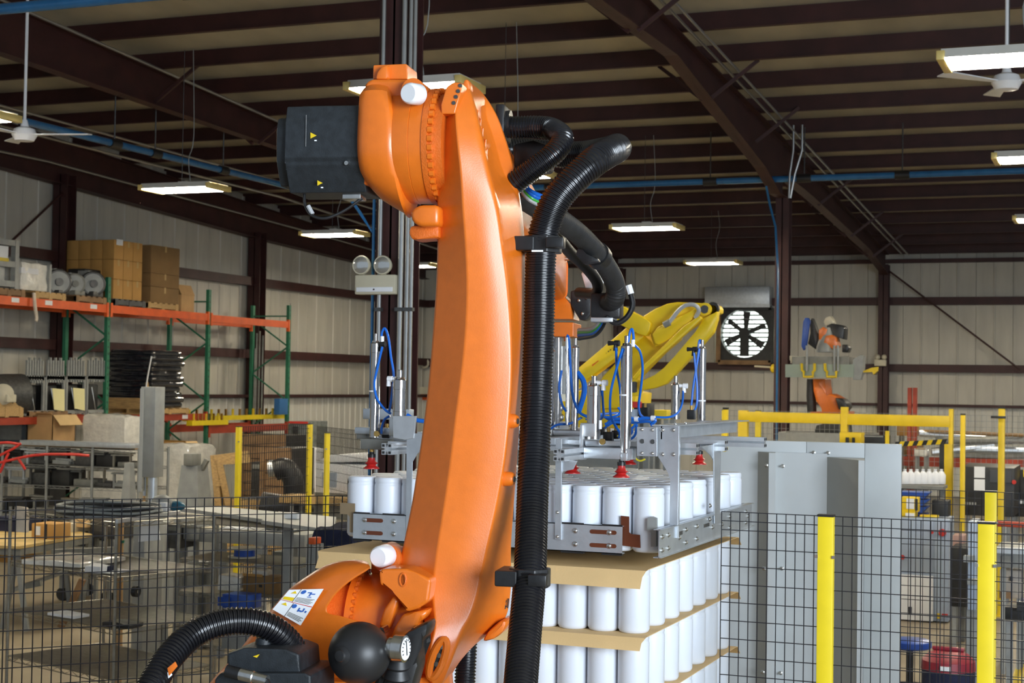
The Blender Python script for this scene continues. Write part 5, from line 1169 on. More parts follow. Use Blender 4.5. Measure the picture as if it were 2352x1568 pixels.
t = boxth('red_valve_unit', 1455, 1487, 926, 960, 12, .2, DARKM, 'black valve unit with a red cap behind gripper tubes', 'valve'); on(t, .0, .6, .7, 1.1, .03, 'red_cap', REDP); on(t, -.3, .3, .0, .6, .06, 'grey_cover', PANELB)
boxth('yellow_box', 1487, 1532, 942, 962, 13, .3, YELR, 'yellow box behind the gripper beneath the robot', 'box')
for px, w in ((1667, .05),): ypost(px, 940, 16, .05, 'slim yellow post beside the gripper end plate')
# ================================================================ PALLET RACK
XR = -18.0; RD = .95
def ry(px): return oX(px, 900, XR).y
FY = [21.3, ry(243), ry(475), ry(660)]
zb1 = oX(475, 722, XR).z
rack = thing('pallet_rack', (XR, FY[1], 0), 'green and orange pallet rack along the cream wall', 'rack')
def ubar(b, x, y, z0, z1): b.box(x - .035, x + .035, y - .045, y + .045, z0, z1)
for i, y in enumerate(FY):
    zt = [4.8, 4.62, 4.6, 4.45][i]
    for x in (XR, XR - RD):
        o = B(); ubar(o, x, y, .01, zt); o = o.build('upright', GREENP, rack, smooth=False)
        B().box(x - .08, x + .08, y - .08, y + .08, 0, .012).build('foot_plate', GREENP, o, smooth=False)
        if x == XR:
            bb = B()
            for k in range(26): bb.box(x + .034, x + .037, y - .012, y + .012, 1.2 + k * .13, 1.24 + k * .13)
            tag(bb.build('slots', DARKM, o, smooth=False), kind='stuff')
    z = .4; k = 0
    while z < zt - .5:
        a, c = (XR, XR - RD) if k % 2 else (XR - RD, XR)
        B().obox((a, y, z), (c, y, z + .62), .03, .03).build('brace', GREENP, rack, smooth=False); z += .62; k += 1
    B().obox((XR, y, zt - .25), (XR - RD, y, zt - .25), .03, .03).build('brace', GREENP, rack, smooth=False)
def beam(y0, y1, z, m, h=.13, stick=()):
    for x in (XR + .02, XR - RD):
        o = B().box(x - .025, x + .025, y0 + .05, y1 - .05, z - h, z).build('beam', m, rack, smooth=False)
        for yy in (y0 + .06, y1 - .06): B().box(x - .03, x + .035, yy - .03, yy + .03, z - h - .08, z + .04).build('end_bracket', m, o, smooth=False)
        if x > XR:
            for s in stick: B().box(x + .024, x + .028, s - .1, s + .1, z - .10, z - .02).build('sticker', PAPER, o, smooth=False)
for i in range(3):
    beam(FY[i], FY[i + 1], zb1 + (.02 if i < 2 else 0), RORANGE, .15, [(22.0, 22.9, 24.2), (), ()][i])
zl = oX(420, 950, XR).z
beam(FY[0], FY[1], zl, RRED, .13); beam(FY[1], FY[2], zl, RRED, .13, (27.3,)); zl3 = oX(560, 975, XR).z; beam(FY[2], FY[3], zl3, RRED, .16)
# ---- wooden pallets
def pallet(x0, x1, y0, y1, z, m, label, h=.13):
    t = thing('wooden_pallet', (x1, y0, z), label, 'pallet')
    n = 6
    for k in range(n):
        yy = y0 + (y1 - y0 - .1) * k / (n - 1); B().box(x0, x1, yy, yy + .1, z + h - .02, z + h).build('deck_board', m, t, smooth=False)
    for k in range(3):
        xx = x0 + (x1 - x0 - .05) * k / 2; B().box(xx, xx + .05, y0, y1, z + .02, z + h - .02).build('stringer', m, t, smooth=False)
        yy = y0 + (y1 - y0 - .1) * k / 2; B().box(x0, x1, yy, yy + .1, z, z + .02).build('bottom_board', m, t, smooth=False)
    for yy in (y0, (y0 + y1) / 2 - .05, y1 - .1): B().box(x1 - .05, x1 + .005, yy, yy + .1, z + .02, z + h - .02).build('block', m, t, smooth=False)
z1 = zb1 + .02
pallet(-19.05, XR + .04, ry(256), ry(326), z1, mat('pallet_grey', (.09, .09, .09), .7, 0, .2, 6), 'dark grey pallet under the tan carton stack')
pallet(-19.05, XR + .04, ry(332), ry(402), z1, WOOD, 'light wooden pallet under the tall brown cartons')
pallet(-19.0, XR + .04, ry(72), ry(142), z1, WOOD, 'light wooden pallet with a dangling strap on the top beam'); pallet(-19.0, XR + .04, ry(166), ry(236), z1, WOODD, 'reddish wooden pallet under the blowers'); pallet(-19.0, XR + .04, ry(-25), ry(48), z1, WOODD, 'dark wooden pallet at the picture edge on the top beam')
single(B().tube(spline([oX(78, 672, XR + .1), oX(80, 700, XR + .12), oX(84, 730, XR + .12), oX(82, 738, XR + .12)], 5), [.03] * 15 + [.015], 6), 'loose_strap', RAG, 'pale loose strap hanging over the orange beam', 'strap')
# ---- tan cartons
def carton(x0, x1, y0, y1, z0, z1, m, label, grp, tape=True):
    g = .004
    o = single(B().box(x0 + g, x1 - g, y0 + g, y1 - g, z0, z1 - g, .008), 'carton', m, label, 'box', grp, (x1, y0, z0))
    if tape: 
        b = B(); ym = (y0 + y1) / 2; b.box(x0 + .01, x1 + .001, ym - .03, ym + .03, z1 - g - .001, z1 - g + .002); b.box(x1 - g, x1 - g + .0025, ym - .03, ym + .03, z1 - .12, z1); b.build('tape', mat('tape', (.52, .34, .13), .35, 0, .05, 5), o, smooth=False)
    return o
cz0 = z1 + .13; ct = oX(255, 548, XR).z; hh = (ct - cz0) / 3; ya, yb_ = ry(255), ry(321)
for i in range(4):
    for j in range(3):
        for k in range(3):
            if i > 0 and j > 0 and k < 2: continue
            x1 = XR - i * .275; y0 = ya + j * (yb_ - ya) / 3
            where = (f'aisle face, {ordn(j)} from the near corner' if i == 0 else (f'camera side face, {ordn(i)} from the corner' if j == 0 else f'inside the stack top, {ordn(i)} in and {ordn(j)} back'))
            carton(x1 - .275, x1, y0, y0 + (yb_ - ya) / 3, cz0 + k * hh, cz0 + (k + 1) * hh, CARD3, f'tan carton, {["bottom", "middle", "top"][k]} row, {where}', 'tan cartons on the upper beam')
q = oX(275, 557, XR + .004); single(B().box(q.x - .003, q.x + .004, q.y - .1, q.y + .1, q.z - .05, q.z + .06), 'carton_label', PAPER, 'white label stuck on the top tan carton corner', 'label')
ya, yb_ = ry(341), ry(407)
for k, (za, zc) in enumerate(((cz0, oX(341, 656, XR).z), (oX(341, 656, XR).z, oX(341, 625, XR).z), (oX(341, 625, XR).z, oX(341, 560, XR).z))):
    carton(-19.0, XR, ya, yb_, za, zc, CARD4, f'large brown carton, {["bottom", "middle", "top"][k]} of the three tall ones', 'three tall brown cartons')
ya, yb_ = ry(412), ry(442)
t = thing('open_carton', (XR, ya, z1), 'open tan carton leaning with raised flaps at the end of the beam', 'box')
B().box(-18.6, XR, ya, yb_, z1, z1 + .34, .006).build('body', CARD, t); B().prism([(XR, ya, z1 + .34), (XR, yb_, z1 + .34), (XR - .1, yb_, z1 + .55), (XR - .1, ya - .05, z1 + .55)], (.01, 0, 0)).build('flap', CARD, t, smooth=False); B().prism([(XR, ya, z1 + .34), (XR - .5, ya, z1 + .34), (XR - .55, ya - .12, z1 + .58), (XR - .05, ya - .12, z1 + .58)], (0, .01, 0)).build('flap', CARD4, t, smooth=False)
# ---- blowers and wrapped machines on the top beam
def blower(px, py, r, label, m=DKSTEEL):
    q = oX(px, py, XR - .1); t = thing('blower', (q.x, q.y, z1 + .13), label, 'blower')
    B().lathe([(-.25, r * .55), (-.2, r * .8), (-.02, r * .95), (0, r), (.06, r), (.08, r * .9), (.09, r * .3), (.15, r * .3)], q, V(.75, -.65, 0), 28).build('housing', m, t)
    B().lathe([(.085, r * .78), (.095, r * .78), (.095, r * .72)], q, V(.75, -.65, 0), 28).build('inlet_ring', GREYM, t)
    B().box(q.x - .2, q.x + .12, q.y - .12, q.y + .18, z1 + .13, q.z - r * .6, .01).build('foot', m, t)
    B().box(q.x - .3, q.x - .05, q.y - .05, q.y + .2, q.z, q.z + r * 1.05, .01).build('outlet', GREYM, t)
blower(133, 648, .24, 'round dark blower between the gray frame machine and other blowers'); blower(170, 652, .20, 'smaller grey blower in the middle of the blowers', MIDG); blower(212, 652, .24, 'round dark blower with steel face next to tan cartons', DKSTEEL)
t = thing('motor_unit', oX(190, 640, XR - .5), 'black electric motor unit behind the blowers', 'motor'); q = oX(190, 640, XR - .5); B().box(q.x - .2, q.x + .2, q.y - .2, q.y + .3, z1 + .13, q.z + .18, .03).build('body', DARKM, t); B().box(q.x + .2, q.x + .21, q.y - .1, q.y + .05, q.z - .02, q.z + .06).build('label', PAPER, t, smooth=False)
def frame_machine(px0, px1, ytop, zbot, X, label, m=GREYM):
    y0, y1 = oX(px0, 700, X).y, oX(px1, 700, X).y; zt = oX(px1, ytop, X).z
    t = thing('frame_machine', (X, y0, zbot), label, 'machine')
    for x in (X, X - .7):
        for y in (y0, y1): B().box(x - .05, x + .05, y - .05, y + .05, zbot, zt).build('post', m, t, smooth=False)
        for z in (zt - .05, (zbot + zt) / 2, zbot + .08): B().box(x - .045, x + .045, y0, y1, z - .05, z + .05).build('rail', m, t, smooth=False)
    for z in (zt - .06, (zbot + zt) / 2): B().box(X - .7, X, y1 - .04, y1 + .04, z - .04, z + .04).build('rail', m, t, smooth=False); B().box(X - .7, X, y0 - .04, y0 + .04, z - .04, z + .04).build('rail', m, t, smooth=False)
    B().box(X - .55, X - .12, y0 + .1, y1 - .1, zbot + .1, zt - .25, .02).build('core', FILMC, t)
    return t
t = frame_machine(-40, 32, 552, z1 + .13, XR, 'grey framed machine with a paper label at the picture edge on the top beam'); q = oX(8, 578, XR + .06); B().box(q.x - .005, q.x + .003, q.y - .18, q.y + .12, q.z - .1, q.z + .1).build('paper_label', PAPER, t, smooth=False); B().box(q.x - .006, q.x + .001, q.y - .2, q.y + .14, q.z - .16, q.z - .1).build('yellow_strip', YELD, t, smooth=False)
def lumpy(x0, x1, y0, y1, z0, z1, amp, seed, b=None, n=7, bulge=0.0):
    """a box with soft, crumpled sides, for wrapped loads"""
    b = b or B(); rnd = random.Random(seed)
    old = set(b.bm.verts)
    c = bmesh.ops.create_cube(b.bm, size=1); es = list({e for v in c['verts'] for e in v.link_edges})
    bmesh.ops.subdivide_edges(b.bm, edges=es, cuts=n, use_grid_fill=True)
    from mathutils import noise
    for v in b.bm.verts:
        if v in old: continue
        p = v.co.copy(); bl = bulge * math.cos(math.pi * p.z); sx, sy = (p.x > .3) - (p.x < -.3), (p.y > .3) - (p.y < -.3); d = V(*[max(-.42, min(.42, x)) for x in p]); q = (p - d); 
        p = d + (q.normalized() * min(q.length, .09) if q.length > 1e-6 else q)
        p = V(x0 + (p.x + .5) * (x1 - x0), y0 + (p.y + .5) * (y1 - y0), z0 + (p.z + .5) * (z1 - z0))
        k = noise.noise_vector(p * 3.1 + V(seed, 0, 0)) * amp + noise.noise_vector(p * 9 + V(0, seed, 0)) * amp * .4
        if p.z < z0 + .03: k.z = 0
        v.co = p + k + V(sx * bl, sy * bl, 0)
    return b
t = thing('wrapped_machine', (XR, ry(40), z1 + .13), 'film wrapped machine beside the grey framed machine on the top beam', 'machine')
lumpy(-18.9, XR, ry(42), ry(106), z1 + .13, oX(60, 600, XR).z, .05, 3).build('film', FILMC, t); B().box(-18.7, XR + .03, ry(104), ry(109), z1 + .1, oX(100, 605, XR).z).build('upright', GREYM, t, smooth=False); B().box(XR - .05, XR + .02, ry(40), ry(80), oX(60, 628, XR).z, oX(60, 615, XR).z).build('bright_strip', PAPER, t, smooth=False)
# ---- middle level: frames, tank, black wrapped load
zm = zl
for i in range(4):
    a, e = 60 + 47 * i, 60 + 47 * (i + 1) - 6
    y0, y1 = ry(a), ry(e); zt = oX(e, 828, XR).z
    t = thing('steel_jig_frame', (XR, y0, zm), f'steel jig frame with upright prongs, {ordn(i)} from the picture edge on the middle level', 'frame', 'steel jig frames on the middle level')
    for x in (XR - .02, XR - .6):
        for y in (y0, y1): B().box(x - .02, x + .02, y - .025, y + .025, zm + .02, zt - .3).build('post', GREYM, t, smooth=False)
        for z in (zt - .32, zm + .5 + (zt - zm) * .2, zm + .08): B().box(x - .02, x + .02, y0, y1, z - .03, z + .03).build('rail', GREYM, t, smooth=False)
    for k in range(7):
        yy = y0 + (y1 - y0) * (k + .5) / 7; B().box(XR - .04, XR, yy - .02, yy + .02, zt - .4, zt + (.05 if k % 2 else 0)).build('prong', GREYM, t, smooth=False)
    B().box(XR - .58, XR - .1, y0 + .08, y1 - .08, zm + .1, zt - .45, .02).build('panel', DARKM, t)
    B().tube(spline([(XR - .02, y0 + .15, zt - .5), (XR + .01, y0 + .2, zt - .8), (XR - .02, y0 + .3, zt - 1.0)], 5), .012, 6).build('cable', CONDUIT, t)
    if i in (1, 2): yy = (y0 + y1) / 2 + .05; B().prism([(XR + .02, yy - .17, zt - .5), (XR + .02, yy + .17, zt - .52), (XR + .05, yy + .15, zt - .92), (XR + .05, yy - .15, zt - .88)], (.004, 0, 0)).build('yellow_paper', PAPERY, t, smooth=False)
pallet(-19.0, XR + .06, ry(62), ry(150), zm, WOODD, 'dark wooden pallet under the first steel jig frames', .1); pallet(-19.0, XR + .08, ry(-30), ry(46), zm, WOOD, 'bright wooden pallet at the picture edge on the middle level', .26)
q = oX(2, 905, XR - .25); t = thing('drum_tank', (q.x, q.y, zm + .26), 'round dark tank on the middle level at the picture edge', 'tank'); B().lathe([(-.5, .2), (-.45, .34), (.4, .36), (.45, .2), (.47, 0)], q, (.3, 1, 0), 24).build('shell', DKSTEEL, t)
q = oX(6, 905, XR + .02); t = thing('white_motor', (q.x, q.y, zm + .26), 'white rounded motor cover in front of dark tank', 'motor'); B().lathe([(-.2, .1), (-.16, .17), (.1, .18), (.16, .1), (.17, 0)], q, (.7, -.7, 0), 20).build('cover', BEIGE, t); B().box(q.x - .1, q.x + .18, q.y - .1, q.y + .15, zm + .26, q.z, .02).build('foot', BEIGE, t)
pallet(-19.0, XR + .1, ry(338), ry(425), zm, WOOD, 'light wooden pallet under the black film wrapped load', .12)
ya, yb_ = ry(345), ry(416); zt = oX(380, 806, XR).z
t = thing('wrapped_load', (XR, ya, zm + .12), 'tall load of stacked trays wrapped in shiny black film', 'load')
n = 11
for k in range(n):
    za = zm + .12 + (zt - zm - .12) * k / n; w = .03 * math.sin(k * 1.7); lumpy(-19.0 - w, XR + .02 + w, ya - w, yb_ + w, za, za + (zt - zm - .12) / n + .015, .012, k + 20, n=7, bulge=.022).build('wrapped_tray', FILMB, t)
B().tube([oX(348, 818, XR + .1), oX(340, 860, XR + .1), oX(332, 910, XR + .1)], .014, 6).build('loose_edge', PAPER, t)
B().box(-19.02, XR + .06, ya - .09, ya - .04, zm + .1, zm + .32).build('corner_board', WOOD, t, smooth=False)
B().prism([(XR + .05, ya - .25, zm + .62), (XR + .05, ya - .18, zm + .65), (XR + .06, ya - .02, zm + .14), (XR + .06, ya - .1, zm + .12)], (.02, 0, 0)).build('corner_board', WOOD, t, smooth=False)
# ---- yellow peg beams in bay three
for k, (dy, zz) in enumerate(((0, zl3 + .10), (.25, zl3 + .02))):
    t = thing('yellow_peg_beam', (XR, FY[2], zz), ['long yellow beam set with upright steel pegs on the lower rack level', 'second yellow peg beam lying in front of the first one'][k], 'beam')
    X = XR - .25 + .3 * k; y0, y1 = oX(425 + 10 * k, 960, X).y, oX(648 - 130 * k, 960, X).y
    B().box(X - .07, X + .07, y0, y1, zz, zz + .10).build('rail', YEL, t, smooth=False)
    for q in range(14 - 6 * k):
        yy = y0 + .15 + (y1 - y0 - .3) * q / (13 - 6 * k); B().box(X - .02, X + .02, yy - .02, yy + .02, zz + .1, zz + .24).build('peg', BRASS if q % 3 else YELD, t, smooth=False)
for k, (px, y0, y1) in enumerate(((590, 765, 945), (597, 760, 940), (604, 770, 945), (586, 800, 945))):
    single(B().tube([V(XL + .58, oX(px - 4, y1, XL + .58).y, 0), oX(px, y0, XL + .50)], .022, 6), 'steel_rod', MIDG, ['thin', 'tallest', 'bent dark', 'short'][k] + ' steel rod leaning against the wall behind the empty bay', 'rod', 'rods leaning on the wall')
q = oX(647, 935, XR); t = thing('blue_box', (XR - .03, FY[3] - .25, oX(647, 952, XR).z), 'small blue box hung at the end of green rack', 'box'); B().box(XR - .1, XR + .05, oX(638, 940, XR).y, FY[3] - .04, oX(647, 952, XR).z, oX(647, 915, XR).z, .01).build('body', mat('blue_dull', (.03, .14, .36), .5, 0, .1, 6), t)
# ---- floor level loads by the rack
ya, yb_ = ry(120), ry(188)
def wload(px0, px1, pxe, ytop, ybot, d, m, amp, seed, label, name='wrapped_pallet', film='film', cat='load'):
    """box with the front-right edge at px pxe, front face px0..pxe, right face pxe..px1"""
    P = od(pxe, ybot, d); x0 = oY(px0, ybot, P.y).x; y1 = oX(px1, ybot, P.x).y; zt = oY(pxe, ytop, P.y).z; P.z = 0
    t = thing(name, (P.x, P.y, P.z), label, cat); lumpy(x0, P.x, P.y, y1, P.z, zt, amp, seed, n=9).build(film, m, t); t['_f'] = (x0, P.x, P.y, P.z, zt); t['_y1'] = y1; return t
def obox_carton(px0, px1, pxe, ytop, ybot, d, m, label, flaps=True):
    P = od(pxe, ybot, d); x0 = oY(px0, ybot, P.y).x; y1 = oX(px1, ybot, P.x).y; zt = oY(pxe, ytop, P.y).z
    t = thing('open_carton', (P.x, P.y, P.z), label, 'box'); th = .012; b = B()
    b.box(x0, P.x, P.y, P.y + th, P.z, zt); b.box(x0, P.x, y1 - th, y1, P.z, zt); b.box(x0, x0 + th, P.y, y1, P.z, zt); b.box(P.x - th, P.x, P.y, y1, P.z, zt); b.box(x0, P.x, P.y, y1, P.z, P.z + th)
    b.build('body', m, t, smooth=False); h = (zt - P.z) * .38
    B().box(x0 + .1, P.x - .1, P.y + .1, y1 - .1, 0, P.z).build('support_stand', DARKM, t, smooth=False)
    if flaps:
        B().prism([(P.x, P.y, zt), (P.x, y1, zt), (P.x + h * .8, y1, zt - h * .9), (P.x + h * .8, P.y, zt - h * .9)], (.008, 0, .004)).build('flap', CARD2, t, smooth=False)
        B().prism([(x0, P.y, zt), (P.x, P.y, zt), (P.x, P.y - h * .3, zt + h * .15), (x0, P.y - h * .3, zt + h * .15)], (0, .004, .008)).build('flap', m, t, smooth=False)
    return t
obox_carton(62, 172, 120, 953, 1022, 27.5, CARD, 'large open brown carton with one flap hanging, under the steel jig frames')
wload(187, 326, 285, 953, 1038, 28, FILMC, .03, 5, 'clear film wrapped pallet of bright sacks beside the open carton')
wload(360, 494, 430, 1022, 1200, 27.5, FILMC, .05, 9, 'large clear film wrapped pallet in front of the rack upright')
obox_carton(362, 450, 425, 1014, 1040, 29.5, CARD3, 'brown open carton behind the film wrapped pallet')
t = boxth('blue_drum_box', -30, 60, 972, 1012, 28.5, .5, mat('dull_blue', (.10, .13, .17), .4, .2, .15, 6), 'dull blue metal box below red beam at the picture edge', 'box'); on(t, .3, .9, .1, .9, .02, 'panel', GREYM)
# leaning wooden frame, crates and dark equipment behind the far fence panel
t = thing('crate_frame', od(505, 1160, 25), 'raw wooden crate frame leaning behind tall yellow post', 'crate')
for a, c in (((490, 1045), (510, 1262)), ((502, 1050), (545, 1262)), ((492, 1052), (572, 1042)), ((498, 1060), (575, 1056)), ((495, 1110), (512, 1108))): B().obox(od(*a, 25), od(*c, 25), .06, .10).build('board', WOOD, t, smooth=False)
B().prism([od(488, 1060, 25.1), od(502, 1062, 25.1), od(515, 1160, 25.1), od(492, 1160, 25.1)], (0, .03, 0)).build('panel', PLY, t, smooth=False)
def crate(px0, px1, y0, y1, d, m, label, nb=4, dep=.8):
    a, b_ = od(px0, y1, d), None; b_ = oY(px1, y0, a.y); a.z = 0; t = thing('wooden_crate', a, label, 'crate'); a.z = 0; nb = max(nb, int(b_.z / .2)); h = (b_.z - a.z) / nb
    B().box(a.x + .02, b_.x - .02, a.y + .03, a.y + dep, a.z, b_.z - .02).build('box', DARKM, t, smooth=False)
    for k in range(nb): B().box(a.x, b_.x, a.y, a.y + .025, a.z + k * h + .008, a.z + (k + 1) * h - .008).build('board', m, t, smooth=False)
    for x in (a.x, b_.x - .08): B().box(x, x + .08, a.y - .025, a.y, a.z, b_.z).build('batten', m, t, smooth=False)
crate(598, 668, 1028, 1110, 25, WOODD, 'brown wooden crate behind the far fence panel'); crate(552, 655, 998, 1024, 28, WOODD, 'low brown crate on the rack behind yellow post', 2); crate(520, 660, 1150, 1180, 23, WOOD, 'pale low wooden crate on the floor behind the tall yellow post', 2)
t = thing('black_duct', od(660, 1140, 24), 'curved black duct standing behind the far fence', 'duct'); B().tube(spline([od(632, 1080, 24), od(655, 1075, 24), od(672, 1100, 24), od(675, 1140, 24), od(668, 1200, 24), od(665, 1275, 24)], 6), .16, 14).build('duct_body', RUBBERB, t); B().cyl(od(617, 1076, 24), od(640, 1075, 24), .13, n=14).build('bright_collar', ALU, t)
t = thing('black_pipe_roll', od(640, 1185, 23), 'black pipe roll lying low behind the far fence', 'roll'); B().tube([od(600, 1160, 22.5), od(700, 1175, 22.5)], .2, 14).build('roll', RUBBERB, t); B().tube([od(690, 1172, 22.4), od(725, 1176, 22.4)], .12, 12).build('core', DKSTEEL, t)
t = boxth('steel_tank', 575, 612, 1062, 1160, 26, .8, DKSTEEL, 'grey steel tank between wood crate frame and the duct', 'tank'); on(t, .1, .9, .85, .95, .02, 'band', GREYM); on(t, .1, .9, .1, .2, .02, 'band', GREYM)
t = boxth('steel_cage', 662, 708, 968, 1085, 31, .8, mat('cage_grey', (.20, .22, .21), .5, .4, .3, 12), 'tall grey machine with red top edge behind the far fence', 'machine'); on(t, 0, 1, .96, 1.0, .03, 'red_edge', REDP); on(t, .55, .85, .48, .62, .03, 'yellow_note', PAPERY); on(t, .1, .9, .68, .72, .03, 'rail', GREYM); on(t, .1, .9, .3, .34, .03, 'rail', GREYM); on(t, .2, .5, .75, .9, .02, 'hatch', DARKM)
q = od(690, 1150, 27); t = thing('white_hopper', q, 'white cone shaped hopper behind the far fence', 'hopper'); B().lathe([(-.2, .1), (.0, .12), (.5, .36), (.9, .38), (.92, .3)], q, (0, 0, 1), 20).build('cone', WHITEP, t)
for k in range(3): a = 2.1 * k; B().tube([q + V(.3 * math.cos(a), .3 * math.sin(a), .55), V(q.x + .35 * math.cos(a), q.y + .35 * math.sin(a), 0)], .025, 6).build('leg', GREYM, t)
t = boxth('white_machine', 722, 850, 1068, 1130, 22, 1.0, WHITEP, 'white machine with rounded lid behind the far fence', 'machine'); x0, x1, y, za, zc = t['_f']; B().prism([(x0, y, zc), (x0 + .2, y, zc + .12), (x1 - .1, y, zc + .16), (x1, y, zc + .05)], (0, .9, 0), .02).build('lid', WHITEP, t); on(t, .15, .4, .2, .7, .02, 'panel', PANELB); on(t, .62, .75, .1, .5, .03, 'dark_port', DARKM); on(t, 0, 1, -.9, 0, -.05, 'base', MIDG)
boxth('wooden_plank', 640, 850, 1146, 1154, 22, .4, WOOD, 'raw wooden plank lying below the white machine', 'plank')
q = oY(960, 918, YB - .14); q_ = oY(992, 905, YB - .14); t = thing('exit_sign', q, 'small orange sign on the back wall behind the arm', 'sign'); B().box(q.x, q_.x, q.y, q.y + .12, q.z, q_.z).build('body', RORANGE, t, smooth=False); t['_f'] = (q.x, q_.x, q.y, q.z, q_.z); on(t, -.1, 1.1, 1.0, 2.2, .05, 'upper_plate', BEIGE)
q = oY(975, 834, YB - .2); single(B().tube([q + V(.12 * math.cos(k * math.pi / 8), 0, .12 * math.sin(k * math.pi / 8)) for k in range(17)], .04, 8), 'hose_ring', BEIGE, 'small coiled ring hanging on the back wall girt', 'ring')
# ================================================================ SHELVES OF DARK PARTS
def shelf_unit(P0, d1, w, dep, levels, label, m=CHROME, post_r=.014, name='wire_shelf', wires=True, zt=None):
    """P0 front corner, d1 along the front (unit vector), depth to the back-left of it"""
    P0 = V(P0.x, P0.y, 0); d1 = V(d1.x, d1.y, 0).normalized(); d2 = V(-d1.y, d1.x, 0)
    if d2.y < 0: d2 = -d2
    t = thing(name, P0, label, 'shelf'); cs = [P0, P0 + d1 * w, P0 + d1 * w + d2 * dep, P0 + d2 * dep]; zt = zt or levels[-1] + .03
    for c in cs:
        o = B().cyl(c, c + V(0, 0, zt), post_r, n=10).build('post', m, t); B().cyl(c + V(0, 0, .0), c + V(0, 0, .05), post_r * 1.5, n=10).build('foot', RUBBERB, o)
    for z in levels:
        up = V(0, 0, 1); b = B()
        for i in range(4):
            p, q = cs[i], cs[(i + 1) % 4]
            for dz in (0, -.035): b.tube([p + up * (z + dz), q + up * (z + dz)], .0045, 5)
            n = max(4, int((q - p).length / .09)); pts = [p.lerp(q, k / n) + up * (z - (.035 if k % 2 else 0)) for k in range(n + 1)]; b.tube(pts, .003, 4)
        sh = b.build('shelf', m, t)
        if wires:
            b = B(); n = int(w / .021)
            for k in range(1, n): p = P0 + d1 * (w * k / n) + up * z; b.tube([p, p + d2 * dep], .0036, 4, cap=False)
            for k in range(1, 4): p = P0 + d2 * (dep * k / 4) + up * (z - .006); b.tube([p, p + d1 * w], .003, 4)
            tag(b.build('shelf_wires', m, sh, smooth=False), kind='stuff')
        else: B().prism([c + up * (z - .004) for c in cs], (0, 0, .008)).build('shelf_board', MIDG, sh, smooth=False)
    t['_d'] = (tuple(P0), tuple(d1), tuple(d2)); return t
ds = 22.5
S0 = od(318, 1100, ds)
su = shelf_unit(S0, V(-1, -.05, 0), 3.1, .8, [.25, .68, 1.12, 1.42, 1.68], 'long dark shelving full of metal parts beside the tall grey column', GREYM, .02, 'parts_shelf', False)
P0, d1, d2 = [Vector(v) for v in su['_d']]
for k in range(1, 4): B().cyl(P0 + d1 * (3.1 * k / 4), P0 + d1 * (3.1 * k / 4) + V(0, 0, 1.7), .02, n=8).build('post', GREYM, su)
rnd = random.Random(4); kinds = [('steel_bar', DKSTEEL), ('metal_plate', MIDG), ('dark_casting', DARKM), ('grey_box', DKSTEEL), ('bar_stock', GREYM)]
posw = ['by the end post', 'next to the end post', 'just before the middle', 'in the middle', 'past the middle', 'toward the picture edge', 'near the picture edge', 'at the picture edge']
lvn = {0: 'lowest', 1: 'second', 2: 'third', 3: 'fourth'}
for L, z in enumerate([.25, .68, 1.12, 1.42]):
    for k in range(8):
        nm, m = kinds[(k + L * 2) % 5]; p = P0 + d1 * (.12 + k * .37) + d2 * .1; h = [.05, .09, .22, .18, .06][(k + L * 2) % 5] * rnd.uniform(.8, 1.15); l = rnd.uniform(.26, .34)
        b = B()
        if nm in ('steel_bar', 'bar_stock'):
            for j in range(3): b.obox(p + V(0, .06 * j, z + .04 + .03 * (j == 1)), p + d1 * l + V(0, .07 * j, z + .05 + .03 * (j == 1)), .05, .05)
        else: b.box(0, l, 0, .4, 0, h, .01, Matrix.Translation(p + V(-l, 0, z + .006)))
        single(b, nm, m, f'{nm.replace("_", " ")} on the {lvn[L]} level of the long parts shelf, {posw[k]}', 'metal part', 'metal parts on the long shelf')
for L, z in enumerate([.25, .68, 1.12, 1.42]):
    for k in range(6):
        w0 = .1 + k * .48 + rnd.uniform(-.04, .04); l = rnd.uniform(.34, .44); zz = z + .245 + .03 * (k % 2) if L < 3 else z + .21
        m = [GALV, DARKM, GREYM, CHROME, MIDG, DKSTEEL][(k + L) % 6]; p = P0 + d1 * w0 + d2 * (.06 + .05 * (k % 3)); b = B()
        b.obox(p + V(0, 0, zz), p + d1 * l + V(0, rnd.uniform(-.05, .05), zz + rnd.uniform(-.01, .03)), .12, .025); b.obox(p + d1 * .03 + V(0, .02, zz - .03), p + d1 * (l - .05) + V(0, 0, zz - .03), .09, .02)
        for q_ in (.06, l - .06): b.obox(p + d1 * q_ + V(0, .03, z + .004), p + d1 * q_ + V(0, .03, zz - .03), .03, .03, (1, 0, 0))
        single(b, 'metal_tray', m, f'thin tray, {lvn[L]} level of the long parts shelf, {ordn(k)} from the grey column', 'tray', 'thin trays on the long shelf')
bb = B(); pz = 1.69
c0 = P0 + d1 * .1 + V(0, .05, pz); bb.prism([c0, c0 + d1 * 1.9 + V(0, 0, .0), c0 + d1 * 1.6 + d2 * .7, c0 + d2 * .7 + V(0, 0, .0)], (0, 0, .012))
single(bb, 'cardboard_sheet', CARD, 'flat brown cardboard sheet on top of the long parts shelf', 'sheet')
bb = B(); bb.box(-1.95, 0, -.02, .3, 0, .07, .004, Matrix.Translation(P0 + d1 * .1 + V(0, -.05, pz + .014))); single(bb, 'steel_channel', GALV, 'long light steel channel on the front of the long parts shelf', 'channel')
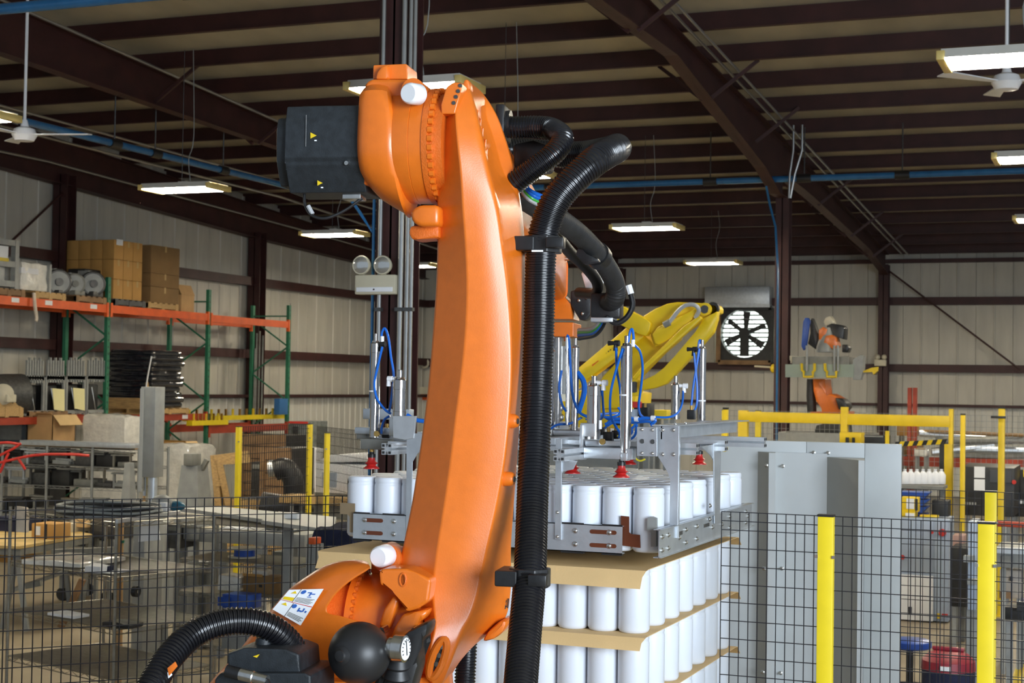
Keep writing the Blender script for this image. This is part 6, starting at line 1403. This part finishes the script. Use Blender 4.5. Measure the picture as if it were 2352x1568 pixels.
for k, pts in enumerate((((0, 1062), (80, 1045), (160, 1043), (205, 1046)), ((-10, 1050), (30, 1030), (48, 1018)), ((0, 1085), (14, 1052), (20, 1040)), ((40, 1050), (52, 1068), (58, 1078)), ((-10, 1018), (18, 1016), (45, 1020)))):
    single(B().tube(spline([od(x, y, 20.5) for x, y in pts], 5), .018, 8), 'red_hose', REDP, ['long red tube lying over the long parts shelf', 'short red tube arching at the picture edge', 'upright bent red tube at the picture edge', 'small red tube end hanging in front of the shelf', 'topmost red tube at the picture edge'][k], 'tube', 'red tubes on the shelf top')
# ---- tall grey column and grey cone stands
def stand(px, y0, y1, d, w0, w1, label, name, m=GREYM):
    p, q = od(px, y1, d), None; q = oY(px, y0, p.y); t = thing(name, (p.x, p.y, 0), label, 'stand')
    B().loft([[(p.x - w0, p.y - w0, 0), (p.x + w0, p.y - w0, 0), (p.x + w0, p.y + w0, 0), (p.x - w0, p.y + w0, 0)], [(q.x - w1, p.y - w1, q.z), (q.x + w1, p.y - w1, q.z), (q.x + w1, p.y + w1, q.z), (q.x - w1, p.y + w1, q.z)]]).build('column', m, t, smooth=False); return t, p, q
p = od(346, 1095, 16.5); q = oY(346, 888, p.y)
t = thing('grey_column', (p.x, p.y, 0), 'tall grey square lift column rising behind the wire shelves', 'column')
B().box(p.x - .09, p.x + .09, p.y - .08, p.y + .1, p.z, q.z, .006).build('sleeve', GREYM, t); B().box(p.x - .09, p.x - .05, p.y - .09, p.y - .08, p.z - .15, q.z - .02).build('side_strip', PANELG2, t, smooth=False)
B().cyl((p.x + .03, p.y, 0), (p.x + .03, p.y, p.z), .05, n=12).build('inner_post', GALV, t); B().cyl((p.x - .07, p.y, p.z - .2), (p.x - .07, p.y, p.z), .025, n=10).build('spring', ZINC, t); B().cyl((p.x - .11, p.y + .05, .2), (p.x - .11, p.y + .05, q.z - .5), .014, n=8).build('copper_pipe', TANP, t)
t, p, q = stand(447, 1068, 1160, 18.5, .26, .11, 'grey tapered machine pillar with clamp in front of the film wrapped pallet', 'machine_pillar')
B().box(q.x - .06, q.x + .06, q.y - .15, q.y + .05, q.z, q.z + .14, .01).build('clamp', MIDG, t); B().obox((q.x + .1, q.y, q.z - .05), (q.x + .17, q.y, q.z + .07), .05, .05).build('clamp_arm', MIDG, t, smooth=False)
t, p, q = stand(297, 1062, 1150, 19, .13, .04, 'narrow grey tapered pillar beside the tall grey column', 'machine_pillar')
t = boxth('grey_cabinet_post', 300, 333, 1190, 1500, 14.6, .3, GREYM, 'grey square machine leg standing behind the wire shelves', 'post'); on(t, -.1, 1.1, -.02, .03, .02, 'foot', MIDG)
t = boxth('grey_cabinet_post', 336, 358, 1200, 1420, 15.2, .25, PANELG2, 'pale slim machine leg next to the square one', 'post')
t = boxth('machine_table', 395, 700, 1228, 1240, 15.5, .8, GREYM, 'low grey machine bench standing behind the wire shelves', 'bench')
x0, x1, y, za, zc = t['_f']
for f in (.02, .32, .63, .95): B().box(x0 + (x1 - x0) * f, x0 + (x1 - x0) * f + .09, y, y + .1, 0, za).build('leg', GREYM, t, smooth=False)
for k, (a, e, y0, y1, m, nm, lb, ca) in enumerate(((420, 452, 1205, 1238, GREYM, 'grey_housing', 'grey housing on the bench nearest the pillar', 'housing'), (458, 476, 1212, 1238, BEIGE, 'cream_box', 'small cream box on the grey bench', 'box'), (510, 548, 1212, 1242, PAPER, 'paper_stack', 'pale paper pack on the grey bench beside yellow post', 'paper'), (610, 640, 1205, 1246, DARKM, 'black_case', 'black case at the end of the grey bench', 'case'), (375, 410, 1205, 1258, DKSTEEL, 'motor_block', 'dark motor block under the clamp pillar', 'motor'))):
    t = boxth(nm, a, e, y0, y1, 15.4, .3, m, lb, ca, stand=False); on(t, .1, .9, .75, .9, .01, 'front_panel', MIDG)
for k, (a, e, y0, y1) in enumerate(((420, 460, 1290, 1488), (465, 478, 1290, 1487), (620, 660, 1268, 1489))):
    t = boxth('grey_cabinet', a, e, y0, y1, 15.8, .4, GREYM, ['grey cabinet under the machine bench, widest one', 'narrow grey cabinet under the machine bench', 'dark grey cabinet under the bench end by the fence post'][k], 'cabinet'); on(t, .06, .94, .06, .94, .012, 'door', GREYM)
# ================================================================ NEAR WIRE SHELVES
za = 1.60
c0, cl, cr = oz(268, 1200, za), oz(-20, 1166, za), oz(424, 1174, za)
u1 = (cl - c0); w1 = min(u1.length, 1.5); u1.normalize()
LV = [za - .0, za - .42, za - .82, za - 1.20]
s1 = shelf_unit(c0, u1, 1.5, max(.62, (cr - c0).length * .8), LV[::-1], 'chrome wire shelf unit with a coil of cable on top', CHROME)
P1, e1_, e2_ = [Vector(v) for v in s1['_d']]
c2 = oz(663, 1214, 1.5); LV2 = [1.5, 1.20, .93, .50]
s2 = shelf_unit(c2, V(-1, .0, 0), 1.05, .6, LV2[::-1], 'chrome wire shelf unit carrying long grey panels on top', CHROME)
P2, g1, g2 = [Vector(v) for v in s2['_d']]
for p in (P2 + V(.0, 0, 0),): B().box(p.x - .03, p.x + .03, p.y - .03, p.y + .03, .02, 1.52).build('corner_post', GREYM, s2, smooth=False)
# cable coil
q = P1 + e1_ * .55 + e2_ * .30; t = thing('cable_coil', (q.x, q.y, za + .01), 'large flat coil of grey cable on top of the wire shelf', 'coil')
for k in range(5):
    r = .40 + .012 * (k % 3); b = B(); b.tube([(q.x + r * 1.05 * math.cos(i * math.pi / 20), q.y + r * .85 * math.sin(i * math.pi / 20), za + .02 + .016 * k + .006 * math.sin(i * .6 + k)) for i in range(41)], .011, 8); b.build('cable_turn', HOSEM if k % 2 else mat('cable_grey', (.24, .26, .26), .45, 0, .2, 8), t)
def flat(pts, z, m, name, label, cat, th=.004, grp=None, curl=0):
    b = B(); b.prism([V(p[0], p[1], z) for p in pts], (0, 0, th)); return single(b, name, m, label, cat, grp)
def pa(s, t_): p = P1 + e1_ * s + e2_ * t_; return (p.x, p.y)
flat([pa(.12, .05), pa(.5, .02), pa(.55, .28), pa(.2, .3)], LV[1] + .012, PAPER, 'paper_sheet', 'white paper sheets on the second wire shelf under the coil', 'paper')
b = B(); lumpy(P1.x - .34, P1.x - .20, P1.y + .12, P1.y + .24, LV[1] + .008, LV[1] + .05, .035, 33, b, 6); single(b, 'crumpled_paper', PAPER, 'crumpled white paper on the second wire shelf', 'paper')
q = pa(.34, .12); b = B(); lumpy(q[0] - .06, q[0] + .06, q[1] - .04, q[1] + .08, LV[1] + .012, LV[1] + .06, .02, 8, b, 3); single(b, 'black_glove', NAVY, 'small black cloth lying among the white papers', 'cloth')
flat([pa(.62, .05), pa(.95, .02), pa(.98, .2), pa(.66, .22)], LV[2] + .012, PAPER, 'paper_sheet', 'single white paper strip on the third wire shelf', 'paper', .02)
q = P1 + V(.08, .1, 0); b = B(); lumpy(P1.x - .16, P1.x + .10, P1.y + .05, P1.y + .22, LV[2] + .008, LV[2] + .045, .03, 12, b, 7); single(b, 'black_cloth', HOSEM, 'black cloth heap on the third wire shelf corner', 'cloth')
def film_on(s0, s1_, t0, t1, z, label, seed):
    a = P1 + e1_ * s0 + e2_ * t0; c = P1 + e1_ * s1_ + e2_ * t1; b = B(); lumpy(min(a.x, c.x), max(a.x, c.x), min(a.y, c.y), max(a.y, c.y), z + .008, z + .05, .02, seed, b, 8); single(b, 'plastic_film', FILMC, label, 'film')
film_on(.62, 1.4, .1, .5, LV[1], 'crumpled clear plastic film on the second wire shelf', 41)
# long grey panels on the right unit, tubs and boxes
b = B(); z = 1.515
A_, B_ = oz(418, 1174, z), oz(700, 1196, z); b.prism([A_, oz(700, 1214, z), B_ + V(.1, .2, 0), A_ + V(.15, .35, 0)], (0, 0, .03)); single(b, 'sheet_metal_plank', PANELG2, 'long pale grey metal panel lying on the wire shelf top', 'panel')
b = B(); A_ = oz(600, 1203, z + .035); b.prism([A_, oz(765, 1226, z + .035), oz(772, 1195, z + .035), oz(640, 1182, z + .035)], (0, 0, .03)); single(b, 'sheet_metal_plank', PANELG2, 'shorter pale grey metal panel on top of the longer panel', 'panel')
q = oz(674, 1190, z + .07); b = B(); lumpy(q.x - .06, q.x + .06, q.y - .04, q.y + .04, z + .068, z + .11, .02, 6, b, 3); single(b, 'crumpled_paper', PAPER, 'crumpled paper scrap on the grey metal panels', 'paper')
b = B(); A_ = oz(395, 1180, za); b.obox(oz(268, 1197, za + .02), oz(412, 1176, za + .02), .02, .03); single(b, 'bright_rod', ALU, 'bright metal rod along the edge of the wire shelf top', 'rod')
def on2(px0, px1, ytop, ybot, z, dep, m, name, label, cat, bev=.004):
    a = oz(px0, ybot, z); c = oY(px1, ytop, a.y); t = thing(name, (a.x, a.y, z), label, cat); B().box(a.x, c.x, a.y, a.y + dep, z + .006, c.z, bev).build('body', m, t); t['_f'] = (a.x, c.x, a.y, z, c.z); return t
zb = LV2[2]; t = on2(558, 632, 1326, 1362, zb, .2, CARD4, 'open_carton', 'brown carton on the wire shelf holding clear bags', 'box'); on(t, .0, .6, .98, 1.12, .01, 'flap', CARD3); on(t, .5, .6, .4, .55, .002, 'hole', DARKM)
b = B(); q = oz(590, 1362, zb); lumpy(q.x - .06, q.x + .08, q.y + .03, q.y + .15, zb + .09, zb + .18, .02, 14, b, 4); single(b, 'clear_bag', FILMC, 'clear plastic bag sitting in the brown carton', 'bag')
b = B(); q = oz(525, 1360, zb); lumpy(q.x - .1, q.x + .1, q.y, q.y + .2, zb + .01, zb + .14, .03, 15, b, 5); single(b, 'clear_bag', FILMC, 'crumpled clear bag beside the brown carton on the shelf', 'bag')
t = on2(508, 575, 1398, 1490, LV2[3], .22, GREYM, 'grey_carton', 'plain grey box under the blue tub on the wire shelf', 'box'); zt_ = t['_f'][4]
t = on2(510, 572, 1368, 1397, zt_, .2, BLUEB, 'blue_tub', 'blue plastic tub on a lower wire shelf', 'tub'); on(t, -.12, .3, .2, .8, .02, 'round_end', BLUEB)
q = oz(561, 1306, LV2[1] - .09); q.z = LV2[1] + .08; t = thing('cable_spool', (q.x, q.y, LV2[1]), 'pale flat cable spool on the wire shelf by the yellow post', 'spool'); B().cyl((q.x, q.y, q.z), (q.x, q.y, q.z + .012), .14, n=28).build('flange', BEIGE, t); B().cyl((q.x, q.y, q.z - .06), (q.x, q.y, q.z), .09, n=20).build('core', BLUEB, t); B().cyl((q.x, q.y, q.z - .07), (q.x, q.y, q.z - .06), .14, n=28).build('flange', BEIGE, t)
t = on2(638, 660, 1340, 1357, zb, .15, WHITEP, 'white_box', 'small white box at the wire shelf end beside brown carton', 'box'); on(t, .1, .9, .6, .9, .003, 'label', PAPER)
a = od(722, 1262, 10.9)
boxth('side_table', 715, 800, 1262, 1268, 10.9, .5, DARKM, 'small dark side table under the navy bag', 'table')
b = B(); lumpy(oY(722, 1240, a.y).x, oY(805, 1240, a.y).x, a.y, a.y + .35, oY(722, 1262, a.y).z, oY(722, 1214, a.y).z, .04, 18, b, 7); single(b, 'navy_bag', NAVY, 'dark navy cloth bag hanging near the gripper corner', 'bag')
t = boxth('orange_tool', 708, 722, 1235, 1250, 10.5, .1, RORANGE, 'small orange tool next to the navy bag', 'tool'); 
# small tools and lamp on the shelf back
q = od(372, 1165, 13.2); t = thing('grinder', q, 'grey bench tool with round head and blue grip on the wire shelf', 'tool'); B().sph(q + V(0, 0, .03), .10, 18, (1, .8, .8)).build('round_head', GREYM, t); B().box(q.x - .11, q.x - .0, q.y - .08, q.y, q.z - .1, q.z + .0, .01).build('body', NAVY, t); B().box(q.x + .0, q.x + .09, q.y - .08, q.y, q.z - .09, q.z + .05, .01).build('white_guard', WHITEP, t)
q = od(405, 1162, 13.2); single(B().sph(q, .065, 16, (1.3, .8, .7)), 'blue_grip_bag', mat('teal', (.02, .12, .20), .3, 0, .2, 8), 'small teal plastic bottle lying on the wire shelf', 'bottle')
b = B(); q = od(345, 1225, 13.0); b.prism([od(322, 1198, 13.0), od(362, 1196, 13.0), od(367, 1240, 12.9), od(318, 1244, 12.9)], (0, .01, 0)); single(b, 'white_cloth', PAPER, 'white cloth hanging below the top wire shelf', 'cloth')
q0, q1 = od(276, 1195, 13.6), od(278, 1275, 13.6); q1 = V(q1.x, q1.y, 0); t = thing('cardboard_tube', q1, 'tan cardboard tube with green tape standing in the wire shelf', 'tube'); B().cyl(q1, q0, .032, n=16).build('tube_body', TANP, t); B().cyl(od(277, 1240, 13.6), od(277, 1246, 13.6), .034, n=16).build('green_tape', GREENP, t)
# ================================================================ PLYWOOD TABLE AND ITEMS
zt = .92; a, c, e = oz(45, 1255, zt), oz(210, 1228, zt), oz(-60, 1240, zt)
t = thing('work_table', (a.x, a.y, 0), 'work table with bright plywood top on trestle legs', 'table')
top = [oz(-90, 1250, zt), oz(45, 1254, zt), oz(212, 1226, zt), oz(150, 1212, zt), oz(-60, 1216, zt)]
B().prism([V(p.x, p.y, zt - .03) for p in top], (0, 0, .03)).build('table_top', PLY, t, smooth=False); B().prism([V(p.x, p.y + .02, zt - .10) for p in top], (0, 0, .065)).build('apron', MIDG, t, smooth=False)
for p, dx in ((top[1], -.22), (top[1], .12), (top[2], -.12), (top[3], .1), (top[4], -.1), (top[0], .1)): B().obox((p.x - .15, p.y + .15, zt - .08), (p.x - .15 + dx, p.y + .15 + abs(dx) * .3, 0), .05, .05).build('leg', GREYM, t, smooth=False)
B().obox((top[1].x - .3, top[1].y + .2, .4), (top[3].x, top[3].y, .4), .04, .04).build('stretcher', GREYM, t, smooth=False)
q = oz(72, 1236, zt); t = thing('brown_carton', (q.x, q.y, zt), 'brown carton with pale tape standing on plywood table', 'box'); r = oY(124, 1204, q.y)
B().box(q.x, r.x, q.y, q.y + .3, zt, r.z, .006).build('body', CARD3, t); B().box(q.x + .06, q.x + .12, q.y - .003, q.y, zt + .04, r.z - .03).build('label', PAPER, t, smooth=False); B().box(r.x - .12, r.x - .09, q.y - .003, q.y, zt, r.z).build('tape', DARKM, t, smooth=False)
b = B(); q = oz(48, 1172, za); lumpy(q.x - .11, q.x + .09, q.y - .06, q.y + .14, za + .01, za + .10, .04, 61, b, 6); b2 = oY(52, 1205, q.y - .08); lumpy(b2.x - .06, b2.x + .05, q.y - .10, q.y - .05, za - .17, za + .05, .03, 62, b, 6)
single(b, 'rag', RAG, 'crumpled beige rag draped over the wire shelf edge', 'cloth')
for k, (a0, e0, y0, y1, m, nm, lb, ca) in enumerate(((128, 165, 1202, 1222, BEIGE, 'cream_tub', 'cream tub behind the brown carton on the table', 'tub'), (172, 200, 1192, 1210, CARD2, 'tan_box', 'small tan box behind the cream tub', 'box'), (-20, 44, 1190, 1222, NAVY, 'navy_case', 'dark navy case at the picture edge on the table', 'case'), (205, 270, 1200, 1235, DKSTEEL, 'drill_press', 'dark machine head between table and tall column', 'machine'), (-10, 26, 1260, 1290, CARD3, 'brown_carton', 'brown carton under the plywood table', 'box'))):
    t = boxth(nm, a0, e0, y0, y1, 18.2 if k < 4 else 17.8, .4, m, lb, ca, stand=k == 3); on(t, .1, .9, .85, 1.02, .02, 'lid', m)
for k, (x0, y0, x1, y1, m) in enumerate(((120, 1268, 260, 1262, MIDG), (130, 1288, 270, 1275, GREYM), (190, 1304, 290, 1302, MIDG), (60, 1345, 95, 1338, MIDG), (140, 1440, 190, 1330, WOODD))):
    single(B().obox(od(x0, y0, 17), od(x1, y1, 17), .08, .06), 'metal_bar', m, ['upper grey bar stacked beneath the machine head', 'middle grey bar stacked beneath the machine head', 'lowest grey bar beneath the machine head', 'short grey bar under the plywood table', 'dark wooden bar leaning under table end'][k], 'bar')
t = boxth('floor_cart', 120, 250, 1292, 1318, 19, .7, MIDG, 'low grey floor cart behind the wire shelf', 'cart')
x0, x1, y, zz, zc = t['_f']
for f in (.1, .9):
    for dy in (.1, .6): B().cyl((x0 + (x1 - x0) * f, y + dy - .02, .08), (x0 + (x1 - x0) * f, y + dy + .02, .08), .08, n=14).build('caster', DARKM, t); B().box(x0 + (x1 - x0) * f - .03, x0 + (x1 - x0) * f + .03, y + dy - .03, y + dy + .03, .15, zz).build('caster_post', GREYM, t, smooth=False)
q = od(312, 1358, 12.8); t = thing('caster_wheel', q, 'black caster wheel seen below the wire shelf', 'wheel'); B().cyl(q - V(.02, 0, 0), q + V(.02, 0, 0), .045, n=18).build('tyre', RUBBERB, t); B().cyl(q - V(.023, 0, 0), q + V(.023, 0, 0), .015, n=10).build('hub', ZINC, t)
for _o in bpy.data.objects:
    for _k in ('_f', '_y1', '_d'):
        if _k in _o: del _o[_k]
